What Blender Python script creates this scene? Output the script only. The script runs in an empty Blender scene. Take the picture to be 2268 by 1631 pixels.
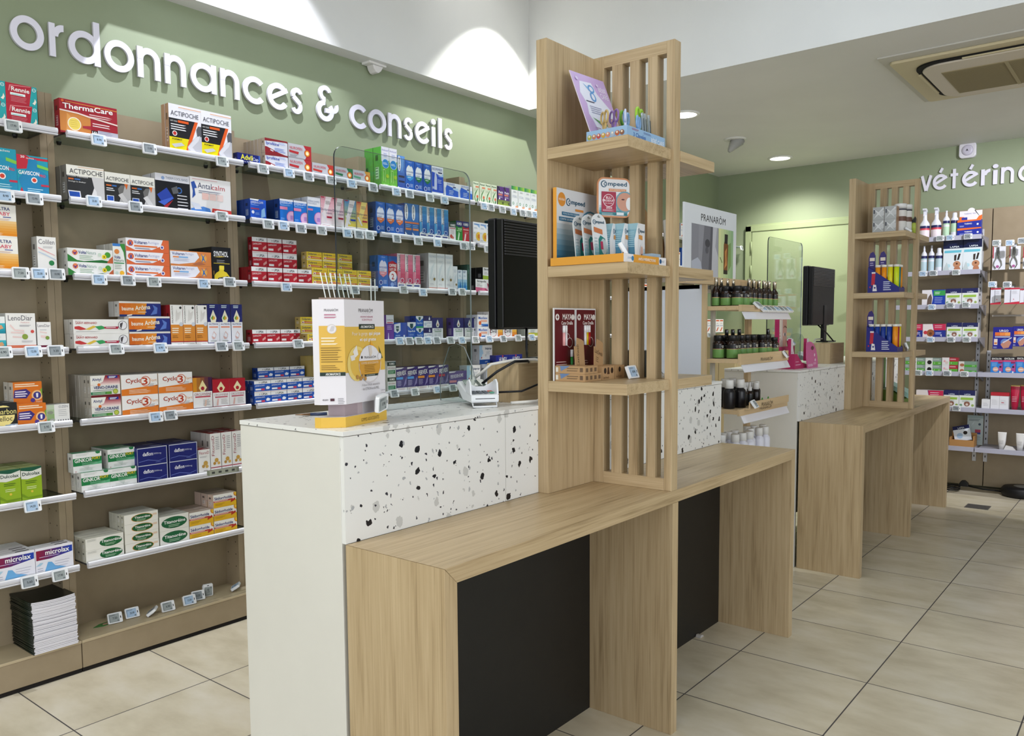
import bpy, math, random
from mathutils import Matrix, Vector
random.seed(7)
PI = math.pi
SC = bpy.context.scene
COL = SC.collection

# ------------------------------------------------------------------ camera
YAW, PITCH, ROLL, EYE = 0.681618, -0.0786459, -0.0080793, 1.2
_F = Vector((math.cos(YAW), math.sin(YAW), 0)); _R = Vector((math.sin(YAW), -math.cos(YAW), 0))
_F2 = _F * math.cos(PITCH) + Vector((0, 0, 1)) * math.sin(PITCH)
_U2 = _R.cross(_F2)
_R3 = _R * math.cos(ROLL) + _U2 * math.sin(ROLL)
_U3 = _U2 * math.cos(ROLL) - _R * math.sin(ROLL)
cam = bpy.data.objects.new('camera', bpy.data.cameras.new('camera'))
COL.objects.link(cam)
cam.matrix_world = Matrix(((_R3.x, _U3.x, -_F2.x, 0), (_R3.y, _U3.y, -_F2.y, 0), (_R3.z, _U3.z, -_F2.z, EYE), (0, 0, 0, 1)))
cam.data.sensor_width = 36
cam.data.lens = 1808.38 * 36 / 2268
cam.data.shift_x = (1134 - 1119.995) / 2268
cam.data.shift_y = (865.63 - 815.5) / 2268
cam.data.clip_start = 0.02
SC.camera = cam

# ------------------------------------------------------------------ world, exposure, lamps
SC.view_settings.view_transform = 'Standard'
SC.view_settings.look = 'None'
SC.view_settings.gamma = 1
SC.view_settings.use_curve_mapping = False
SC.view_settings.exposure = 0.0
W = bpy.data.worlds.new('world'); SC.world = W; W.use_nodes = True
W.node_tree.nodes['Background'].inputs[0].default_value = (0.80, 0.88, 1.0, 1)
W.node_tree.nodes['Background'].inputs[1].default_value = 0.75

def lamp(name, kind, loc, target, power, color=(1, 1, 1), size=0.1, size_y=None, cone=None, blend=0.3, spread=None):
    l = bpy.data.lights.new(name, kind); o = bpy.data.objects.new(name, l); COL.objects.link(o)
    o.location = loc
    d = Vector(target) - Vector(loc)
    o.rotation_euler = d.to_track_quat('-Z', 'Y').to_euler()
    l.energy = power; l.color = color
    if kind == 'AREA':
        if size_y: l.shape = 'RECTANGLE'; l.size = size; l.size_y = size_y
        else: l.shape = 'DISK'; l.size = size
        if spread: l.spread = spread
    else:
        l.shadow_soft_size = size
        if kind == 'SPOT': l.spot_size = cone; l.spot_blend = blend
    return o
ZC = 2.485          # lower ceiling
ZR = 3.15           # raised ceiling
# lamps of the raised ceiling: wall washers, and added fill lights with no visible fitting
lamp('washer_lamp', 'SPOT', (1.98, 2.66, 3.10), (1.98, 3.16, 1.0), 92, (.86, .88, 1), .015, cone=1.5, blend=.35)
lamp('washer_lamp', 'SPOT', (3.62, 2.66, 3.10), (3.62, 3.16, 1.0), 92, (.97, .98, .93), .015, cone=1.5, blend=.35)
lamp('soffit_lamp', 'SPOT', (3.40, 2.45, 3.12), (3.42, 3.02, 2.95), 3.5, (1, 1, 1), .03, cone=1.5, blend=1)
lamp('ceiling_fill_lamp', 'AREA', (2.6, 1.0, 3.13), (2.6, 1.0, 0), 15, (.72, .85, 1), 1.6, 1.6)  # added unseen area light, gives the recess its cool brightness
lamp('ceiling_fill_lamp', 'AREA', (0.4, 1.6, ZC - .02), (0.4, 1.6, 0), 14, (1, .99, .97), .5)  # added unseen fill under the lower ceiling
lamp('shopfront_daylight', 'AREA', (0.6, -3.2, 1.7), (2.6, 1.5, 1.1), 84, (.93, .96, 1), 3.2, 2.2)
lamp('shopfront_daylight', 'AREA', (-2.6, 0.6, 1.6), (1.5, 1.8, 1.0), 50, (.94, .96, 1), 2.4, 2.2)
lamp('downlight_lamp', 'SPOT', (4.665, 2.36, ZC - .03), (4.665, 2.36, 0), 40, (1, .99, .94), .07, cone=2.3, blend=.6)
lamp('downlight_lamp', 'SPOT', (6.355, 2.40, ZC - .03), (6.42, 2.40, 0), 75, (1, .99, .92), .07, cone=2.5, blend=.8)
lamp('gimbal_lamp', 'SPOT', (5.44, 2.44, ZC - .03), (4.7, 3.1, 1.5), 24, (.93, .93, 1), .03, cone=1.6, blend=.6)
lamp('back_shelf_lamp', 'SPOT', (5.3, 0.1, ZC - .03), (6.7, 1.0, 1.3), 125, (.93, .93, 1), .03, cone=1.5, blend=.7)
lamp('low_sun', 'SPOT', (7.6, -4.6, 1.75), (4.80, 1.25, 1.50), 900, (1, .68, .28), .05, cone=math.radians(4.6), blend=.25)
lamp('low_sun', 'SPOT', (6.3, -3.4, 2.2), (3.72, 1.50, 1.30), 160, (1, .80, .50), .03, cone=math.radians(6.5), blend=.3)

# ------------------------------------------------------------------ materials
def lin(h):
    h = h.lstrip('#'); c = [int(h[i:i + 2], 16) / 255 for i in (0, 2, 4)]
    return tuple((x / 12.92 if x <= .04045 else ((x + .055) / 1.055) ** 2.4) for x in c) + (1,)
_M = {}
def M(hexc, rough=.42, metal=0.0, spec=.4, key=None):
    k = (hexc, rough, metal)
    if k in _M: return _M[k]
    m = bpy.data.materials.new('paint_' + hexc); m.use_nodes = True
    b = m.node_tree.nodes['Principled BSDF']
    b.inputs['Base Color'].default_value = lin(hexc); b.inputs['Roughness'].default_value = rough
    b.inputs['Metallic'].default_value = metal; b.inputs['Specular IOR Level'].default_value = spec
    _M[k] = m
    return m
def nt(name):
    m = bpy.data.materials.new(name); m.use_nodes = True
    n = m.node_tree.nodes; l = m.node_tree.links
    return m, n, l, n['Principled BSDF']
def coords(n, l, scale=(1, 1, 1), kind='Object'):
    t = n.new('ShaderNodeTexCoord'); mp = n.new('ShaderNodeMapping')
    mp.inputs['Scale'].default_value = scale
    l.new(t.outputs[kind], mp.inputs['Vector']); return mp.outputs[0]
def ramp(n, l, fac, stops):
    r = n.new('ShaderNodeValToRGB'); e = r.color_ramp.elements
    e[0].position, e[0].color = stops[0]; e[1].position, e[1].color = stops[-1]
    for p, c in stops[1:-1]:
        x = e.new(p); x.color = c
    l.new(fac, r.inputs[0]); return r.outputs[0]
def wood(name, axis, base='b59e7a', dark='8c7654', tint=1.0):
    m, n, l, b = nt(name)
    sc = [42, 42, 42]; sc[axis] = 1.6
    v = coords(n, l, sc)
    a = n.new('ShaderNodeTexNoise'); a.inputs['Scale'].default_value = 1.6; a.inputs['Detail'].default_value = 6; a.inputs['Distortion'].default_value = .5
    l.new(v, a.inputs['Vector'])
    sc2 = [7, 7, 7]; sc2[axis] = .55
    v2 = coords(n, l, sc2)
    c = n.new('ShaderNodeTexNoise'); c.inputs['Scale'].default_value = 1.3; c.inputs['Detail'].default_value = 3; c.inputs['Distortion'].default_value = 1.2
    l.new(v2, c.inputs['Vector'])
    sc3 = [260, 260, 260]; sc3[axis] = 6
    v3 = coords(n, l, sc3)
    f = n.new('ShaderNodeTexNoise'); f.inputs['Scale'].default_value = 1.0; f.inputs['Detail'].default_value = 2
    l.new(v3, f.inputs['Vector'])
    mx = n.new('ShaderNodeMath'); mx.operation = 'MULTIPLY_ADD'; mx.inputs[1].default_value = .55
    l.new(a.outputs[0], mx.inputs[0])
    ad = n.new('ShaderNodeMath'); ad.operation = 'MULTIPLY'; ad.inputs[1].default_value = .45
    l.new(c.outputs[0], ad.inputs[0]); l.new(ad.outputs[0], mx.inputs[2])
    m3 = n.new('ShaderNodeMath'); m3.operation = 'MULTIPLY_ADD'; m3.inputs[1].default_value = .42; 
    l.new(f.outputs[0], m3.inputs[0]); l.new(mx.outputs[0], m3.inputs[2])
    col = ramp(n, l, m3.outputs[0], [(.46, lin(dark)), (.66, lin(base)), (.86, lin('c4ae8a'))])
    l.new(col, b.inputs['Base Color']); b.inputs['Roughness'].default_value = .38; b.inputs['Specular IOR Level'].default_value = .35
    return m
WX, WY, WZ = wood('oak_laminate_x', 0), wood('oak_laminate_y', 1), wood('oak_laminate_z', 2)

def terrazzo():
    m, n, l, b = nt('terrazzo')
    v = coords(n, l)
    ds = n.new('ShaderNodeTexNoise'); ds.inputs['Scale'].default_value = 70; ds.inputs['Detail'].default_value = 2
    l.new(v, ds.inputs['Vector'])
    mixv = n.new('ShaderNodeMixRGB'); mixv.blend_type = 'LINEAR_LIGHT'; mixv.inputs[0].default_value = .009
    l.new(v, mixv.inputs[1]); l.new(ds.outputs['Color'], mixv.inputs[2])
    cur = None
    base = lin('e9e9e6')
    for sc, thr, rad, colr in ((30, .62, .30, 'c9c9c6'), (52, .70, .25, 'aeb0b2'), (38, .72, .27, '14141c'), (85, .80, .24, '33333d')):
        vo = n.new('ShaderNodeTexVoronoi'); vo.feature = 'F1'; vo.inputs['Scale'].default_value = sc; vo.inputs['Randomness'].default_value = 1
        mp = n.new('ShaderNodeMapping'); mp.inputs['Location'].default_value = (sc * .37, sc * .11, sc * .71); mp.inputs['Scale'].default_value = (1, 1, .8)
        l.new(mixv.outputs[0], mp.inputs[0]); l.new(mp.outputs[0], vo.inputs['Vector'])
        sp = n.new('ShaderNodeSeparateColor'); l.new(vo.outputs['Color'], sp.inputs[0])
        g = n.new('ShaderNodeMath'); g.operation = 'GREATER_THAN'; g.inputs[1].default_value = thr; l.new(sp.outputs[0], g.inputs[0])
        rr = n.new('ShaderNodeMath'); rr.operation = 'MULTIPLY_ADD'; rr.inputs[1].default_value = rad * .8; rr.inputs[2].default_value = rad * .35; l.new(sp.outputs[1], rr.inputs[0])
        lt = n.new('ShaderNodeMath'); lt.operation = 'LESS_THAN'; l.new(vo.outputs['Distance'], lt.inputs[0]); l.new(rr.outputs[0], lt.inputs[1])
        mu = n.new('ShaderNodeMath'); mu.operation = 'MULTIPLY'; l.new(g.outputs[0], mu.inputs[0]); l.new(lt.outputs[0], mu.inputs[1])
        mx = n.new('ShaderNodeMixRGB'); l.new(mu.outputs[0], mx.inputs[0])
        if cur is None: mx.inputs[1].default_value = base
        else: l.new(cur, mx.inputs[1])
        mx.inputs[2].default_value = lin(colr); cur = mx.outputs[0]
    l.new(cur, b.inputs['Base Color']); b.inputs['Roughness'].default_value = .3
    return m
TERR = terrazzo()

def tiles():
    m, n, l, b = nt('floor_tiles')
    v = coords(n, l)
    sp = n.new('ShaderNodeSeparateXYZ'); l.new(v, sp.inputs[0])
    def line(out, off, pitch, w):
        a = n.new('ShaderNodeMath'); a.operation = 'ADD'; a.inputs[1].default_value = 40 * pitch - off + w / 2; l.new(out, a.inputs[0])
        d = n.new('ShaderNodeMath'); d.operation = 'DIVIDE'; d.inputs[1].default_value = pitch; l.new(a.outputs[0], d.inputs[0])
        f = n.new('ShaderNodeMath'); f.operation = 'FRACT'; l.new(d.outputs[0], f.inputs[0])
        t = n.new('ShaderNodeMath'); t.operation = 'LESS_THAN'; t.inputs[1].default_value = w / pitch; l.new(f.outputs[0], t.inputs[0])
        fl = n.new('ShaderNodeMath'); fl.operation = 'FLOOR'; l.new(d.outputs[0], fl.inputs[0])
        return t.outputs[0], fl.outputs[0]
    lx, ix = line(sp.outputs[0], 1.0142, .4493, .0042); ly, iy = line(sp.outputs[1], .2927, .4419, .0042)
    mx = n.new('ShaderNodeMath'); mx.operation = 'MAXIMUM'; l.new(lx, mx.inputs[0]); l.new(ly, mx.inputs[1])
    cb = n.new('ShaderNodeCombineXYZ'); l.new(ix, cb.inputs[0]); l.new(iy, cb.inputs[1])
    wn = n.new('ShaderNodeTexWhiteNoise'); wn.noise_dimensions = '3D'; l.new(cb.outputs[0], wn.inputs[0])
    ad = n.new('ShaderNodeVectorMath'); ad.operation = 'MULTIPLY_ADD'; ad.inputs[1].default_value = (9, 9, 9); l.new(wn.outputs['Color'], ad.inputs[0]); l.new(v, ad.inputs[2])
    mp = n.new('ShaderNodeMapping'); mp.inputs['Scale'].default_value = (5.5, 2.6, 3); l.new(ad.outputs[0], mp.inputs[0])
    no = n.new('ShaderNodeTexNoise'); no.inputs['Scale'].default_value = 1.5; no.inputs['Detail'].default_value = 5; no.inputs['Roughness'].default_value = .55
    l.new(mp.outputs[0], no.inputs['Vector'])
    c = ramp(n, l, no.outputs[0], [(.3, lin('c6bba2')), (.5, lin('d6ccb4')), (.72, lin('e0d8c6'))])
    mm = n.new('ShaderNodeMixRGB'); l.new(mx.outputs[0], mm.inputs[0]); l.new(c, mm.inputs[1]); mm.inputs[2].default_value = lin('4c4745')
    l.new(mm.outputs[0], b.inputs['Base Color'])
    r = n.new('ShaderNodeMath'); r.operation = 'MULTIPLY_ADD'; r.inputs[1].default_value = .45; r.inputs[2].default_value = .27; l.new(mx.outputs[0], r.inputs[0]); l.new(r.outputs[0], b.inputs['Roughness'])
    return m
TILES = tiles()

def mottled(name, a, bcol, scale=9, rough=.55, amt=(.35, .7)):
    m, n, l, b = nt(name)
    v = coords(n, l)
    no = n.new('ShaderNodeTexNoise'); no.inputs['Scale'].default_value = scale; no.inputs['Detail'].default_value = 4; l.new(v, no.inputs['Vector'])
    l.new(ramp(n, l, no.outputs[0], [(amt[0], lin(a)), (amt[1], lin(bcol))]), b.inputs['Base Color']); b.inputs['Roughness'].default_value = rough
    bp = n.new('ShaderNodeBump'); bp.inputs['Strength'].default_value = .05; bp.inputs['Distance'].default_value = .002
    n2 = n.new('ShaderNodeTexNoise'); n2.inputs['Scale'].default_value = 260; l.new(v, n2.inputs['Vector']); l.new(n2.outputs[0], bp.inputs['Height']); l.new(bp.outputs[0], b.inputs['Normal'])
    return m
GREEN = mottled('green_wall_paint', '8f9a7d', '929d80', 3, .6)
WHITEP = mottled('white_ceiling_paint', 'dfdfdc', 'e3e3e0', 3, .6)
BEIGE = mottled('beige_laminate', '96866c', '9c8c72', 14, .5)
CREAM = mottled('white_laminate', 'dddbd3', 'e0ded6', 5, .35)
BLACKL = mottled('black_laminate', '0e0d0c', '12110f', 20, .5)

def clear(name, tint='ffffff', gloss=.06, rough=.02):
    m = bpy.data.materials.new(name); m.use_nodes = True; n = m.node_tree.nodes; l = m.node_tree.links
    n.clear(); o = n.new('ShaderNodeOutputMaterial'); t = n.new('ShaderNodeBsdfTransparent'); g = n.new('ShaderNodeBsdfGlossy'); mx = n.new('ShaderNodeMixShader')
    t.inputs[0].default_value = lin(tint); g.inputs['Roughness'].default_value = rough
    f = n.new('ShaderNodeLayerWeight'); f.inputs[0].default_value = .5
    pw = n.new('ShaderNodeMath'); pw.operation = 'POWER'; pw.inputs[1].default_value = 4; l.new(f.outputs['Facing'], pw.inputs[0])
    ma = n.new('ShaderNodeMath'); ma.operation = 'MULTIPLY_ADD'; ma.inputs[1].default_value = .5; ma.inputs[2].default_value = .035; l.new(pw.outputs[0], ma.inputs[0])
    l.new(ma.outputs[0], mx.inputs[0]); l.new(t.outputs[0], mx.inputs[1]); l.new(g.outputs[0], mx.inputs[2]); l.new(mx.outputs[0], o.inputs[0])
    return m
PLEXI = clear('clear_acrylic', 'f1f5f4'); SHELFGLASS = clear('shelf_glass', 'cfdcd6'); WRAP = clear('clear_wrap', 'e8ecee', rough=.15)
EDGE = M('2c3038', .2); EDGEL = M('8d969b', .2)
def emis(name, hexc, s):
    m = bpy.data.materials.new(name); m.use_nodes = True; b = m.node_tree.nodes['Principled BSDF']
    b.inputs['Base Color'].default_value = lin(hexc); b.inputs['Emission Color'].default_value = lin(hexc); b.inputs['Emission Strength'].default_value = s
    return m
GLOW = emis('lit_diffuser', 'fffdf4', 6)

# ------------------------------------------------------------------ mesh helpers
class MB:
    def __init__(s): s.v = []; s.f = []; s.m = []; s.mats = []; s.sm = []
    def mi(s, m):
        if m not in s.mats: s.mats.append(m)
        return s.mats.index(m)
    def face(s, pts, m, smooth=False):
        b = len(s.v); s.v.extend([tuple(p) for p in pts]); s.f.append(list(range(b, b + len(pts)))); s.m.append(s.mi(m)); s.sm.append(smooth)
    def box(s, x0, y0, z0, x1, y1, z1, m, faces=None, T=None):
        c = [(x0, y0, z0), (x1, y0, z0), (x1, y1, z0), (x0, y1, z0), (x0, y0, z1), (x1, y0, z1), (x1, y1, z1), (x0, y1, z1)]
        if T is not None: c = [tuple(T @ Vector(p)) for p in c]
        b = len(s.v); s.v.extend(c)
        for k, q in (('b', (0, 3, 2, 1)), ('t', (4, 5, 6, 7)), ('f', (0, 1, 5, 4)), ('k', (2, 3, 7, 6)), ('l', (3, 0, 4, 7)), ('r', (1, 2, 6, 5))):
            s.f.append([b + i for i in q]); s.sm.append(False)
            s.m.append(s.mi(faces[k] if faces and k in faces else m))
        return s
    def prism(s, pts, y0, y1, m, plane='xz', cap=None, T=None):
        """polygon pts in a plane, extruded along the third axis"""
        def P(a, b, c):
            p = {'xz': (a, c, b), 'xy': (a, b, c), 'yz': (c, a, b)}[plane]
            return tuple(T @ Vector(p)) if T is not None else p
        n = len(pts); b = len(s.v)
        s.v.extend([P(a, c, y0) for a, c in pts] + [P(a, c, y1) for a, c in pts])
        area = sum(pts[i][0] * pts[(i + 1) % n][1] - pts[(i + 1) % n][0] * pts[i][1] for i in range(n))
        flip = (area > 0) ^ (plane == 'xz')
        A = list(range(b, b + n)); B = list(range(b + n, b + 2 * n))
        s.f.append(A[::-1] if flip else A); s.m.append(s.mi(cap or m)); s.sm.append(False)
        s.f.append(B if flip else B[::-1]); s.m.append(s.mi(cap or m)); s.sm.append(False)
        for i in range(n):
            j = (i + 1) % n
            q = [b + i, b + j, b + n + j, b + n + i]
            s.f.append(q if flip else q[::-1]); s.m.append(s.mi(m)); s.sm.append(False)
        return s
    def lathe(s, cx, cy, prof, m, n=20, T=None, z0=0):
        """prof: (r, z[, material of the band up to the next point])"""
        b = len(s.v); k = len(prof)
        for p in prof:
            for i in range(n):
                a = 2 * PI * i / n; q = (cx + p[0] * math.cos(a), cy + p[0] * math.sin(a), z0 + p[1])
                s.v.append(tuple(T @ Vector(q)) if T is not None else q)
        for j in range(k - 1):
            mm = prof[j][2] if len(prof[j]) > 2 else m
            for i in range(n):
                i2 = (i + 1) % n
                s.f.append([b + j * n + i, b + j * n + i2, b + (j + 1) * n + i2, b + (j + 1) * n + i]); s.m.append(s.mi(mm)); s.sm.append(True)
        s.f.append([b + i for i in range(n)][::-1]); s.m.append(s.mi(prof[0][2] if len(prof[0]) > 2 else m)); s.sm.append(False)
        s.f.append([b + (k - 1) * n + i for i in range(n)]); s.m.append(s.mi(prof[-1][2] if len(prof[-1]) > 2 else m)); s.sm.append(False)
        return s
    def tube(s, pts, r, m, n=8, closed=False):
        P = [Vector(p) for p in pts]; k = len(P); b = len(s.v); up = Vector((0, 0, 1))
        prev = None
        for i, p in enumerate(P):
            if closed: t = P[(i + 1) % k] - P[i - 1]
            else: t = P[min(i + 1, k - 1)] - P[max(i - 1, 0)]
            t.normalize()
            a = prev if prev is not None else (up.cross(t) if abs(t.z) < .95 else Vector((1, 0, 0)).cross(t))
            a = (a - t * a.dot(t)); a.normalize(); prev = a; c = t.cross(a)
            rr = r[i] if isinstance(r, (list, tuple)) else r
            for j in range(n):
                g = 2 * PI * j / n; s.v.append(tuple(p + a * (rr * math.cos(g)) + c * (rr * math.sin(g))))
        for i in range(k if closed else k - 1):
            i2 = (i + 1) % k
            for j in range(n):
                j2 = (j + 1) % n
                s.f.append([b + i * n + j, b + i * n + j2, b + i2 * n + j2, b + i2 * n + j]); s.m.append(s.mi(m)); s.sm.append(True)
        if not closed:
            s.f.append([b + j for j in range(n)][::-1]); s.m.append(s.mi(m)); s.sm.append(False)
            s.f.append([b + (k - 1) * n + j for j in range(n)]); s.m.append(s.mi(m)); s.sm.append(False)
        return s
    def mesh(s, name):
        me = bpy.data.meshes.new(name); me.from_pydata(s.v, [], s.f)
        for m in s.mats: me.materials.append(m)
        me.polygons.foreach_set('material_index', s.m); me.polygons.foreach_set('use_smooth', s.sm)
        me.update(); return me
    def obj(s, name, parent=None, loc=(0, 0, 0), rot=None, bevel=0):
        o = bpy.data.objects.new(name, s.mesh(name)); COL.objects.link(o); o.location = loc
        if rot: o.rotation_euler = rot
        if parent: o.parent = parent
        if bevel:
            b = o.modifiers.new('bevel', 'BEVEL'); b.width = bevel; b.segments = 2; b.limit_method = 'ANGLE'; b.harden_normals = False
        return o
def rrect(x0, z0, x1, z1, r, n=5):
    out = []
    for cx, cz, a0 in ((x1 - r, z1 - r, 0), (x0 + r, z1 - r, 90), (x0 + r, z0 + r, 180), (x1 - r, z0 + r, 270)):
        for i in range(n + 1):
            a = math.radians(a0 + 90 * i / n); out.append((cx + r * math.cos(a), cz + r * math.sin(a)))
    return out

LABELS = {}
def tag(o, label, cat, group=None):
    if label in LABELS: LABELS[label] += 1; print('DUPLABEL', label)
    else: LABELS[label] = 1
    n = len(label.split())
    if n > 16 or n < 4: print('LABELLEN', n, label)
    o['label'] = label; o['category'] = cat
    if group: o['group'] = group
    return o
def struct(o): o['kind'] = 'structure'; return o
def empty(name, loc=(0, 0, 0), rz=0):
    o = bpy.data.objects.new(name, None); COL.objects.link(o); o.location = loc; o.rotation_euler = (0, 0, rz); o.empty_display_size = .02
    return o
def copy_tree(o, parent=None):
    c = o.copy(); COL.objects.link(c)
    if parent: c.parent = parent
    for ch in o.children: copy_tree(ch, c)
    return c

# ------------------------------------------------------------------ printed faces
_T = {}
def text_geo(s, bold):
    k = (s, bold)
    if k not in _T:
        c = bpy.data.curves.new('lettering', 'FONT'); c.body = s; c.resolution_u = 2
        if bold: c.offset = .018
        o = bpy.data.objects.new('lettering', c); me = bpy.data.meshes.new_from_object(o)
        vs = [(v.co.x, v.co.y) for v in me.vertices]; fs = [list(p.vertices) for p in me.polygons]
        if vs:
            x0 = min(v[0] for v in vs); x1 = max(v[0] for v in vs); y0 = min(v[1] for v in vs); y1 = max(v[1] for v in vs)
            vs = [((x - x0) / max(1e-6, x1 - x0), (y - y0) / max(1e-6, y1 - y0)) for x, y in vs]
        _T[k] = (vs, fs)
        bpy.data.objects.remove(o); bpy.data.curves.remove(c); bpy.data.meshes.remove(me)
    return _T[k]
def clip(poly):
    for ax, lim, sgn in ((0, 0, 1), (0, 1, -1), (1, 0, 1), (1, 1, -1)):
        out = []
        for i in range(len(poly)):
            a, b = poly[i], poly[(i + 1) % len(poly)]
            ia, ib = sgn * (a[ax] - lim) >= 0, sgn * (b[ax] - lim) >= 0
            if ia: out.append(a)
            if ia != ib:
                t = (lim - a[ax]) / (b[ax] - a[ax]); out.append((a[0] + (b[0] - a[0]) * t, a[1] + (b[1] - a[1]) * t))
        poly = out
        if len(poly) < 3: return []
    return poly
def art(mb, org, ux, uz, w, h, items, step=.00012, rough=.42):
    """draws flat printed shapes on a face: org = lower left corner, ux/uz = unit vectors; 0..1 coordinates"""
    org, ux, uz = Vector(org), Vector(ux), Vector(uz); nr = ux.cross(uz)
    lay = 0
    def put(poly, col, off):
        p = clip(poly)
        if len(p) >= 3: mb.face([org + ux * (a * w) + uz * (b * h) + nr * off for a, b in p], M(col, rough))
    for it in items:
        lay += 1; off = step * lay; t = it[0]
        if t == 'r': put([(it[1], it[2]), (it[3], it[2]), (it[3], it[4]), (it[1], it[4])], it[5], off)
        elif t == 'p': put(it[1], it[2], off)
        elif t in 'ce':
            cx, cy = it[1], it[2]; rx, ry = (it[3] * h / w, it[3]) if t == 'c' else (it[3], it[4]); col = it[-1]
            put([(cx + rx * math.cos(2 * PI * i / 20), cy + ry * math.sin(2 * PI * i / 20)) for i in range(20)], col, off)
        elif t == 'g':      # stepped tint: x0,y0,x1,y1,colA,colB,n,axis
            _, x0, y0, x1, y1, ca, cb, n, ax = it
            A = [int(ca[i:i + 2], 16) for i in (0, 2, 4)]; B = [int(cb[i:i + 2], 16) for i in (0, 2, 4)]
            for i in range(n):
                f = i / max(1, n - 1); c = ''.join('%02x' % round(A[k] + (B[k] - A[k]) * f) for k in range(3))
                if ax == 'x': put([(x0 + (x1 - x0) * i / n, y0), (x0 + (x1 - x0) * (i + 1) / n, y0), (x0 + (x1 - x0) * (i + 1) / n, y1), (x0 + (x1 - x0) * i / n, y1)], c, off)
                else: put([(x0, y0 + (y1 - y0) * i / n), (x1, y0 + (y1 - y0) * i / n), (x1, y0 + (y1 - y0) * (i + 1) / n), (x0, y0 + (y1 - y0) * (i + 1) / n)], c, off)
        elif t == 'l':      # small print: x0,x1,ytop,n,dy,th,col
            _, x0, x1, y, n, dy, th, col = it
            rnd = random.Random(int(x0 * 991 + y * 77 + n))
            for i in range(n): put([(x0, y - i * dy - th), (x0 + (x1 - x0) * rnd.uniform(.7, 1), y - i * dy - th), (x0 + (x1 - x0) * rnd.uniform(.7, 1), y - i * dy), (x0, y - i * dy)], col, off)
        elif t == 't':
            s, x0, y0, x1, y1, col = it[1:7]; fl = it[7] if len(it) > 7 else ''
            vs, fs = text_geo(s, 'b' in fl); b = len(mb.v); mi = mb.mi(M(col, rough))
            for (a, c) in vs:
                if 'v' in fl: a, c = 1 - c, a
                elif 's' in fl: c = c + a * .35
                mb.v.append(tuple(org + ux * ((x0 + (x1 - x0) * a) * w) + uz * ((y0 + (y1 - y0) * c) * h) + nr * off))
            for f in fs: mb.f.append([b + i for i in f]); mb.m.append(mi); mb.sm.append(False)
    return mb
# ================================================================== the room
XB, YW = 6.80, 3.11
mb = MB(); mb.face([(-3.2, -5, 0), (8, -5, 0), (8, 3.3, 0), (-3.2, 3.3, 0)], TILES); struct(mb.obj('floor'))
struct(MB().box(-3.2, YW, 0, XB + .1, YW + .1, 3.3, GREEN).obj('wall_left'))
struct(MB().box(XB, -5, 0, XB + .1, YW, 3.3, GREEN).obj('wall_back'))
# lower ceiling with the raised recess
RX0, RX1, RY0, RY1 = 1.60, 3.965, -0.6, 3.02
mb = MB()
for x0, y0, x1, y1 in ((-3.2, -5, RX0, YW), (RX1, -5, XB, YW), (RX0, RY1, RX1, YW), (RX0, -5, RX1, RY0)):
    mb.box(x0, y0, ZC, x1, y1, ZC + .02, WHITEP)
struct(mb.obj('ceiling'))
mb = MB(); mb.box(RX0, RY0, ZR, RX1, RY1, ZR + .03, WHITEP)
struct(mb.obj('ceiling_raised'))
mb = MB()
mb.box(RX0, RY1, ZC + .02, RX1, RY1 + .02, ZR, WHITEP)
mb.box(RX1, RY0, ZC + .02, RX1 + .02, RY1 + .02, ZR, WHITEP)
mb.box(RX0 - .02, RY0, ZC + .02, RX0, RY1 + .02, ZR, WHITEP)
mb.box(RX0, RY0 - .02, ZC + .02, RX1, RY0, ZR, WHITEP)
struct(mb.obj('wall_recess'))

# door on the back wall
mb = MB()
DG = M('9aa67e', .5)
mb.box(XB - .012, 1.97, 0, XB, 2.845, 2.045, DG)
mb.box(XB - .03, 1.97, 1.985, XB - .012, 2.845, 2.03, DG)
mb.box(XB - .03, 2.795, 0, XB - .012, 2.845, 2.03, DG)
d = struct(mb.obj('door_1', bevel=.002))
mb = MB(); mb.box(XB - .022, 1.99, .01, XB - .0125, 2.788, 1.99, M('a2ae86', .5)); mb.obj('door_leaf', d)
mb = MB(); mb.box(XB - .0225, 1.97, 1.9905, XB - .0128, 2.788, 1.9945, M('4c5240', .8)); mb.obj('door_gap', d)
for z in (1.80, 1.60): MB().lathe(XB - .036, 2.79, [(.007, 0), (.007, .10)], M('8f9b74', .4), 10, z0=z).obj('hinge', d)

# ceiling fittings
def downlight(x, y, label, r=.075):
    t = tag(empty('downlight', (x, y, ZC)), label, 'ceiling light', 'round white downlights set in the lower ceiling')
    MB().lathe(0, 0, [(r + .018, 0), (r + .018, -.006), (r, -.008), (r, -.002)], M('eeeeea', .4), 28).obj('trim_ring', t)
    MB().lathe(0, 0, [(r, -.0045), (r * .98, -.0065)], GLOW, 28).obj('diffuser', t)
downlight(4.665, 2.36, 'lit round white downlight just right of the tall slatted oak stand')
downlight(6.355, 2.40, 'lit round white downlight close to the corner above the green door')
t = tag(empty('spotlight', (5.51, 2.40, ZC)), 'white swivelling ceiling spotlight tilted toward the wall between two round downlights', 'ceiling light')
MB().lathe(0, 0, [(.075, 0), (.075, -.005), (.055, -.008)], M('e6e6e2', .4), 28).obj('trim_ring', t)
mb = MB(); T = Matrix.Translation((0.0, 0, -.03)) @ Matrix.Rotation(math.radians(38), 4, Vector((.62, .78, 0)).normalized())
prof = [(.048, .045)]
for i in range(6): prof += [(.046 - i * .005, .03 - i * .016), (.051 - i * .006, .026 - i * .016)]
mb.lathe(0, 0, prof + [(.010, -.075)], M('a8a8a4', .4), 24, T=T); mb.obj('lamp_head', t)
t = tag(empty('motion_detector', (2.79, 3.075, ZC)), 'small white motion detector under the white soffit above the wall lettering', 'detector')
MB().box(-.055, -.03, -.012, .055, .03, 0, M('e8e6e2', .4)).obj('base_plate', t, bevel=.003)
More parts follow.
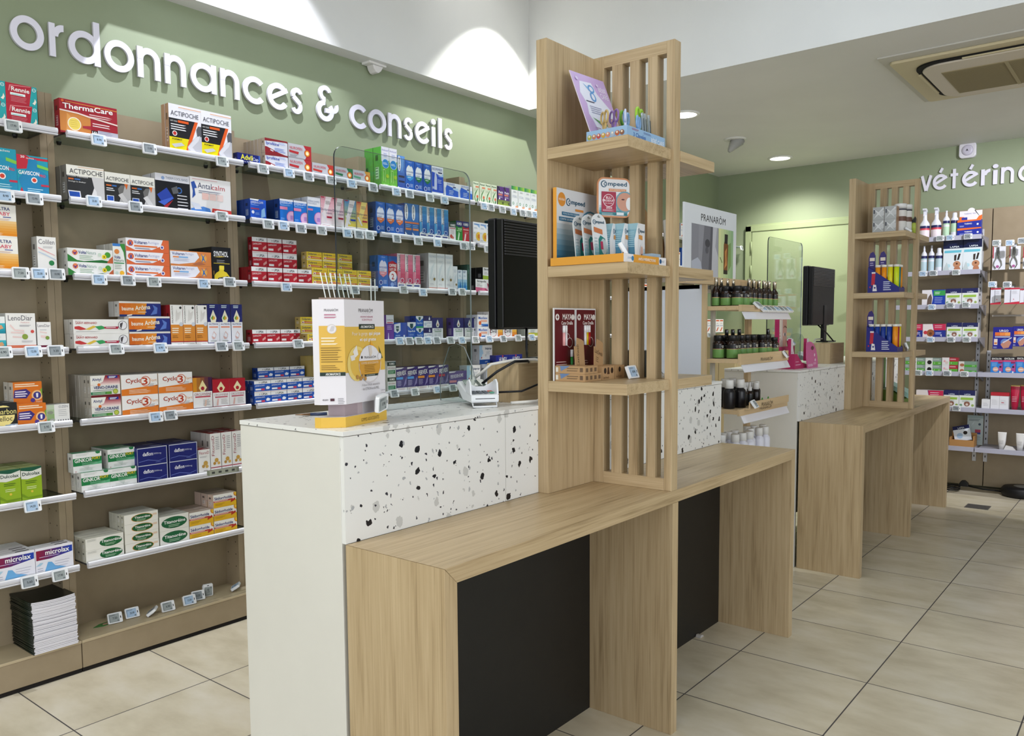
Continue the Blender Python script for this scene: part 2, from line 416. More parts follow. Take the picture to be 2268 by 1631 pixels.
mb = MB(); mb.prism([(-.028, 0), (.04, 0), (.026, -.022), (.008, -.036), (-.008, -.034), (-.022, -.018)], -.024, .024, M('dedad6', .4)); mb.obj('sensor_head', t, loc=(0, 0, -.012), bevel=.004)
t = tag(empty('alarm_siren', (XB, 1.186, 2.44)), 'white rounded alarm siren high on the green back wall', 'siren')
mb = MB(); mb.prism(rrect(-.055, -.055, .055, .055, .025), -.035, 0, M('e4e2ea', .35), 'yz'); mb.obj('housing', t, bevel=.006)
mb = MB(); mb.lathe(0, 0, [(.038, 0), (.034, .006), (.02, .008)], M('cfcbdc', .35), 24, T=Matrix.Translation((-.035, 0, 0)) @ Matrix.Rotation(-PI / 2, 4, 'Y'))
mb.face([(-.0445, -.008, -.008), (-.0445, 0, .010), (-.0445, .008, -.008), (-.0445, 0, -.003)][::-1], M('202024')); mb.obj('sounder', t)

# cassette air conditioner
t = tag(empty('air_conditioner', (4.33, .26, ZC)), 'cream square air conditioning cassette set in the ceiling at upper right', 'air conditioner')
ACC = M('cfc3a0', .45); ACL = M('d6ccbb', .45)
MB().box(-.02, -.90, -.008, .98, .90, 0, M('c9c7bf', .5)).obj('mounting_frame', t, bevel=.002)
mb = MB(); mb.prism(rrect(.06, -.86, .94, .865, .02), -.022, -.008, ACC, 'xy'); mb.obj('panel', t, bevel=.004)
mb = MB(); mb.prism(rrect(.13, -.77, .87, .78, .12, 8), -.030, -.022, M('0f0e0d', .8), 'xy'); mb.obj('air_slot', t)
mb = MB(); mb.prism(rrect(.155, -.745, .855, .755, .11, 8), -.040, -.030, ACL, 'xy'); mb.obj('centre_panel', t, bevel=.004)
for x0, y0, x1, y1 in ((.135, -.55, .15, .56), (.30, .77, .72, .785)):
    MB().box(x0, y0, -.036, x1, y1, -.028, ACC).obj('louvre', t, bevel=.002)
mb = MB(); mb.box(.30, -.68, -.043, .76, .68, -.040, M('a09472', .6))
for i in range(44): mb.box(.305 + i * .0103, -.675, -.0445, .309 + i * .0103, .675, -.043, M('8f8362', .6))
for y in (-.4, 0, .4): mb.box(.30, y - .008, -.046, .76, y + .008, -.0445, M('a99d7a', .6))
mb.obj('intake_grille', t)

# ------------------------------------------------------------------ letters on the walls
def arc(cx, cy, r0, r1, a0, a1, n=20):
    o = [(cx + r1 * math.cos(math.radians(a0 + (a1 - a0) * i / n)), cy + r1 * math.sin(math.radians(a0 + (a1 - a0) * i / n))) for i in range(n + 1)]
    i_ = [(cx + r0 * math.cos(math.radians(a1 - (a1 - a0) * i / n)), cy + r0 * math.sin(math.radians(a1 - (a1 - a0) * i / n))) for i in range(n + 1)]
    return o + i_
def arcs(cx, cy, r0, r1, a0, a1, k=4):
    return [arc(cx, cy, r0, r1, a0 + (a1 - a0) * i / k, a0 + (a1 - a0) * (i + 1) / k, 6) for i in range(k)]
S = .2
def bar(x0, y0, x1, y1): return [[(x0, y0), (x1, y0), (x1, y1), (x0, y1)]]
def seg(ax, ay, bx, by, w=S):
    dx, dy = bx - ax, by - ay; L = math.hypot(dx, dy); nx, ny = -dy / L * w / 2, dx / L * w / 2
    return [[(ax + nx, ay + ny), (ax - nx, ay - ny), (bx - nx, by - ny), (bx + nx, by + ny)]]
def ring(cx=.5, cy=.5, r=.5): return arcs(cx, cy, r - S, r, 0, 360, 8)
def ewm(cx=.5):       # e with a slanting bar
    return arcs(cx, .5, .3, .5, 38, 325, 7) + seg(cx - .40, .36, cx + .42, .80, .17)
def smark():
    return arcs(.29, .73, .1, .28, 20, 200, 4) + seg(.10, .66, .44, .40, .19) + arcs(.25, .28, .1, .28, -160, 30, 4)
GLY = {
    'o': (1, ring()), 'c': (.93, arcs(.5, .5, .3, .5, 42, 318, 7)),
    'd': (1, ring() + bar(.8, 0, 1, 1.36)), 'a': (1, ring() + bar(.8, 0, 1, 1)), 'e': (.96, ewm()),
    'r': (.48, bar(0, 0, .2, 1) + arcs(.48, .62, .18, .38, 88, 180, 3)),
    'n': (.80, bar(0, 0, .2, 1) + arcs(.4, .6, .2, .4, 0, 180, 6) + bar(.6, 0, .8, .6)),
    's': (.57, smark()), 'i': (.2, bar(0, 0, .2, .88) + arcs(.1, 1.12, 0, .13, 0, 360, 6)), 'l': (.2, bar(0, 0, .2, 1.36)),
    '&': (1, arcs(.42, 1.08, .14, .32, 20, 270, 6) + arcs(.40, .40, .22, .42, 90, 400, 8) + seg(.40, .42, .82, .42, .18) + arcs(.80, .62, .1, .26, 250, 390, 3)),
    'v': (.72, seg(.04, 1, .34, .02) + seg(.68, 1, .36, .02)), 't': (.5, bar(.15, 0, .35, 1.24) + bar(0, .78, .5, .96)),
    'é': (.96, ewm() + seg(.46, 1.10, .62, 1.38, .17)),
}
LWH, LSIDE = M('e9e7f4', .4), M('c8c6cc', .5)
def letter(ch, x0, x1, base, xh, wall, nth, word):
    w, polys = GLY[ch]; sx = (x1 - x0) / w if wall == 'left' else (x0 - x1) / w
    mb = MB()
    for i, p in enumerate(polys):
        dz = -.010 - .00012 * i
        if wall == 'left': mb.prism([(a * sx, b * xh) for a, b in p], dz, 0, LSIDE, 'xz', cap=LWH)
        else: mb.prism([(-a * sx, b * xh) for a, b in p], dz, 0, LSIDE, 'yz', cap=LWH)
    o = mb.obj('sign_letter', loc=(x0, 3.103, base) if wall == 'left' else (XB - .006, x0, base))
    names = {'é': 'e with accent', '&': 'ampersand'}
    tag(o, 'raised white letter %s, %s character of the %s' % (names.get(ch, ch), nth, 'long sign above the shelves' if wall == 'left' else 'back wall sign'), 'sign letter', word)
ORD = ['first', 'second', 'third', 'fourth', 'fifth', 'sixth', 'seventh', 'eighth', 'ninth', 'tenth', 'eleventh', 'twelfth', 'thirteenth', 'fourteenth', 'fifteenth', 'sixteenth', 'seventeenth', 'eighteenth', 'nineteenth', 'twentieth', 'twenty-first', 'twenty-second', 'twenty-third', 'twenty-fourth', 'twenty-fifth']
LET = [('o', 1.154, 1.2612), ('r', 1.2784, 1.3269), ('d', 1.3423, 1.4533), ('o', 1.4683, 1.5793), ('n', 1.5924, 1.6824), ('n', 1.7014, 1.7884), ('a', 1.8085, 1.922), ('n', 1.9407, 2.0287), ('c', 2.0462, 2.1528), ('e', 2.1669, 2.274), ('s', 2.2913, 2.3538), ('&', 2.4332, 2.5491), ('c', 2.6275, 2.7339), ('o', 2.7437, 2.8578), ('n', 2.8727, 2.9612), ('s', 2.9807, 3.046), ('e', 3.0596, 3.1677), ('i', 3.183, 3.210), ('l', 3.2338, 3.2611), ('s', 3.2815, 3.346)]
for i, (c, a, b) in enumerate(LET): letter(c, a * 1.0065 + .003, b * 1.0065 + .003, 2.161, .115, 'left', ORD[i], 'letters of the long sign on the left wall')
for i, (c, a, b) in enumerate([('v', 1.4864, 1.4192), ('é', 1.4099, 1.3116), ('t', 1.2928, 1.2436), ('é', 1.2166, 1.1131), ('r', 1.0961, 1.04), ('i', 1.0211, .994), ('n', .9726, .8933), ('a', .868, .767)]):
    letter(c, a, b, 2.18, .113, 'back', ORD[i], 'letters of the sign on the back wall')

# ------------------------------------------------------------------ wall shelving
YU, YP = 2.985, 3.085
SHZ = [1.861, 1.641, 1.386, 1.136, .887, .636, .385]
BAYN = ['first', 'second', 'third', 'fourth', 'fifth', 'sixth', 'seventh', 'eighth']
RAILM = M('d3d3da', .22, 0, .6); RAILH = M('f1f1f4', .2, 0, .6); RAILD = M('9a9aa2', .3)  # lighter and darker tones paint highlights and groove shade into the rail plastic
def rail_mesh(L):
    mb = MB()
    # rounded clear-white price rail: profile in y,z, extruded in x
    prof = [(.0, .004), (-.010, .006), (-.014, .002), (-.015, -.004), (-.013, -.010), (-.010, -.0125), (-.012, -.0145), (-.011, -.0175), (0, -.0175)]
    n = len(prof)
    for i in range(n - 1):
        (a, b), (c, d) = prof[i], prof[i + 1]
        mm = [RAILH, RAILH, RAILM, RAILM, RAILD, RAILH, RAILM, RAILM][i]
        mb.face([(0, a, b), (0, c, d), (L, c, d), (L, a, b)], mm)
    mb.face([(0, a, b) for a, b in prof][::-1], RAILM); mb.face([(L, a, b) for a, b in prof], RAILM)
    return mb
for k in range(8):
    x0, x1 = .52 + .7 * k, 1.22 + .7 * k
    u = tag(empty('shelving_unit', (x0, YU, 0)), '%s beige shelving unit from the left against the green wall' % BAYN[k], 'shelving unit', 'beige shelving units along the green wall')
    for s, xx in ((0, 0.0005), (1, .6775)):
        mb = MB(); mb.box(xx, 0, .112, xx + .022, YP - YU, 2.0, BEIGE)
        if k < 5:
            for yy in (.022, .078):
                for i in range(34):
                    z = .20 + i * .052
                    xs = xx + .0222 if s == 0 else xx - .0002
                    mb.face([(xs, yy - .0025, z), (xs, yy + .0025, z), (xs, yy + .0025, z + .005), (xs, yy - .0025, z + .005)][::(1 if s == 0 else -1)], M('2a221a', .8))
        mb.obj('side_panel', u)
    MB().box(.0225, YP - YU - .006, .112, .6775, YP - YU + .002, 2.0, BEIGE).obj('back_panel', u)
    mb = MB(); mb.box(.0015, -.075, .016, .6985, YP - YU, .105, BEIGE); mb.obj('plinth', u, bevel=.0015)
    mb = MB(); mb.box(.0015, -.070, .0, .6985, YP - YU, .0155, M('15100e', .8)); mb.obj('toe_kick', u)
    mb = MB(); mb.box(0.0008, -.077, .1052, .6992, YP - YU, .1145, M('b8a88a', .45)); mb.obj('base_board', u, bevel=.001)
    for j, z in enumerate(SHZ):
        if j >= 5 and k > 3: continue
        r = bpy.data.objects.new('shelf', None); COL.objects.link(r); r.parent = u; r.location = (0, 0, z)
        g = MB().box(.026, -.083, -.006, .674, YP - YU - .008, 0, SHELFGLASS, faces={'l': EDGE, 'r': EDGE, 'f': EDGEL}).obj('glass_pane', r)
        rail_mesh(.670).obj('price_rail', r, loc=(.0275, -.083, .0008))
        mb = MB()
        for xx in (.06, .62): mb.lathe(xx, .05, [(.006, -.018), (.009, -.008), (.009, -.0062)], M('1c1a18', .4), 10)
        mb.obj('shelf_support', r)
# ------------------------------------------------------------------ workstations
def workstation(x0, side, word):
    c = tag(empty('service_counter', (x0, 1.38, 0)), 'white terrazzo counter, %s' % word, 'counter', 'terrazzo service counters')
    L = 1.93
    MB().box(0, .012, 0, .018, .388, .963, CREAM).obj('end_panel', c, bevel=.001)
    MB().box(L - .018, .012, 0, L, .388, .963, CREAM).obj('end_panel', c, bevel=.001)
    MB().box(.018, .30, .08, L - .018, .318, .9, CREAM).obj('rear_panel', c)
    mb = MB(); mb.box(.001, 0, .7265, .3215 if 1 else 0, .0115, .963, TERR); mb.box(.323, 0, .7265, L, .0115, .963, TERR)
    mb = MB(); mb.box(0.001, 0, .7265, .5575, .0115, .963, TERR); mb.box(.5590, 0, .7265, L, .0115, .963, TERR); mb.obj('terrazzo_front', c)
    mb = MB(); mb.box(-.002, -.002, .9645, L + .002, .388, .975, TERR); mb.obj('terrazzo_top', c, bevel=.0008)
    d = tag(empty('customer_desk', (x0, 1.083, 0)), 'oak customer desk against the counter %s' % side, 'desk', 'oak customer desks')
    th = .0365; w = .2965
    mb = MB(); mb.prism([(0.0005, .726), (L + .008, .726), (L + .008 - th, .726 - th), (th, .726 - th)], 0, w, WX); mb.obj('desktop', d, bevel=.0012)
    mb = MB(); mb.prism([(0, .7255), (0, 0), (th, 0), (th, .726 - th - .0003)], 0, w, WZ); mb.obj('leg', d, bevel=.0008)
    mb = MB(); mb.prism([(L + .008 - th, 0), (L + .0085, 0), (L + .0085, .7255), (L + .008 - th, .726 - th - .0003)], 0, w, WZ); mb.obj('leg', d, bevel=.0008)
    MB().box(.952, .0005, 0, .986, w - .012, .726 - th - .0005, WZ).obj('leg', d, bevel=.0008)
    MB().box(th + .001, w - .012, 0.0, .951, w, .726 - th - .0005, BLACKL).obj('back_board', d)
    MB().box(.952, w - .0118, 0.0, L + .007 - th, w, .726 - th - .0005, BLACKL).obj('back_board', d)
    s = tag(empty('display_stand', (x0 + .705, 1.083, .7262)), 'tall slatted oak shelf stand on the desk %s' % side, 'display stand', 'slatted oak stands')
    H = 1.98 - .7262
    MB().box(0, .262, 0, .235, .297, H, WZ).obj('solid_panel', s, bevel=.001)
    MB().box(.235, 0, 0, .272, .024, H, WZ).obj('stile', s, bevel=.001)
    MB().box(.235, .227, 0, .272, .297, H, WZ).obj('stile', s, bevel=.001)
    MB().box(.235, .024, H - .034, .272, .227, H, WY).obj('top_rail', s, bevel=.001)
    MB().box(.235, .024, 0, .272, .227, .035, WY).obj('bottom_rail', s, bevel=.001)
    for a, b in ((.165, .199), (.110, .140), (.053, .082)): MB().box(.2352, a, .035, .2718, b, H - .034, WZ).obj('slat', s)
    for z in (1.685, 1.364, 1.0465):
        z -= .7262
        MB().box(0.001, .008, z - .0295, .2348, .2617, z, WY).obj('shelf', s, bevel=.0008)
        MB().box(.2722, -.002, z - .0295, .490, .262, z, WX).obj('shelf', s, bevel=.0008)
    return c, d, s
DX = 2.825
workstation(1.14, 'in the foreground', 'nearer of the two, carrying the yellow carton')
workstation(1.14 + DX, 'farther back', 'farther of the two, carrying the pink tester display')

# ------------------------------------------------------------------ back wall panelling and shelves
p = tag(empty('wall_panelling', (6.70, 1.0, 0)), 'beige slotted shelving panels covering the back wall under the white lettering', 'wall panelling')
for y0, y1 in ((1.003, 1.50), (.103, .997), (-.80, .097)):
    MB().box(0, y0 - 1.0, 0.02, .09, y1 - 1.0, 2.004, BEIGE).obj('panel', p, bevel=.001)
for yy in (1.06, .99 - .0, ):
    mb = MB(); mb.box(-.012, yy - 1.0 - .012, .20, -.0005, yy - 1.0 + .012, 1.86 if yy > 1 else 1.0, M('c9c9cc', .35))
    for i in range(38 if yy > 1 else 18): mb.box(-.0126, yy - 1 - .003, .23 + i * .043, -.0119, yy - 1 + .003, .245 + i * .043, M('3a3634', .7))
    mb.obj('slotted_upright', p)
GR = M('a9a9b4', .35, .2)
BS = [('top', 1.795, 1.80, 1.018), ('second', 1.558, 1.80, 1.018), ('third', 1.322, 1.80, 1.018), ('fourth', 1.094, 1.80, 1.018), ('fifth', .853, 1.80, 1.018), ('sixth', .606, 1.80, 1.018), ('lowest', .330, 1.80, 1.018)]
for nm, z, ya, yb in BS:
    s = tag(empty('metal_shelf', (6.41, yb, z)), 'grey metal shelf on the back wall panel, %s of the left column' % nm, 'shelf', 'grey metal shelves on the back wall')
    MB().box(0, 0, -.006, .278, ya - 1.25, 0, GR).obj('tray', s)
    MB().box(-.012, 0, -.026, 0, ya - 1.25, .006, M('b4b4c4', .3)).obj('price_rail', s, bevel=.001)
    mb = MB(); mb.prism([(.277, -.006), (.02, -.007), (.277, -.075)], 0, .006, GR, 'xz'); mb.obj('bracket', s)
for nm, z in (('upper', .853), ('middle', .606), ('lower', .330)):
    s = tag(empty('metal_shelf', (6.41, .10, z)), 'grey metal shelf at the right picture edge, %s of three' % nm, 'shelf', 'grey metal shelves on the back wall')
    MB().box(0, 0, -.006, .278, .897, 0, GR).obj('tray', s)
    MB().box(-.012, 0, -.026, 0, .912, .006, M('b4b4c4', .3)).obj('price_rail', s, bevel=.001)
for nm, z in (('upper', 1.60), ('middle', 1.43), ('lower', 1.24)):
    s = tag(empty('hanging_bar', (6.62, .10, z)), 'grey horizontal bar for hooks on the right wall panel, %s one' % nm, 'bar', 'horizontal hook bars')
    MB().box(0, 0, 0, .012, .87, .012, M('9c958c', .4, .3)).obj('bar', s)
    MB().box(.012, .03, 0, .079, .045, .012, M('9c958c', .4, .3)).obj('bracket', s)
KDIM = {
    'rennie': (0.0926, 0.0632, 0.045),
    'gaviscon_green': (0.0908, 0.1375, 0.05),
    'gaviscon_red': (0.0949, 0.1253, 0.05),
    'ultra_baby': (0.0972, 0.103, 0.08),
    'colilen': (0.0593, 0.122, 0.045),
    'teal_wave': (0.0545, 0.054, 0.05),
    'lenodiar': (0.0883, 0.1193, 0.05),
    'lenodiar_small': (0.0435, 0.0906, 0.04),
    'charbon': (0.0741, 0.0796, 0.05),
    'omeprazole': (0.0878, 0.0713, 0.04),
    'ozen': (0.0723, 0.063, 0.05),
    'dulcelax': (0.0627, 0.1127, 0.05),
    'microlax': (0.1206, 0.0863, 0.026),
    'thermacare': (0.1929, 0.1109, 0.04),
    'actipoche_tall': (0.1298, 0.1721, 0.025),
    'actipoche_wide': (0.125, 0.1152, 0.045),
    'actipoche_small': (0.0903, 0.1088, 0.03),
    'therm_pack': (0.1356, 0.1309, 0.03),
    'antalcalm': (0.1721, 0.1363, 0.02),
    'volta_tube': (0.1531, 0.0457, 0.035),
    'volta_upright': (0.043, 0.1172, 0.03),
    'voltaren': (0.1617, 0.0468, 0.06),
    'voltaren_white': (0.1675, 0.0541, 0.06),
    'synthol': (0.0831, 0.1323, 0.032),
    'saint_bernard': (0.1901, 0.0496, 0.035),
    'baume': (0.1556, 0.0551, 0.04),
    'pranarom_box': (0.0486, 0.1545, 0.035),
    'nutra_navy': (0.0498, 0.1601, 0.035),
    'alvityl': (0.103, 0.0757, 0.028),
    'cyclo3': (0.1353, 0.0743, 0.055),
    'circu_orange': (0.0807, 0.1244, 0.04),
    'circu_red': (0.0722, 0.1136, 0.04),
    'ginkor': (0.0976, 0.0676, 0.042),
    'daflon': (0.1148, 0.0643, 0.055),
    'fitoroid_small': (0.049, 0.094, 0.035),
    'fitoroid': (0.0455, 0.1522, 0.035),
    'titanoreine': (0.1337, 0.0418, 0.035),
    'titanoreine_small': (0.1273, 0.0353, 0.028),
    'titanoreine_big': (0.117, 0.0552, 0.05),
    'sedorrhoide': (0.1019, 0.0522, 0.045),
    'advil': (0.1044, 0.0377, 0.03),
    'iprofeine': (0.1106, 0.0584, 0.024),
    'nurofen': (0.1181, 0.0573, 0.05),
    'nurofen_flat': (0.1186, 0.0528, 0.05),
    'nurofen_green': (0.1016, 0.0539, 0.05),
    'nurofen_yellow': (0.1007, 0.054, 0.05),
    'efferalgan_wide': (0.0746, 0.0828, 0.045),
    'efferalgan': (0.0672, 0.0986, 0.045),
    'efferalgan_white': (0.0676, 0.1232, 0.045),
    'doliprane_pink': (0.0638, 0.1343, 0.045),
    'doliprane_blue': (0.0657, 0.134, 0.045),
    'doliprane_orange': (0.066, 0.1329, 0.045),
    'upsa_red': (0.0726, 0.0648, 0.03),
    'doliprane': (0.0829, 0.0372, 0.04),
    'upsa_red_flat': (0.0667, 0.0582, 0.045),
    'upsa_blue': (0.0785, 0.0482, 0.04),
    'antitussif': (0.0493, 0.1853, 0.058),
    'marimer': (0.0472, 0.1605, 0.05),
    'physiomer_blue': (0.0606, 0.1454, 0.05),
    'physiomer_green': (0.056, 0.1452, 0.05),
    'respimer_tall': (0.0826, 0.1451, 0.06),
    'respimer_wide': (0.1085, 0.0777, 0.06),
    'physiomer_orange': (0.0582, 0.1468, 0.06),
    'marimer_orange': (0.0474, 0.1601, 0.05),
    'prorhinel_blue': (0.051, 0.1592, 0.05),
    'humex_white': (0.0501, 0.0987, 0.04),
    'humex_green': (0.049, 0.1097, 0.04),
    'humex_red': (0.0499, 0.1098, 0.04),
    'physiomer_pink': (0.0622, 0.1537, 0.06),
    'offer_lot': (0.0572, 0.153, 0.05),
    'prorhinel_pink': (0.0502, 0.1692, 0.05),
    'eucalyptus_white': (0.0576, 0.1853, 0.09),
    'eucalyptus_small': (0.0338, 0.128, 0.04),
    'drops_blue': (0.0337, 0.1111, 0.03),
    'drops_green': (0.0176, 0.1426, 0.05),
    'spray_purple': (0.0486, 0.1226, 0.04),
    'inhaler_blue': (0.0839, 0.0861, 0.04),
    'vaporub': (0.0576, 0.0879, 0.04),
    'vaporub_small': (0.0504, 0.0589, 0.04),
    'activ_flat': (0.0594, 0.06, 0.05),
    'activ': (0.0783, 0.1103, 0.05),
    'herb_green': (0.0555, 0.0745, 0.04),
    'fervex_blue': (0.0717, 0.1157, 0.05),
    'fervex_orange': (0.073, 0.1154, 0.05),
    'fervex_red': (0.0728, 0.1164, 0.05),
    'fervex_rhume': (0.1365, 0.0794, 0.05),
    'phytoxil': (0.0466, 0.1099, 0.045),
    'purple_green': (0.0508, 0.1099, 0.05),
    'stodal_white': (0.0575, 0.1277, 0.05),
    'sun_white': (0.0537, 0.1169, 0.05),
    'grey_teal': (0.0527, 0.1416, 0.06),
    'strepsils_pink': (0.1104, 0.0692, 0.05),
    'strepsils_green': (0.1104, 0.0692, 0.05),
    'maxilase': (0.0885, 0.0637, 0.04),
    'drill_red': (0.1221, 0.0724, 0.04),
    'lysopaine': (0.0894, 0.0827, 0.04),
    'salivex': (0.1097, 0.1047, 0.055),
    'humex_wide': (0.1181, 0.1519, 0.06),
    'vitamin_white': (0.0743, 0.1088, 0.05),
}
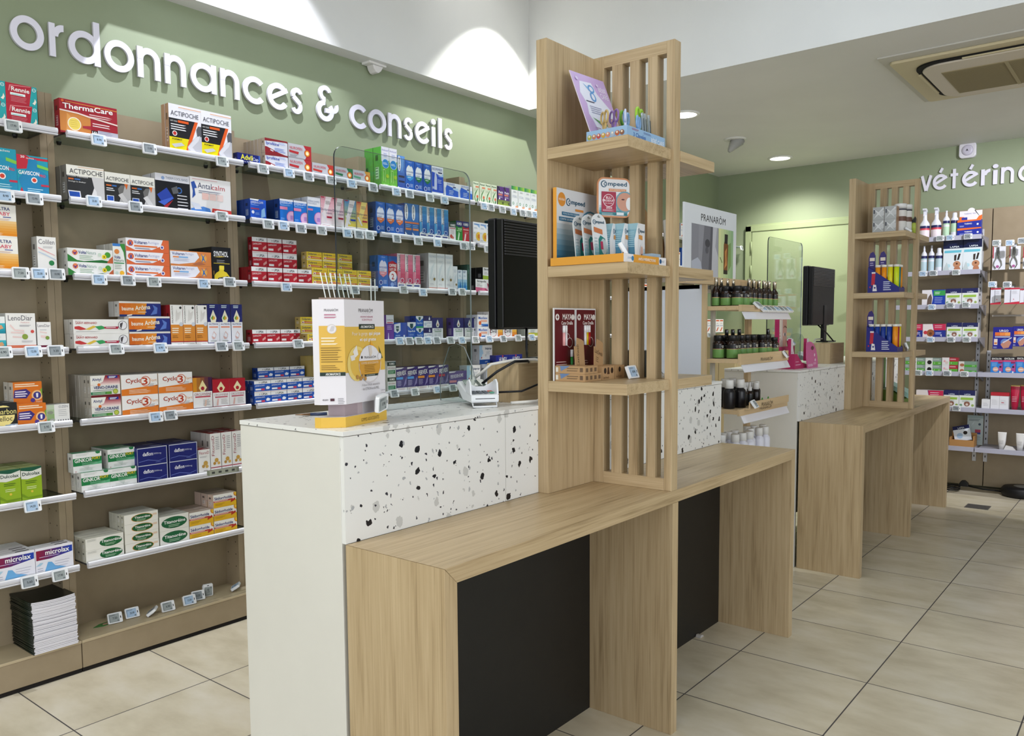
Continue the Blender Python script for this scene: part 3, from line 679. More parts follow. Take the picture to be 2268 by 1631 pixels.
# kind, bay, shelf, x0, z0, y front, rows up, boxes deep
ROWS = [
    ('rennie', 0, 1, 0.9773, 1.861, 2.905, 2, 3),
    ('rennie', 0, 1, 1.0706, 1.861, 2.905, 2, 3),
    ('gaviscon_green', 0, 2, 1.0004, 1.641, 2.905, 1, 2),
    ('gaviscon_red', 0, 2, 1.0919, 1.641, 2.905, 1, 2),
    ('ultra_baby', 0, 3, 0.9849, 1.394, 2.905, 2, 1),
    ('colilen', 0, 3, 1.14, 1.386, 2.905, 1, 3),
    ('teal_wave', 0, 4, 0.9778, 1.136, 2.905, 2, 2),
    ('lenodiar', 0, 4, 1.0343, 1.136, 2.905, 1, 2),
    ('lenodiar_small', 0, 4, 1.126, 1.136, 2.905, 1, 1),
    ('charbon', 0, 5, 0.9791, 0.887, 2.905, 1, 2),
    ('omeprazole', 0, 5, 1.0539, 0.887, 2.905, 1, 2),
    ('omeprazole', 0, 5, 1.0499, 0.9583, 2.92, 1, 2),
    ('ozen', 0, 5, 1.1416, 0.887, 2.9, 1, 2),
    ('dulcelax', 0, 6, 0.9891, 0.636, 2.905, 1, 3),
    ('dulcelax', 0, 6, 1.0538, 0.636, 2.905, 1, 3),
    ('microlax', 0, 7, 0.9615, 0.385, 2.905, 1, 6),
    ('microlax', 0, 7, 1.0836, 0.385, 2.905, 1, 6),
    ('microlax', 0, 7, 1.0666, 0.4713, 3.055, 1, 1),
    ('thermacare', 1, 1, 1.2327, 1.861, 2.905, 1, 2),
    ('actipoche_tall', 1, 1, 1.6178, 1.861, 2.905, 1, 2),
    ('actipoche_tall', 1, 1, 1.7484, 1.861, 2.905, 1, 2),
    ('actipoche_wide', 1, 2, 1.2441, 1.641, 2.905, 1, 2),
    ('actipoche_small', 1, 2, 1.3717, 1.641, 2.905, 1, 2),
    ('actipoche_small', 1, 2, 1.4629, 1.641, 2.905, 1, 2),
    ('therm_pack', 1, 2, 1.5557, 1.641, 2.905, 1, 3),
    ('antalcalm', 1, 2, 1.6931, 1.641, 2.905, 1, 1),
    ('volta_tube', 1, 3, 1.2347, 1.386, 2.905, 2, 2),
    ('volta_upright', 1, 3, 1.3887, 1.386, 2.905, 1, 4),
    ('voltaren', 1, 3, 1.4369, 1.386, 2.905, 3, 1),
    ('voltaren_white', 1, 3, 1.603, 1.386, 2.905, 2, 1),
    ('synthol', 1, 3, 1.7733, 1.386, 2.905, 1, 5),
    ('saint_bernard', 1, 4, 1.2425, 1.136, 2.905, 2, 2),
    ('baume', 1, 4, 1.4346, 1.136, 2.905, 2, 2),
    ('baume', 1, 4, 1.4144, 1.2462, 2.93, 1, 2),
    ('pranarom_box', 1, 4, 1.5937, 1.136, 2.905, 1, 2),
    ('pranarom_box', 1, 4, 1.6438, 1.136, 2.905, 1, 2),
    ('pranarom_box', 1, 4, 1.6943, 1.136, 2.905, 1, 2),
    ('nutra_navy', 1, 4, 1.7452, 1.136, 2.905, 1, 2),
    ('nutra_navy', 1, 4, 1.7963, 1.136, 2.905, 1, 2),
    ('nutra_navy', 1, 4, 1.8487, 1.136, 2.905, 1, 2),
    ('alvityl', 1, 5, 1.2901, 0.887, 2.905, 2, 6),
    ('cyclo3', 1, 5, 1.3976, 0.887, 2.905, 2, 3),
    ('cyclo3', 1, 5, 1.5364, 0.887, 2.905, 2, 3),
    ('circu_orange', 1, 5, 1.6736, 0.887, 2.905, 1, 3),
    ('circu_red', 1, 5, 1.7564, 0.887, 2.905, 1, 3),
    ('circu_red', 1, 5, 1.83, 0.887, 2.905, 1, 3),
    ('ginkor', 1, 6, 1.2432, 0.636, 2.905, 1, 4),
    ('ginkor', 1, 6, 1.3416, 0.636, 2.905, 1, 4),
    ('ginkor', 1, 6, 1.2274, 0.7036, 2.925, 1, 4),
    ('ginkor', 1, 6, 1.3476, 0.7036, 2.925, 1, 4),
    ('daflon', 1, 6, 1.4437, 0.636, 2.905, 2, 3),
    ('daflon', 1, 6, 1.5659, 0.636, 2.905, 2, 3),
    ('fitoroid_small', 1, 6, 1.6858, 0.636, 2.905, 1, 4),
    ('fitoroid', 1, 6, 1.7374, 0.636, 2.905, 1, 4),
    ('fitoroid', 1, 6, 1.7859, 0.636, 2.905, 1, 4),
    ('fitoroid', 1, 6, 1.834, 0.636, 2.905, 1, 4),
    ('titanoreine', 1, 7, 1.2468, 0.385, 2.905, 2, 4),
    ('titanoreine_small', 1, 7, 1.3855, 0.385, 2.905, 4, 4),
    ('titanoreine_big', 1, 7, 1.5176, 0.385, 2.905, 2, 3),
    ('sedorrhoide', 1, 7, 1.6377, 0.385, 2.905, 2, 4),
    ('sedorrhoide', 1, 7, 1.7417, 0.385, 2.905, 3, 4),
    ('advil', 2, 1, 1.9015, 1.861, 2.905, 1, 1),
    ('iprofeine', 2, 1, 2.0311, 1.861, 2.905, 2, 7),
    ('nurofen', 2, 1, 2.1459, 1.861, 2.905, 2, 2),
    ('nurofen_flat', 2, 1, 2.2679, 1.861, 2.905, 1, 2),
    ('nurofen_green', 2, 1, 2.3916, 1.861, 2.905, 1, 2),
    ('nurofen_yellow', 2, 1, 2.4964, 1.861, 2.905, 1, 2),
    ('efferalgan_wide', 2, 2, 1.9524, 1.641, 2.905, 1, 3),
    ('efferalgan', 2, 2, 2.0953, 1.641, 2.905, 1, 3),
    ('efferalgan', 2, 2, 2.1652, 1.641, 2.905, 1, 3),
    ('efferalgan_white', 2, 2, 2.2374, 1.641, 2.905, 1, 3),
    ('doliprane_pink', 2, 2, 2.3074, 1.641, 2.905, 1, 2),
    ('doliprane_pink', 2, 2, 2.372, 1.641, 2.905, 1, 2),
    ('doliprane_blue', 2, 2, 2.4416, 1.641, 2.905, 1, 2),
    ('doliprane_orange', 2, 2, 2.511, 1.641, 2.905, 1, 2),
    ('upsa_red', 2, 3, 1.9481, 1.386, 2.905, 1, 3),
    ('upsa_red', 2, 3, 2.0246, 1.386, 2.905, 1, 3),
    ('upsa_red', 2, 3, 2.101, 1.386, 2.905, 1, 3),
    ('upsa_red', 2, 3, 2.1763, 1.386, 2.905, 1, 3),
    ('upsa_red', 2, 3, 1.9362, 1.4508, 2.985, 2, 1),
    ('upsa_red', 2, 3, 2.0094, 1.4508, 2.985, 2, 1),
    ('upsa_red', 2, 3, 2.0845, 1.4508, 2.985, 2, 1),
    ('upsa_red', 2, 3, 2.1609, 1.4508, 2.985, 2, 1),
    ('doliprane', 2, 3, 2.2521, 1.386, 2.905, 2, 2),
    ('doliprane', 2, 3, 2.3374, 1.386, 2.905, 2, 2),
    ('doliprane', 2, 3, 2.422, 1.386, 2.905, 2, 2),
    ('doliprane', 2, 3, 2.5075, 1.386, 2.905, 2, 2),
    ('doliprane', 2, 3, 2.2675, 1.4604, 2.96, 2, 1),
    ('doliprane', 2, 3, 2.3544, 1.4604, 2.96, 2, 1),
    ('doliprane', 2, 3, 2.4414, 1.4604, 2.96, 2, 1),
    ('upsa_red_flat', 2, 4, 1.9428, 1.136, 2.905, 1, 3),
    ('upsa_red_flat', 2, 4, 2.0105, 1.136, 2.905, 1, 3),
    ('upsa_red_flat', 2, 4, 2.0805, 1.136, 2.905, 1, 3),
    ('upsa_red_flat', 2, 4, 2.1552, 1.136, 2.96, 1, 1),
    ('doliprane', 2, 4, 2.2188, 1.136, 2.905, 1, 2),
    ('doliprane', 2, 4, 2.2319, 1.136, 2.97, 3, 1),
    ('doliprane', 2, 4, 2.3427, 1.136, 2.99, 5, 1),
    ('upsa_blue', 2, 5, 1.9437, 0.887, 2.905, 2, 2),
    ('upsa_blue', 2, 5, 2.0236, 0.887, 2.905, 2, 2),
    ('upsa_blue', 2, 5, 2.1045, 0.887, 2.905, 2, 2),
    ('upsa_blue', 2, 5, 2.1856, 0.887, 2.905, 2, 2),
    ('upsa_blue', 2, 5, 1.9394, 0.9834, 2.99, 1, 1),
    ('upsa_blue', 2, 5, 2.0203, 0.9834, 2.99, 1, 1),
    ('upsa_blue', 2, 5, 2.1018, 0.9834, 2.99, 1, 1),
    ('upsa_blue', 2, 5, 2.1833, 0.9834, 2.99, 1, 1),
    ('doliprane', 2, 5, 2.2798, 0.887, 2.92, 5, 3),
    ('antitussif', 3, 1, 2.6688, 1.861, 2.905, 1, 3),
    ('antitussif', 3, 1, 2.7194, 1.861, 2.905, 1, 3),
    ('marimer', 3, 1, 2.7727, 1.861, 2.905, 1, 1),
    ('physiomer_blue', 3, 1, 2.8236, 1.861, 2.905, 1, 2),
    ('physiomer_green', 3, 1, 2.8867, 1.861, 2.905, 1, 2),
    ('physiomer_green', 3, 1, 2.9469, 1.861, 2.905, 1, 2),
    ('respimer_tall', 3, 1, 3.0073, 1.861, 2.905, 1, 1),
    ('respimer_wide', 3, 1, 3.094, 1.861, 2.905, 1, 1),
    ('respimer_wide', 3, 1, 3.2032, 1.861, 2.905, 1, 1),
    ('physiomer_orange', 3, 2, 2.628, 1.641, 2.905, 1, 2),
    ('physiomer_orange', 3, 2, 2.6914, 1.641, 2.905, 1, 2),
    ('physiomer_orange', 3, 2, 2.7504, 1.641, 2.905, 1, 2),
    ('marimer_orange', 3, 2, 2.8145, 1.641, 2.905, 1, 1),
    ('marimer_orange', 3, 2, 2.8628, 1.641, 2.905, 1, 1),
    ('prorhinel_blue', 3, 2, 2.9151, 1.641, 2.905, 1, 1),
    ('prorhinel_blue', 3, 2, 2.9672, 1.641, 2.905, 1, 1),
    ('prorhinel_blue', 3, 2, 3.0203, 1.641, 2.905, 1, 1),
    ('prorhinel_blue', 3, 2, 3.0725, 1.641, 2.905, 1, 1),
    ('humex_white', 3, 2, 3.1292, 1.641, 2.905, 1, 2),
    ('humex_green', 3, 2, 3.1822, 1.641, 2.905, 1, 2),
    ('humex_red', 3, 2, 3.2333, 1.641, 2.905, 1, 2),
    ('physiomer_pink', 3, 3, 2.6354, 1.386, 2.905, 1, 1),
    ('offer_lot', 3, 3, 2.7002, 1.386, 2.905, 1, 1),
    ('prorhinel_pink', 3, 3, 2.7594, 1.386, 2.905, 1, 2),
    ('prorhinel_pink', 3, 3, 2.8119, 1.386, 2.905, 1, 2),
    ('prorhinel_pink', 3, 3, 2.8641, 1.386, 2.905, 1, 2),
    ('eucalyptus_white', 3, 3, 2.974, 1.386, 2.905, 1, 2),
    ('eucalyptus_white', 3, 3, 3.0347, 1.386, 2.905, 1, 2),
    ('eucalyptus_white', 3, 3, 3.0961, 1.386, 2.905, 1, 2),
    ('eucalyptus_small', 3, 3, 3.1551, 1.386, 2.905, 1, 2),
    ('drops_blue', 3, 3, 3.192, 1.386, 2.905, 1, 1),
    ('drops_blue', 3, 3, 3.2295, 1.386, 2.905, 1, 1),
    ('drops_green', 3, 3, 3.2658, 1.386, 2.905, 1, 2),
    ('spray_purple', 3, 4, 2.6795, 1.136, 2.905, 1, 2),
    ('inhaler_blue', 3, 4, 2.7307, 1.136, 2.905, 1, 2),
    ('vaporub', 3, 4, 2.8186, 1.136, 2.905, 1, 2),
    ('vaporub_small', 3, 4, 2.879, 1.136, 2.905, 2, 2),
    ('activ_flat', 3, 4, 2.9322, 1.136, 2.905, 2, 2),
    ('activ', 3, 4, 2.9945, 1.136, 2.905, 1, 2),
    ('activ', 3, 4, 3.1518, 1.136, 2.905, 1, 2),
    ('activ', 3, 4, 3.267, 1.136, 2.93, 1, 2),
    ('herb_green', 3, 5, 2.6807, 0.887, 2.905, 2, 2),
    ('fervex_blue', 3, 5, 2.7382, 0.887, 2.905, 1, 2),
    ('fervex_blue', 3, 5, 2.8126, 0.887, 2.905, 1, 2),
    ('fervex_orange', 3, 5, 2.8871, 0.887, 2.905, 1, 2),
    ('fervex_orange', 3, 5, 2.9616, 0.887, 2.905, 1, 2),
    ('fervex_red', 3, 5, 3.0375, 0.887, 2.905, 1, 2),
    ('fervex_rhume', 3, 5, 3.1141, 0.887, 2.905, 1, 1),
    ('phytoxil', 4, 1, 3.3217, 1.861, 2.905, 1, 2),
    ('phytoxil', 4, 1, 3.3737, 1.861, 2.905, 1, 2),
    ('phytoxil', 4, 1, 3.4211, 1.861, 2.905, 1, 2),
    ('phytoxil', 4, 1, 3.4715, 1.861, 2.905, 1, 2),
    ('purple_green', 4, 1, 3.5249, 1.861, 2.905, 1, 1),
    ('purple_green', 4, 1, 3.5778, 1.861, 2.905, 1, 1),
    ('stodal_white', 4, 1, 3.6463, 1.861, 2.905, 1, 2),
    ('stodal_white', 4, 1, 3.7076, 1.861, 2.905, 1, 2),
    ('stodal_white', 4, 1, 3.7659, 1.861, 2.905, 1, 2),
    ('stodal_white', 4, 1, 3.8257, 1.861, 2.905, 1, 2),
    ('sun_white', 4, 2, 3.3163, 1.641, 2.905, 1, 2),
    ('sun_white', 4, 2, 3.3708, 1.641, 2.905, 1, 2),
    ('sun_white', 4, 2, 3.4254, 1.641, 2.905, 1, 2),
    ('grey_teal', 4, 2, 3.4814, 1.641, 2.905, 1, 1),
    ('grey_teal', 4, 2, 3.7771, 1.641, 2.905, 1, 1),
    ('strepsils_pink', 4, 3, 3.3318, 1.386, 2.905, 1, 1),
    ('strepsils_green', 4, 3, 3.4447, 1.386, 2.905, 1, 1),
    ('strepsils_pink', 4, 3, 3.3253, 1.4552, 2.94, 1, 2),
    ('strepsils_green', 4, 3, 3.4335, 1.4552, 2.94, 1, 2),
    ('maxilase', 4, 4, 3.344, 1.136, 2.905, 2, 2),
    ('drill_red', 4, 4, 3.4359, 1.136, 2.905, 2, 2),
    ('drill_red', 4, 4, 3.5625, 1.136, 2.905, 2, 2),
    ('lysopaine', 4, 4, 3.7965, 1.136, 2.905, 1, 2),
    ('salivex', 4, 5, 3.4194, 0.887, 2.905, 1, 2),
    ('salivex', 4, 5, 3.2522, 0.887, 2.905, 1, 2),
    ('salivex', 4, 5, 3.4086, 0.9917, 2.95, 1, 1),
    ('humex_wide', 4, 5, 3.4973, 0.887, 2.905, 1, 1),
    ('humex_wide', 4, 5, 3.6163, 0.887, 2.905, 1, 1),
    ('vitamin_white', 7, 4, 6.1665, 1.136, 2.905, 1, 1),
    ('vitamin_white', 7, 4, 6.2536, 1.136, 2.905, 1, 1),
    ('vitamin_white', 7, 4, 6.334, 1.136, 2.905, 1, 1),
    ('vitamin_white', 7, 4, 6.4091, 1.136, 2.905, 1, 1),
]
# price tags on the wall shelving: bay, shelf, x, z
TAGS = [
    (0, 1, 1.0741, 1.8448),
    (0, 2, 1.0406, 1.6226),
    (0, 2, 1.1256, 1.6238),
    (0, 3, 1.0722, 1.383),
    (0, 3, 1.1289, 1.3838),
    (0, 3, 1.1823, 1.3843),
    (0, 4, 1.0093, 1.1313),
    (0, 4, 1.0978, 1.1312),
    (0, 4, 1.1665, 1.1315),
    (0, 5, 1.1248, 0.8813),
    (0, 6, 1.0703, 0.6257),
    (0, 7, 1.0485, 0.3778),
    (0, 7, 1.1441, 0.3767),
    (1, 1, 1.3408, 1.8461),
    (1, 1, 1.5194, 1.8458),
    (1, 1, 1.8101, 1.8443),
    (1, 2, 1.315, 1.6372),
    (1, 2, 1.4594, 1.634),
    (1, 2, 1.8004, 1.6346),
    (1, 3, 1.3207, 1.3725),
    (1, 3, 1.4209, 1.3733),
    (1, 3, 1.5159, 1.3718),
    (1, 3, 1.7137, 1.3719),
    (1, 3, 1.8239, 1.3823),
    (1, 4, 1.3685, 1.1324),
    (1, 4, 1.5301, 1.1323),
    (1, 4, 1.779, 1.1316),
    (1, 4, 1.8539, 1.1316),
    (1, 5, 1.5015, 0.8801),
    (1, 5, 1.558, 0.8817),
    (2, 1, 1.9937, 1.8419),
    (2, 1, 2.1186, 1.8429),
    (2, 1, 2.2185, 1.8414),
    (2, 1, 2.3377, 1.8426),
    (2, 1, 2.4559, 1.8412),
    (2, 1, 2.582, 1.8408),
    (2, 2, 2.0103, 1.6225),
    (2, 2, 2.0847, 1.6225),
    (2, 2, 2.1719, 1.6189),
    (2, 2, 2.28, 1.6204),
    (2, 2, 2.4246, 1.6198),
    (2, 2, 2.491, 1.6199),
    (2, 2, 2.5537, 1.6209),
    (2, 3, 2.0893, 1.3712),
    (2, 3, 2.4575, 1.3694),
    (2, 4, 2.1416, 1.1341),
    (3, 1, 2.7282, 1.8387),
    (3, 1, 2.814, 1.8395),
    (3, 1, 2.9538, 1.8375),
    (3, 1, 3.0583, 1.8368),
    (3, 2, 2.7245, 1.6197),
    (3, 2, 2.8675, 1.6184),
    (3, 2, 3.0039, 1.6195),
    (3, 2, 3.1989, 1.6178),
    (3, 3, 2.7634, 1.3803),
    (3, 3, 2.8945, 1.3705),
    (3, 3, 3.1066, 1.3802),
    (3, 3, 3.1829, 1.3813),
    (3, 4, 2.7323, 1.1345),
    (3, 4, 2.7954, 1.1333),
    (3, 4, 2.8621, 1.1335),
    (3, 4, 2.9229, 1.1333),
    (3, 4, 2.9872, 1.1332),
    (3, 4, 3.0904, 1.1318),
    (3, 4, 3.1783, 1.1302),
    (3, 5, 2.6901, 0.8843),
    (3, 5, 2.8281, 0.8831),
    (3, 5, 2.9856, 0.8842),
    (3, 5, 3.1023, 0.8854),
    (3, 5, 3.217, 0.886),
    (4, 1, 3.3664, 1.8398),
    (4, 1, 3.4232, 1.8393),
    (4, 1, 3.5205, 1.8384),
    (4, 1, 3.6175, 1.8359),
    (4, 1, 3.7024, 1.8377),
    (4, 1, 3.7604, 1.8388),
    (4, 1, 3.8136, 1.8394),
    (4, 2, 3.2585, 1.6206),
    (4, 2, 3.3921, 1.6153),
    (4, 2, 3.4575, 1.6173),
    (4, 3, 3.4377, 1.3678),
    (4, 4, 3.2835, 1.1304),
    (4, 4, 3.3988, 1.1327),
    (4, 4, 3.5188, 1.1323),
    (4, 4, 3.6532, 1.134),
    (4, 4, 3.7813, 1.1349),
]
# goods on the back wall: kind, y left, y right, z0, z1
BACK = [
    ('spray_bottle', 1.417, 1.347, 1.808, 2.01),
    ('spray_bottle', 1.344, 1.272, 1.804, 2.016),
    ('pump_bottle', 1.269, 1.222, 1.803, 1.982),
    ('cap_bottle', 1.219, 1.169, 1.805, 1.964),
    ('orange_box', 1.171, 1.027, 1.863, 1.917),
    ('orange_box', 1.17, 1.025, 1.806, 1.862),
    ('orange_header', 1.162, 1.025, 1.906, 1.988),
    ('pump_bottle_blue', 1.401, 1.359, 1.574, 1.747),
    ('pump_bottle_blue', 1.355, 1.31, 1.573, 1.745),
    ('cap_bottle_blue', 1.308, 1.259, 1.573, 1.726),
    ('pouch', 1.255, 1.13, 1.568, 1.77),
    ('pouch', 1.133, 1.017, 1.569, 1.771),
    ('dog_blue', 1.379, 1.231, 1.331, 1.433),
    ('collar_box', 1.228, 1.13, 1.333, 1.437),
    ('collar_box', 1.127, 1.029, 1.332, 1.437),
    ('dog_red', 1.449, 1.369, 1.095, 1.192),
    ('dog_red', 1.367, 1.22, 1.095, 1.192),
    ('collar_box', 1.214, 1.119, 1.097, 1.2),
    ('collar_box', 1.116, 1.022, 1.097, 1.199),
    ('grey_green', 1.51, 1.446, 0.847, 0.954),
    ('grey_green', 1.444, 1.347, 0.848, 0.951),
    ('grey_green', 1.344, 1.241, 0.851, 0.952),
    ('red_green', 1.237, 1.137, 0.854, 0.956),
    ('grey_small', 1.133, 1.022, 0.857, 0.931),
    ('dog_red', 1.397, 1.222, 0.597, 0.72),
    ('collar_box', 1.218, 1.123, 0.604, 0.726),
    ('collar_box', 1.121, 1.024, 0.61, 0.728),
    ('plaster_pack', 0.942, 0.826, 1.018, 1.167),
    ('plaster_pack', 0.825, 0.749, 1.036, 1.172),
    ('fungal_box', 0.938, 0.866, 0.852, 0.965),
    ('fungal_box', 0.864, 0.792, 0.854, 0.967),
    ('fungal_box', 0.79, 0.719, 0.857, 0.97),
    ('white_pack', 0.983, 0.933, 0.61, 0.673),
    ('white_pack2', 0.93, 0.824, 0.608, 0.699),
    ('red_top_pack', 0.931, 0.823, 0.698, 0.724),
    ('red_tube', 0.82, 0.765, 0.613, 0.776),
    ('red_tube', 0.763, 0.711, 0.616, 0.779),
    ('white_tube', 0.885, 0.832, 0.333, 0.449),
    ('white_tube', 0.778, 0.725, 0.334, 0.448),
    ('clipper_pack', 0.962, 0.886, 1.56, 1.716),
    ('clipper_pack', 0.863, 0.799, 1.542, 1.713),
    ('clipper_pack', 0.784, 0.72, 1.564, 1.702),
    ('file_pack', 0.966, 0.904, 1.308, 1.435),
    ('file_pack', 0.884, 0.795, 1.305, 1.433),
    ('file_pack', 0.793, 0.732, 1.306, 1.425),
    ('bag_navy', 1.156, 1.049, 0.384, 0.505),
    ('clear_pouch', 1.095, 0.996, 0.336, 0.54),
]
BACK_TAGS = [(1.266, 1.787), (1.205, 1.787), (1.095, 1.788), (1.367, 1.547), (1.301, 1.548), (1.16, 1.547), (1.305, 1.311), (1.186, 1.321), (1.091, 1.322), (1.306, 1.082), (1.176, 1.083), (1.08, 1.083), (1.379, 0.845), (1.306, 0.845), (1.193, 0.847), (1.087, 0.845), (1.128, 0.604), (0.926, 1.733), (0.849, 1.728), (0.78, 1.737), (0.941, 1.457), (0.855, 1.452)]
# ================================================================== printed cartons
# kind: (side colour, top colour, front colour, description, print)
w_, k_, nv, rd = 'f1f0ee', '17171c', '1c2260', 'b3142c'
def physio(c2, w='f1f2f6'):
    return [('e', .5, .62, .40, .24, w), ('p', [(.0, .99), (.35, .99), (.75, .9), (.6, .80), (.2, .92)], '2f6fd0'), ('t', 'PHYSIOMER', .12, .60, .9, .66, '24449a'), ('l', .2, .7, .56, 2, .03, .015, '9aa4c4'),
            ('p', [(.1, .50), (.9, .50), (.85, .42), (.5, .33), (.15, .42)], c2), ('l', .25, .75, .46, 1, .03, .018, w), ('c', .25, .17, .07, 'e8ecf8'), ('c', .25, .17, .055, '1c3f9a'), ('l', .5, .85, .24, 3, .04, .02, 'a9bce8'), ('t', '135ml', .3, .93, .7, .96, 'cfe0ff')]
def dolliq(a, b, c):
    return [('g', 0, .12, 1, 1, b, a, 8, 'y'), ('r', 0, 0, 1, .12, w_), ('l', .1, .8, .08, 1, .03, .03, 'c08090'), ('p', [(0, .12), (.25, .12), (.95, 1), (.45, 1)], 'e9dfe0' if c != 'y' else 'ead27a'), ('t', 'Doliprane', .02, .52, .95, .62, nv), ('t', 'Liquiz', .45, .43, .95, .51, nv), ('p', [(.05, .46), (.16, .48), (.50, .2), (.42, .17)], 'dcdce2'), ('r', .5, .31, .95, .37, 'a81f3c' if c != 'b' else '1a3aa0'), ('l', .4, .9, .86, 3, .04, .015, '7a6a6a'), ('r', .03, .955, .3, .985, rd)]
def fervex(c):
    return [('p', [(0, .16), (1, .16), (1, 1), (0, 1)], '3d2f78'), ('r', 0, 0, 1, .15, w_), ('l', .1, .9, .12, 2, .05, .02, 'c6a0a8'), ('p', [(0, .92), (.5, .95), (.75, 1), (0, 1)], w_), ('t', 'FERVEX', .06, .63, .92, .82, w_, 'bs'), ('r', 0, .50, .62, .60, c), ('p', [(.62, .16), (.9, .3), (.98, .62), (.85, .5)], '8a80b8'), ('l', .06, .5, .44, 4, .06, .025, 'b7b0d8')]
def prorh(a, b):
    return [('g', .38, .16, 1, .98, a, b, 6, 'y'), ('r', 0, 0, 1, .15, w_), ('p', [(0, .16), (.42, .22), (.3, .5), (0, .5)], b), ('r', .12, .08, .85, .12, '2c3f8c'), ('t', 'Prorhinel', .12, .50, .40, .95, '20264e', 'v'), ('c', .62, .24, .07, 'dfe8f6'), ('c', .62, .24, .055, a), ('l', .15, .5, .3, 2, .04, .012, '8088a8')]
def upsa(c, c2):
    return [('r', 0, .72, 1, 1, 'eeeeef'), ('r', 0, .10, 1, .70, c), ('r', 0, 0, 1, .10, 'e8dcdc'), ('t', 'UPSA', .42, .77, .80, .93, '33343c', 'b'), ('r', .28, .79, .36, .91, 'c9c9cc'), ('p', [(.0, .56), (.06, .66), (.62, .66), (.6, .52), (.05, .44)], c), ('t', 'DAFALGAN' if c2 == 'r' else 'EFFERALGAN', .06, .50, .62, .62, w_, 's'), ('r', .06, .20, .40, .34, 'f3eeee'), ('p', [(.72, .2), (.95, .36), (.92, .52), (.7, .34)] if c2 == 'r' else [(.72, .25), (.9, .25), (.95, .42), (.8, .52), (.7, .4)], 'dfa09a' if c2 == 'r' else 'f2f4fa')] + ([('r', .42, .17, .62, .33, 'd0455a')] if c2 != 'r' else [])
def nuro(c, t='9a2a3a'):
    return [('r', 0, 0, 1, 1, 'c3c4ca'), ('r', 0, 0, .68, .06, 'a9aab2'), ('p', [(.66, 1), (1, 1), (1, 0), (.72, 0), (.84, .45)], c), ('c', .82, .46, .27, 'c03a1c'), ('c', .82, .46, .21, 'f0a030'), ('c', .82, .46, .13, 'fff6c8'), ('t', 'NUROFEN', .06, .60, .60, .80, 'c8606c', 'b'), ('p', [(.03, .52), (.45, .46), (.42, .28), (.03, .36)], c if c != 'd99a30' else '5aa07a'), ('l', .06, .4, .2, 2, .08, .03, '6a6a74')]
def rowsof(*a): return list(a)
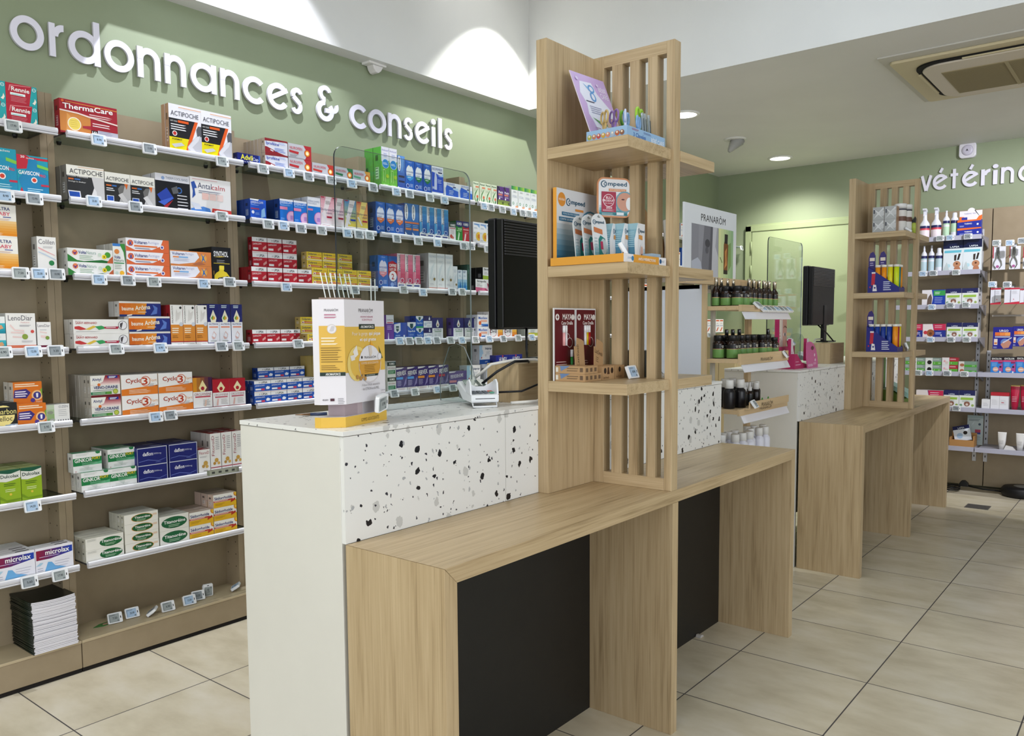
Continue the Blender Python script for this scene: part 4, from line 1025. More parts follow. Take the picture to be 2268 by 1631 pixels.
KINDS = {
 'rennie': ('1f9aa0', '27a5a8', 'b22236', 'red and teal stomach tablet carton', [('p', [(.74, 0), (1, 0), (1, 1), (.84, 1)], '25a3a8'), ('t', 'Rennie', .18, .62, .76, .84, w_, 'b'), ('r', .14, .42, .62, .54, 'e9f4f2'), ('r', .18, .44, .55, .47, '5fbab8'), ('c', .91, .84, .09, 'e6f2f2'), ('c', .91, .84, .07, '25a3a8'), ('t', 'BAYER', .875, .82, .945, .86, w_), ('p', [(.84, .16), (.92, .10), (.97, .26), (.93, .42), (.90, .26)], 'f0e6d8'), ('l', .15, .66, .34, 4, .07, .025, 'd8808a'), ('p', [(.08, .6), (.12, .9), (.8, .98), (.8, .95), (.16, .86), (.11, .6)], 'e08088')]),
 'gaviscon_green': ('157c94', '1a8ba2', '1a95ac', 'teal heartburn sachet carton with torso', [('p', [(0, 0), (.2, 0), (.3, .5), (.1, .9), (0, .9)], '5ab04a'), ('p', [(.2, 0), (1, 0), (1, .8), (.75, .7), (.45, .8), (.3, .62)], '1b8cb0'), ('t', 'GAVISCON', .08, .50, .74, .60, w_, 'b'), ('t', 'PRO', .75, .50, .93, .57, 'd02a3a', 'b'), ('c', .52, .36, .075, 'f2e6e2'), ('c', .52, .36, .05, 'd0402a'), ('p', [(.66, .80), (1, .74), (1, .66), (.66, .72)], '7ac04a'), ('r', .74, .24, 1, .29, 'c0304a'), ('l', .3, .9, .18, 3, .05, .018, 'b7e0ea'), ('t', '10 sachets', .3, .92, .8, .97, w_)]),
 'gaviscon_red': ('157c94', 'b02030', '1a95ac', 'teal and red heartburn sachet carton', [('p', [(0, .62), (.34, .66), (.36, .9), (1, .9), (1, .96), (.4, .96), (.3, 1), (0, 1)], 'bf2438'), ('p', [(.04, 0), (.22, 0), (.16, .26), (.08, .1)], 'bf2438'), ('p', [(.03, .38), (.3, .64), (.38, .92), (.62, .92), (.7, .66), (.98, .55), (.98, 0), (.22, 0), (.1, .2)], '1b7fae'), ('t', 'GAVISCON', .04, .50, .70, .60, w_, 'b'), ('t', 'PRO', .71, .48, .90, .55, 'e0303a', 'b'), ('c', .53, .38, .075, 'f2e6e2'), ('c', .53, .38, .05, 'd0402a'), ('t', '20', .12, .92, .25, .98, w_, 'b'), ('t', 'sachets', .3, .91, .55, .95, w_), ('p', [(.64, .80), (1, .74), (1, .67), (.64, .72)], '7ac04a'), ('r', .74, .24, 1, .29, 'c0304a'), ('l', .3, .85, .16, 3, .05, .018, 'b7e0ea')]),
 'ultra_baby': ('ddd8ce', 'e6e2da', 'e9e6de', 'white and orange infant powder carton', [('g', 0, .04, 1, .50, 'd98410', 'e8c080', 6, 'y'), ('t', 'ULTRA', .4, .82, .82, .92, '2a3570', 'b'), ('t', 'BABY', .38, .66, .82, .77, 'd0586c', 'b'), ('r', .6, .60, .84, .625, '3a4590'), ('l', .3, .9, .56, 2, .03, .012, 'd0a080'), ('l', .1, .6, .12, 2, .04, .015, 'f2dcb8')]),
 'colilen': ('b4b2ac', 'e4e2de', 'e8e6e2', 'tall white capsule carton with green foot', [('r', 0, 0, 1, .09, '1c5c38'), ('t', 'Colilen', .08, .80, .92, .93, '6a6670'), ('p', [(.05, .72), (.3, .66), (.9, .52), (.9, .5), (.3, .62), (.06, .68)], 'e0a8a8'), ('p', [(.05, .60), (.4, .54), (.95, .40), (.95, .37), (.4, .50), (.05, .57)], 'b8c8d8'), ('c', .72, .30, .07, '2a8048'), ('l', .3, .9, .74, 2, .03, .012, 'b0aeb0'), ('l', .1, .35, .18, 1, .03, .015, '555')] if 0 else [('r', 0, 0, 1, .09, '1c5c38'), ('t', 'Colilen', .08, .80, .92, .93, '6a6670'), ('p', [(.05, .72), (.3, .66), (.9, .52), (.9, .5), (.3, .62), (.06, .68)], 'e0a8a8'), ('p', [(.05, .60), (.4, .54), (.95, .40), (.95, .37), (.4, .50), (.05, .57)], 'b8c8d8'), ('c', .72, .30, .07, '2a8048'), ('l', .3, .9, .74, 2, .03, .012, 'b0aeb0')]),
 'teal_wave': ('1a8a9c', 'e2e4e2', 'e6e8e6', 'small white and teal carton', [('g', 0, 0, 1, .6, '168a9e', '3ab0bc', 4, 'y'), ('p', [(.3, .1), (.9, .3), (.8, .5), (.4, .4)], 'd8a070'), ('l', .1, .8, .8, 2, .1, .03, '98a0a4')]),
 'lenodiar': ('b8b6b2', 'e6e4e0', 'eae8e4', 'white carton with faint intestine drawing', [('r', 0, 0, 1, .13, 'dc7656'), ('t', 'LenoDiar', .08, .80, .90, .94, '5a5662'), ('t', 'Pediatric', .5, .73, .8, .77, 'd8a0a0'), ('p', [(.15, .7), (.3, .56), (.6, .54), (.6, .50), (.28, .52), (.12, .66)], 'e8ccc8'), ('p', [(.15, .46), (.55, .44), (.55, .36), (.2, .38), (.2, .34), (.6, .32), (.6, .48), (.15, .5)], 'e8ccc8'), ('c', .62, .36, .075, '8aa040'), ('c', .88, .50, .045, 'd05048'), ('l', .45, .85, .68, 2, .03, .012, '9a98a0'), ('l', .5, .9, .25, 2, .03, .012, 'b8b6ba')]),
 'lenodiar_small': ('b8b6b2', 'e6e4e0', 'eae8e4', 'small white carton with maroon foot', [('r', 0, 0, 1, .15, '6a1a38'), ('t', 'LenoDiar', .06, .82, .94, .92, '6a6672'), ('p', [(.2, .62), (.7, .58), (.7, .5), (.25, .52), (.25, .44), (.7, .4), (.7, .62), (.2, .66)], 'e8ccc8'), ('c', .72, .42, .07, '7a9440'), ('l', .2, .8, .72, 1, .03, .015, 'a0a0a8')]),
 'charbon': ('20201e', '28282a', '1c1c1c', 'black and yellow charcoal carton', [('r', 0, 0, 1, .12, 'c8d0dc'), ('c', .45, .48, .42, 'ead88a'), ('r', 0, .50, 1, .82, '1c1c1c'), ('t', 'Charbon', .06, .54, .96, .76, 'efe28a'), ('t', 'Belloc', .14, .26, .80, .46, '2a2a2a'), ('l', .5, .95, .1, 1, .04, .03, '6080a0')]),
 'omeprazole': ('c9c2b6', 'd8924a', 'd5701c', 'orange carton with purple oval', [('p', [(.0, .28), (.04, .64), (.45, .68), (.60, .5), (.45, .24)], '3a2c78'), ('l', .06, .5, .58, 3, .1, .05, 'e8e0f0'), ('l', .06, .9, .92, 2, .09, .05, 'f2d8b8'), ('c', .82, .36, .24, 'eebc80'), ('c', .82, .36, .17, '3a3484'), ('p', [(.79, .26), (.85, .26), (.86, .46), (.78, .46)], 'e8e8f0'), ('c', .66, .14, .10, '50388a'), ('p', [(1, .3), (1, .7), (.93, .6)], '7aa83a'), ('t', 'Biogaran', .78, .02, .98, .1, 'f0e0d0')]),
 'ozen': ('c9c8c4', '9c9a96', 'e2e1de', 'white and sage carton with pebbles', [('g', 0, 0, .32, 1, '7a9c5c', 'b4c2a8', 4, 'y'), ('e', .14, .58, .13, .09, '8a9080'), ('e', .22, .18, .12, .08, 'a4a69c'), ('t', 'OZEN', .52, .80, .93, .93, '8a8a90'), ('l', .5, .92, .7, 4, .1, .02, 'a6a6aa')] + [('c', .48 + i * .11, .14, .035, '5a5a5e') for i in range(5)]),
 'dulcelax': ('70902a', '9aa66a', '8cab1e', 'upright lime green carton', [('p', [(0, .84), (1, .84), (1, 1), (0, 1)], 'd5d6cc'), ('p', [(0, .92), (.5, .87), (1, .95), (1, 1), (0, 1)], '14523a'), ('p', [(0, .68), (.3, .65), (.6, .68), (1, .74), (1, .88), (0, .88)], 'd9dad2'), ('t', 'Dulcolax', .06, .76, .92, .86, '1c3a30', 'b'), ('l', .2, .8, .6, 2, .05, .022, '4a6a10'), ('l', .25, .75, .43, 2, .05, .014, 'e4ecc0'), ('c', .5, .28, .035, 'd8c040'), ('p', [(0, .25), (.3, .12), (1, .14), (1, .10), (.3, .07), (0, .16)], '6f9010')]),
 'microlax': ('cfcbd6', 'dcdade', 'e6e5ec', 'white carton with magenta blue banner', [('g', .02, .52, .98, .90, '8a1238', '1c3fa8', 9, 'x'), ('p', [(0, .42), (.3, .50), (1, .66), (1, .50), (0, .40)], 'e6e5ec'), ('t', 'microlax', .26, .68, .90, .88, w_, 'b'), ('l', .1, .8, .64, 1, .05, .02, 'd0c0e0'), ('p', [(.22, .02), (.32, .40), (.42, .38), (.5, .22), (.8, .08), (.3, .02)], '6aa8d8'), ('p', [(.0, .3), (.12, .42), (.2, .4), (.12, .3)], 'a8c8dc'), ('l', .5, .9, .38, 3, .1, .015, 'a8a8b8'), ('l', .04, .22, .2, 2, .08, .02, '9a9aa8')]),
 'thermacare': ('931222', '8a1522', 'a01c2c', 'large red heat patch carton', [('p', [(0, .05), (.52, .05), (.52, .60), (.3, .66), (0, .68)], 'c9803c'), ('p', [(.1, .05), (.3, .05), (.25, .4), (.12, .6)], 'd89850'), ('c', .24, .30, .20, 'f0e8d8'), ('c', .24, .30, .175, 'e8d060'), ('l', .17, .31, .40, 4, .06, .01, 'c8a840'), ('p', [(.38, .28), (.52, .32), (.52, .20), (.38, .22)], 'a82838'), ('p', [(0, .68), (.3, .66), (.52, .60), (1, .50), (1, .46), (.5, .56), (.3, .62), (0, .64)], 'ecd8d0'), ('r', .53, .05, .64, .20, '201418'), ('t', '16h', .54, .09, .63, .18, w_, 'b'), ('r', .64, .05, 1, .22, 'b8b6c4'), ('l', .66, .95, .2, 3, .05, .015, '8888a0'), ('t', 'ThermaCare', .05, .72, .92, .88, w_, 'bs'), ('p', [(.1, .94), (1, .92), (1, .90), (.1, .925)], 'e09a40'), ('c', .05, .94, .04, 'd86030'), ('l', .5, .92, .67, 2, .06, .025, 'e8c8c8'), ('l', .55, .92, .42, 2, .07, .03, 'e8d0d0')]),
 'actipoche_tall': ('b89070', 'e6e2e0', 'ecebf2', 'tall white carton, black panel, bare back photo', [('p', [(0, .28), (.7, .28), (.84, .70), (0, .70)], '141218'), ('p', [(0, 0), (.48, 0), (.60, .30), (0, .30)], 'e8d800'), ('p', [(.48, 0), (.56, 0), (.9, .70), (.80, .70), (.58, .26)], 'e05a18'), ('p', [(.58, .0), (1, 0), (1, .5), (.92, .46), (.72, .30), (.55, .14)], 'c2c2ca'), ('p', [(.86, .40), (1, .40), (1, .62), (.9, .62), (.84, .54)], '5a5a60'), ('p', [(.55, .12), (.8, .36), (.95, .42), (.9, .3), (.7, .14), (.85, .02), (.75, 0)], 'dcdce2'), ('t', 'ACTIPOCHE', .06, .76, .92, .86, '14182e'), ('r', .3, .94, 1, .952, 'e09850'), ('t', 'HOT COLD', .04, .625, .25, .655, w_), ('p', [(.27, .62), (.6, .62), (.6, .67), (.27, .67)], 'e05a18'), ('l', .05, .55, .58, 3, .05, .02, 'e8e8ec'), ('c', .16, .38, .055, 'f0f0f0'), ('c', .16, .38, .04, 'c03028'), ('t', 'FORMAT', .08, .24, .38, .275, '17171c', 'b'), ('p', [(.05, .14), (.35, .20), (.45, .15), (.15, .08)], 'c8c8cc'), ('t', '4', .16, .01, .26, .05, '17171c', 'b')]),
 'actipoche_wide': ('77736c', 'dcd8cc', 'e2e0d6', 'wide white and charcoal thermal cushion carton', [('r', 0, 0, 1, .70, '2a2a2c'), ('p', [(.58, 0), (1, 0), (1, .72), (.66, .72), (.72, .4)], 'c8c6c6'), ('p', [(.45, .04), (.62, .06), (.72, .4), (.78, .3), (.8, 0), (.45, 0)], 'dedcdc'), ('t', 'ACTIPOCHE', .08, .76, .96, .90, '1c1e2c'), ('t', 'COUSSIN THERMIQUE', .02, .66, .56, .70, w_), ('r', .04, .58, .18, .62, 'd86a28'), ('r', .2, .58, .35, .62, '3a70b8'), ('t', 'Soulage la douleur', .04, .50, .5, .55, w_), ('p', [(.02, .26), (.34, .26), (.36, .06), (.04, .06)], 'e8e8f0'), ('p', [(.04, .23), (.32, .23), (.33, .09), (.06, .09)], '1e4fb0'), ('r', .3, .955, 1, .965, 'd8a070')]),
 'actipoche_small': ('55524e', 'dcd8cc', 'e2e0d6', 'small white and charcoal cushion carton', [('r', 0, 0, 1, .68, '242426'), ('p', [(.5, 0), (1, 0), (1, .68), (.8, .68)], 'b8b6b6'), ('p', [(.62, .62), (.78, .64), (.7, .4), (.55, .3), (.5, .5)], '6a6866'), ('p', [(.5, .3), (.66, .38), (.95, .06), (.8, 0)], 'd0cece'), ('t', 'ACTIPOCHE', .06, .74, .94, .86, '1c1e2c'), ('r', .05, .56, .25, .60, 'd86a28'), ('r', .27, .56, .45, .60, '3a70b8'), ('l', .05, .4, .5, 2, .06, .025, 'e0e0e4'), ('r', .05, .08, .33, .26, 'dfe4f0'), ('r', .07, .10, .31, .24, '1e4fb0'), ('p', [(.75, .68), (.9, .68), (.84, .5)], 'd86a28')]),
 'therm_pack': ('c4c4c8', 'd8d8da', '0d0e16', 'black carton of a blue cold pack', [('r', 0, .80, 1, 1, 'd0d0d6'), ('t', 'THERM COOL BAND', .3, .86, .95, .93, '5a6a84'), ('c', .22, .88, .05, '8098c0'), ('p', [(.04, .40), (.32, .62), (.52, .34), (.22, .12)], '2440a0'), ('p', [(.06, .20), (.24, .12), (.5, .34), (.48, .38)], '3f5fc4'), ('p', [(.22, .10), (.42, .24), (.5, .3), (.3, .04)], 'a02030'), ('c', .68, .58, .09, '3a6ab0'), ('c', .68, .58, .06, '0d0e16'), ('p', [(.45, .62), (.62, .7), (.66, .5), (.5, .46)], '5a5c60'), ('l', .62, .95, .45, 5, .09, .025, 'd8d8de')]),
 'antalcalm': ('d8d6d6', 'e8e6e4', 'e6e4e4', 'white joint pain patch carton', [('t', 'Antal', .18, .70, .52, .86, '1e2450'), ('t', 'calm', .52, .70, .85, .84, 'b83a44'), ('l', .2, .8, .64, 2, .05, .02, '6a7088'), ('p', [(.02, .84), (.1, .88), (.16, .7), (.1, .68), (.12, .5), (.04, .4), (.06, .6)], '2a50a0'), ('r', .28, .40, .44, .58, 'e2bcb4'), ('r', .46, .40, .62, .58, 'e8c8c2'), ('r', .64, .40, .80, .58, 'e8d0cc'), ('p', [(0, 0), (.5, 0), (.46, .16), (.3, .20), (0, .12)], '4a80c8'), ('p', [(.0, .3), (.2, .26), (.26, .12), (.1, .1)], 'd4d8e4'), ('p', [(.5, 0), (1, 0), (1, .16), (.52, .18)], 'c83c34'), ('t', 'Solution patch', .56, .06, .92, .12, w_), ('l', .05, .9, .95, 1, .04, .012, 'd09098')]),
 'volta_tube': ('d8d8d2', 'e4e4de', 'e9e9e6', 'long white gel carton with yellow flower', [('p', [(0, .55), (.2, .12), (.5, 0), (0, 0)], '2f8038'), ('p', [(.2, .0), (.5, .12), (.75, .22), (1, .1), (1, 0)], '1f6a30'), ('p', [(.86, 0), (1, 0), (1, .55), (.92, .3)], 'c8643c'), ('c', .16, .68, .20, 'e08050'), ('p', [(.10, .78), (.16, .5), (.22, .84), (.16, .66)], '5a2a80'), ('t', 'Volta', .23, .60, .40, .84, '28387c', 'b'), ('t', 'Natura', .41, .60, .62, .84, '8aa8a0'), ('c', .70, .60, .14, 'c8d8c8'), ('c', .88, .62, .22, '4a9a38'), ('c', .80, .46, .17, 'e8d030'), ('c', .80, .46, .06, '7a5a10'), ('l', .25, .6, .48, 3, .12, .04, '90b090')]),
 'volta_upright': ('b9b8b0', 'e0e0da', 'eaeae6', 'slim upright white and green carton', [('p', [(.55, 1), (1, 1), (1, .4), (.88, .75)], '3a8a3a'), ('r', 0, .92, .62, 1, '3a78c0'), ('c', .32, .76, .075, 'e08a48'), ('t', 'Volta', .08, .55, .60, .64, '28387c', 'b'), ('t', 'Natura', .08, .46, .86, .54, '3a6a5a'), ('r', .05, .40, .9, .43, '2a8a4a'), ('l', .1, .7, .36, 3, .05, .015, '90a090'), ('c', .68, .12, .07, 'e8b030'), ('c', .25, .12, .05, 'c8d8d0')]),
 'voltaren': ('dcd8d2', 'e2ded8', 'd9683c', 'white and orange gel carton with figure', [('p', [(0, 1), (.86, 1), (.80, .5), (.6, .18), (.2, .10), (0, .40)], 'eceaf0'), ('c', .10, .62, .24, 'd96a40'), ('p', [(.05, .88), (.10, .66), (.15, .88), (.11, .6), (.15, .4), (.10, .5), (.05, .4), (.09, .6)], '2a4ca0'), ('t', 'Voltaren', .18, .58, .48, .84, '2c387c', 'b'), ('t', 'Actigo', .49, .58, .76, .84, 'a9aed0'), ('r', .18, .36, .72, .48, 'e0743c'), ('c', .83, .42, .16, 'e8e0e8'), ('c', .83, .42, .09, '4a4a9a'), ('l', .2, .6, .26, 1, .08, .05, '5a5a80')]),
 'voltaren_white': ('d5b090', 'e2ded8', 'dc8648', 'white gel carton with orange right end', [('p', [(0, .94), (.64, .94), (.70, .6), (.58, .22), (.2, .06), (0, .08)], 'e6e6f0'), ('t', 'Voltaren', .04, .68, .34, .88, '2c387c', 'b'), ('t', 'Actigo', .35, .68, .56, .88, 'a9aed0'), ('r', .06, .50, .2, .60, 'e0905c'), ('r', .2, .50, .42, .60, '80b0e0'), ('l', .08, .5, .42, 2, .1, .035, 'a8a8c0'), ('c', .80, .56, .26, 'e8a850'), ('p', [(.74, .9), (.80, .66), (.87, .9), (.81, .6), (.86, .24), (.80, .46), (.75, .24), (.78, .6)], '2a6ab0'), ('p', [(.52, .1), (.7, .3), (.86, .1), (.6, .05)], 'b06a4a')]),
 'synthol': ('121210', '161614', '14141a', 'black carton with yellow bottle picture', [('t', 'SYNTHOL', .10, .72, .86, .88, 'efeff2', 'b'), ('p', [(.1, .70), (.5, .74), (.7, .72), (.4, .70)], 'c8a83c'), ('l', .25, .7, .62, 2, .05, .018, '9a9aa0'), ('r', .08, .515, .92, .53, 'd8c040'), ('p', [(.1, 0), (.9, 0), (.9, .14), (.75, .26), (.6, .30), (.6, .44), (.36, .44), (.36, .30), (.2, .24), (.1, .16)], 'e2c832'), ('r', .38, .34, .62, .46, 'eed848'), ('p', [(.26, .0), (.86, .02), (.82, .16), (.3, .10)], '17171c'), ('t', 'SYNTHOL', .34, .03, .8, .09, 'e8e8e8', 'b'), ('g', 0, .18, .1, .3, '14141a', '8a6a20', 3, 'x')]),
 'saint_bernard': ('c9c6c0', 'e6e4de', 'e8e6e2', 'long white balm carton with ribbon stripe', [('t', 'Baume', .04, .84, .14, .90, 'a02030'), ('t', 'SAINT-BERNARD', .04, .68, .42, .82, 'a8222e', 'b'), ('p', [(.02, .50), (.1, .54), (.25, .30), (.12, .26), (.02, .34)], 'c03a3a'), ('p', [(.2, .3), (.35, .56), (.42, .50), (.28, .26)], 'd8b848'), ('p', [(.38, .5), (.5, .56), (.6, .38), (.45, .26)], '3a9a58'), ('p', [(.54, .48), (.82, .50), (.80, .32), (.56, .34)], 'a82c44'), ('l', .58, .8, .45, 1, .1, .05, 'e8d0d4'), ('c', .89, .58, .32, '2a2226'), ('c', .89, .58, .29, 'e4e2e4'), ('p', [(.86, .3), (.9, .8), (.84, .7), (.84, .5)], '4a4448'), ('l', .04, .5, .16, 1, .06, .03, 'a0a0a0')]),
 'baume': ('cfccc6', 'e2e0dc', 'd9781c', 'orange and navy warming balm carton', [('r', 0, .88, 1, 1, 'e6e2dc'), ('g', 0, .14, .68, .86, 'd0661c', 'e09030', 5, 'x'), ('p', [(.60, .0), (1, 0), (1, .88), (.66, .88)], '26307c'), ('r', 0, 0, 1, .14, '1e2f6c'), ('p', [(.74, .1), (.84, .5), (.8, .8), (.92, .6), (.9, .2)], '5a78c0'), ('t', 'baume', .06, .40, .34, .66, 'f1ead8', 'b'), ('t', 'Arôma', .37, .40, .74, .70, 'f1ead8', 'bs'), ('p', [(.17, .03), (.29, .08), (.30, .16), (.18, .11)], 'ece8e2'), ('l', .44, .66, .32, 1, .06, .04, 'f0d8b0')]),
 'pranarom_box': ('8e1c24', 'a8a49e', 'edebe8', 'slim white and orange oil carton', [('r', 0, .10, 1, .52, 'd88a34'), ('r', 0, .09, 1, .115, 'a82430'), ('t', 'PRANARÔM', .08, .56, .22, .97, '3a342e', 'v'), ('c', .84, .93, .03, '2a2a2a'), ('p', [(.4, .6), (.7, .66), (.85, .85), (.6, .8), (.5, .9)], 'd6d2ce'), ('c', .85, .53, .05, 'c8ccd4'), ('l', .1, .7, .44, 3, .05, .025, 'f4e4c8'), ('l', .1, .6, .25, 2, .04, .012, '7a4a18'), ('l', .5, .9, .05, 1, .04, .015, '8a8a8a')]),
 'nutra_navy': ('181c5a', '20246a', 'e8e8ee', 'slim navy and white supplement carton', [('r', 0, .56, 1, 1, '1e2366'), ('r', 0, 0, 1, .06, '1e2366'), ('p', [(.5, .86), (.78, .66), (.7, .56), (.5, .54), (.3, .56), (.22, .66)], 'e8e2c8'), ('c', .5, .66, .045, 'd8a030'), ('p', [(.3, .66), (.5, .74), (.42, .6)], '5a9a3a'), ('l', .2, .8, .97, 2, .04, .02, 'c8d8e0'), ('t', 'NUTRIVIE', .1, .49, .9, .53, '2a2f70'), ('r', .12, .425, .88, .455, 'e08868'), ('p', [(.3, .2), (.5, .34), (.72, .26), (.6, .16), (.4, .14)], 'd8b0a8'), ('p', [(.34, .22), (.5, .31), (.66, .25), (.58, .18)], 'e8e8ee'), ('l', .2, .8, .11, 1, .04, .02, 'a8b0a8')]),
 'alvityl': ('b2aca0', 'e0dcd2', 'e8e6e0', 'white, maroon and green leg comfort carton', [('g', 0, .56, 1, 1, 'e8d0cc', '8a1828', 6, 'y'), ('r', 0, 0, 1, .10, '6a1420'), ('p', [(0, .60), (.2, .56), (.42, .72), (.50, 1), (0, 1)], 'e9e7e0'), ('t', 'Alvityl', .06, .72, .36, .90, '22286c', 'b'), ('c', .28, .58, .07, 'd87028'), ('r', .58, .86, .92, .98, '22308c'), ('l', .62, .88, .95, 2, .05, .025, w_), ('t', 'VEINO-DRAINE', .10, .38, .92, .52, '22286c', 'b'), ('l', .08, .9, .33, 1, .04, .025, '7a8a88'), ('g', 0, .12, .7, .25, '187048', '58903a', 4, 'x'), ('c', .83, .24, .12, '8aa030'), ('c', .83, .24, .085, 'b8c050'), ('l', .05, .5, .22, 2, .05, .018, 'c8e0c8')]),
 'cyclo3': ('dcc8b4', 'd8d4d0', 'eceae8', 'white and orange circulation capsule carton', [('p', [(0, 0), (1, 0), (1, .44), (0, .30)], 'e07c28'), ('r', 0, 0, 1, .30, 'dd7a26'), ('t', 'Cyclo', .12, .54, .56, .82, 'a83a20', 'b'), ('c', .66, .66, .25, 'c85a30'), ('c', .66, .66, .215, 'efe9e4'), ('t', '3', .57, .48, .72, .84, 'b83a1c', 'b'), ('t', 'Fort', .78, .62, .98, .76, 'e0a060'), ('l', .74, .92, .52, 3, .06, .02, 'a0a8b0'), ('l', .2, .85, .26, 3, .07, .025, 'f2dcc0'), ('p', [(.95, .44), (.98, .46), (.94, .36)], '303030')]),
 'circu_orange': ('9c1a28', '8a1c26', 'e9e7e6', 'white supplement carton with orange purple top', [('g', 0, .56, 1, 1, 'd08a20', '3a1440', 5, 'x'), ('r', 0, 0, 1, .06, '4a1440'), ('p', [(.5, .92), (.72, .68), (.6, .56), (.4, .56), (.3, .68)], 'e8d8a0'), ('c', .5, .66, .06, 'a02030'), ('t', 'CIRCUVIVEINE', .06, .44, .94, .52, '9a4a58'), ('r', .1, .38, .9, .42, 'b83a4c'), ('l', .5, .9, .3, 4, .05, .015, 'a09a9a'), ('p', [(.55, .1), (.62, .3), (.7, .3), (.66, .1)], 'd8b8a8')]),
 'circu_red': ('9c1626', '8a1020', 'eae8e8', 'white and crimson supplement carton', [('r', 0, .54, 1, 1, 'ab1528'), ('r', 0, 0, 1, .07, '8e1228'), ('p', [(.5, .92), (.74, .70), (.6, .56), (.4, .56), (.26, .70)], 'e8dcb0'), ('c', .5, .67, .065, 'b01c28'), ('t', 'CIRCUVIVEINE', .08, .43, .92, .50, 'a06470'), ('r', .12, .36, .88, .405, 'c06070'), ('l', .48, .9, .3, 4, .05, .015, 'a8a2a2'), ('p', [(.2, .1), (.26, .32), (.34, .32), (.3, .1)], 'e0b0a8')]),
 'ginkor': ('cfcfca', '5f9a78', 'eaebea', 'white and green circulation carton', [('r', 0, .34, 1, .74, '1a7a42'), ('p', [(.5, .34), (1, .34), (1, .5)], '5ab080'), ('t', 'GINKOR', .05, .52, .66, .72, w_, 'b'), ('t', 'FORT', .66, .60, .96, .74, 'e0c020', 'b'), ('p', [(.78, 1), (.96, 1), (.94, .90), (.86, .88), (.80, .92)], '1c7a44'), ('l', .1, .6, .95, 2, .06, .02, 'c8ccc8'), ('l', .3, .9, .46, 2, .07, .02, '9ad0b0'), ('p', [(.3, .33), (.5, .1), (.55, .3)], 'cfd6d2'), ('r', .06, .05, .1, .08, 'b03a48'), ('l', .2, .8, .2, 2, .07, .015, 'b0b8b0')]),
 'daflon': ('1a2070', '2a2f68', '18206e', 'deep blue tablet carton with silver edge', [('r', 0, .955, 1, 1, 'c8ccd8'), ('r', .975, 0, 1, 1, 'b0b4c8'), ('r', 0, 0, .015, 1, 'b0b4c8'), ('t', 'daflon', .18, .52, .52, .74, 'e6e6f0', 'b'), ('t', '500mg', .54, .54, .80, .66, 'c8cce0'), ('p', [(.05, .22), (.35, .30), (.7, .18), (.95, .30), (.95, .28), (.7, .15), (.35, .27), (.05, .19)], '6a78c0'), ('l', .6, .8, .12, 1, .04, .03, '5a68b0')]),
 'fitoroid_small': ('c0beb8', 'a81c30', 'e9e8e6', 'small white ointment carton with berries', [('r', 0, .0, 1, .03, 'b04050'), ('t', 'FitoroiD', .08, .80, .92, .92, 'a83a4c'), ('c', .6, .42, .10, 'c8a050'), ('c', .4, .3, .07, 'b89048'), ('c', .7, .28, .07, 'd0a858'), ('l', .1, .8, .72, 2, .04, .015, 'b0aeb0'), ('l', .4, .8, .12, 1, .04, .02, '8a7a7a')]),
 'fitoroid': ('b8b4ae', '8e1826', 'e9e8e6', 'tall white ointment carton with red lid', [('r', 0, .10, 1, .125, 'a83a4c'), ('t', 'FitoroiD', .12, .42, .38, .94, '9a2c40', 'v'), ('l', .5, .9, .9, 7, .05, .02, 'a8a6aa'), ('c', .55, .30, .055, 'c89c48'), ('c', .35, .22, .04, 'b88a3c'), ('c', .75, .22, .04, 'd0a858'), ('l', .3, .8, .06, 1, .04, .02, '8a7a7a')]),
 'titanoreine': ('bab8a8', 'dedccf', 'e8e6de', 'long white cream carton with green oval', [('e', .66, .46, .30, .40, '155a30'), ('e', .66, .46, .28, .35, '1a6436'), ('t', 'Titanoréine', .40, .46, .94, .70, w_, 'b'), ('l', .5, .8, .34, 2, .1, .04, 'a8c8a8'), ('l', .04, .3, .9, 2, .1, .03, 'b0b0a8')]),
 'titanoreine_small': ('bab8a8', 'dedccf', 'e8e6de', 'flat white carton, orange rimmed green oval', [('e', .52, .5, .32, .42, 'c88a30'), ('e', .52, .5, .30, .38, '175a30'), ('t', 'Titanoréine', .30, .46, .76, .70, w_, 'b'), ('l', .36, .66, .36, 2, .12, .05, 'a8c8a8'), ('r', .84, .55, .96, .75, 'e0c8b0')]),
 'titanoreine_big': ('c4c2b4', 'c9c8bc', 'e6e5de', 'deep white suppository carton with green oval', [('e', .5, .5, .44, .40, '2a5a3a'), ('e', .5, .5, .42, .36, '17603a'), ('t', 'Titanoréine', .14, .46, .88, .68, w_, 'b'), ('l', .3, .7, .36, 2, .1, .04, 'a8c8a8')]),
 'sedorrhoide': ('c8b0a0', 'c8b4a4', 'ecebe6', 'white and yellow cream carton with red band', [('r', 0, 0, 1, .40, 'e0b020'), ('c', 1, .9, .24, 'd88a20'), ('c', 1, .9, .16, 'e8c040'), ('t', 'Sédorrhoïde', .04, .60, .82, .82, '2a2a70', 'b'), ('r', 0, .42, .84, .54, 'b8402c'), ('l', .04, .8, .51, 1, .06, .05, 'ecc8b8'), ('p', [(.74, .24), (.96, .40), (.94, .56), (.76, .42)], 'b03020'), ('l', .06, .5, .3, 2, .1, .03, 'b08a20')]),
 'advil': ('10206c', '1a2f80', '101c70', 'navy painkiller carton with yellow letters', [('t', 'Advil', .14, .34, .66, .90, 'ece43a', 'b'), ('t', 'Caps', .66, .30, .98, .72, 'e8ecf4'), ('t', '200mg', .16, .08, .36, .24, 'd8dcec'), ('l', .4, .8, .2, 1, .1, .08, 'c0c8e0'), ('g', .92, 0, 1, 1, '2a4aa0', '4a6ab8', 2, 'x')]),
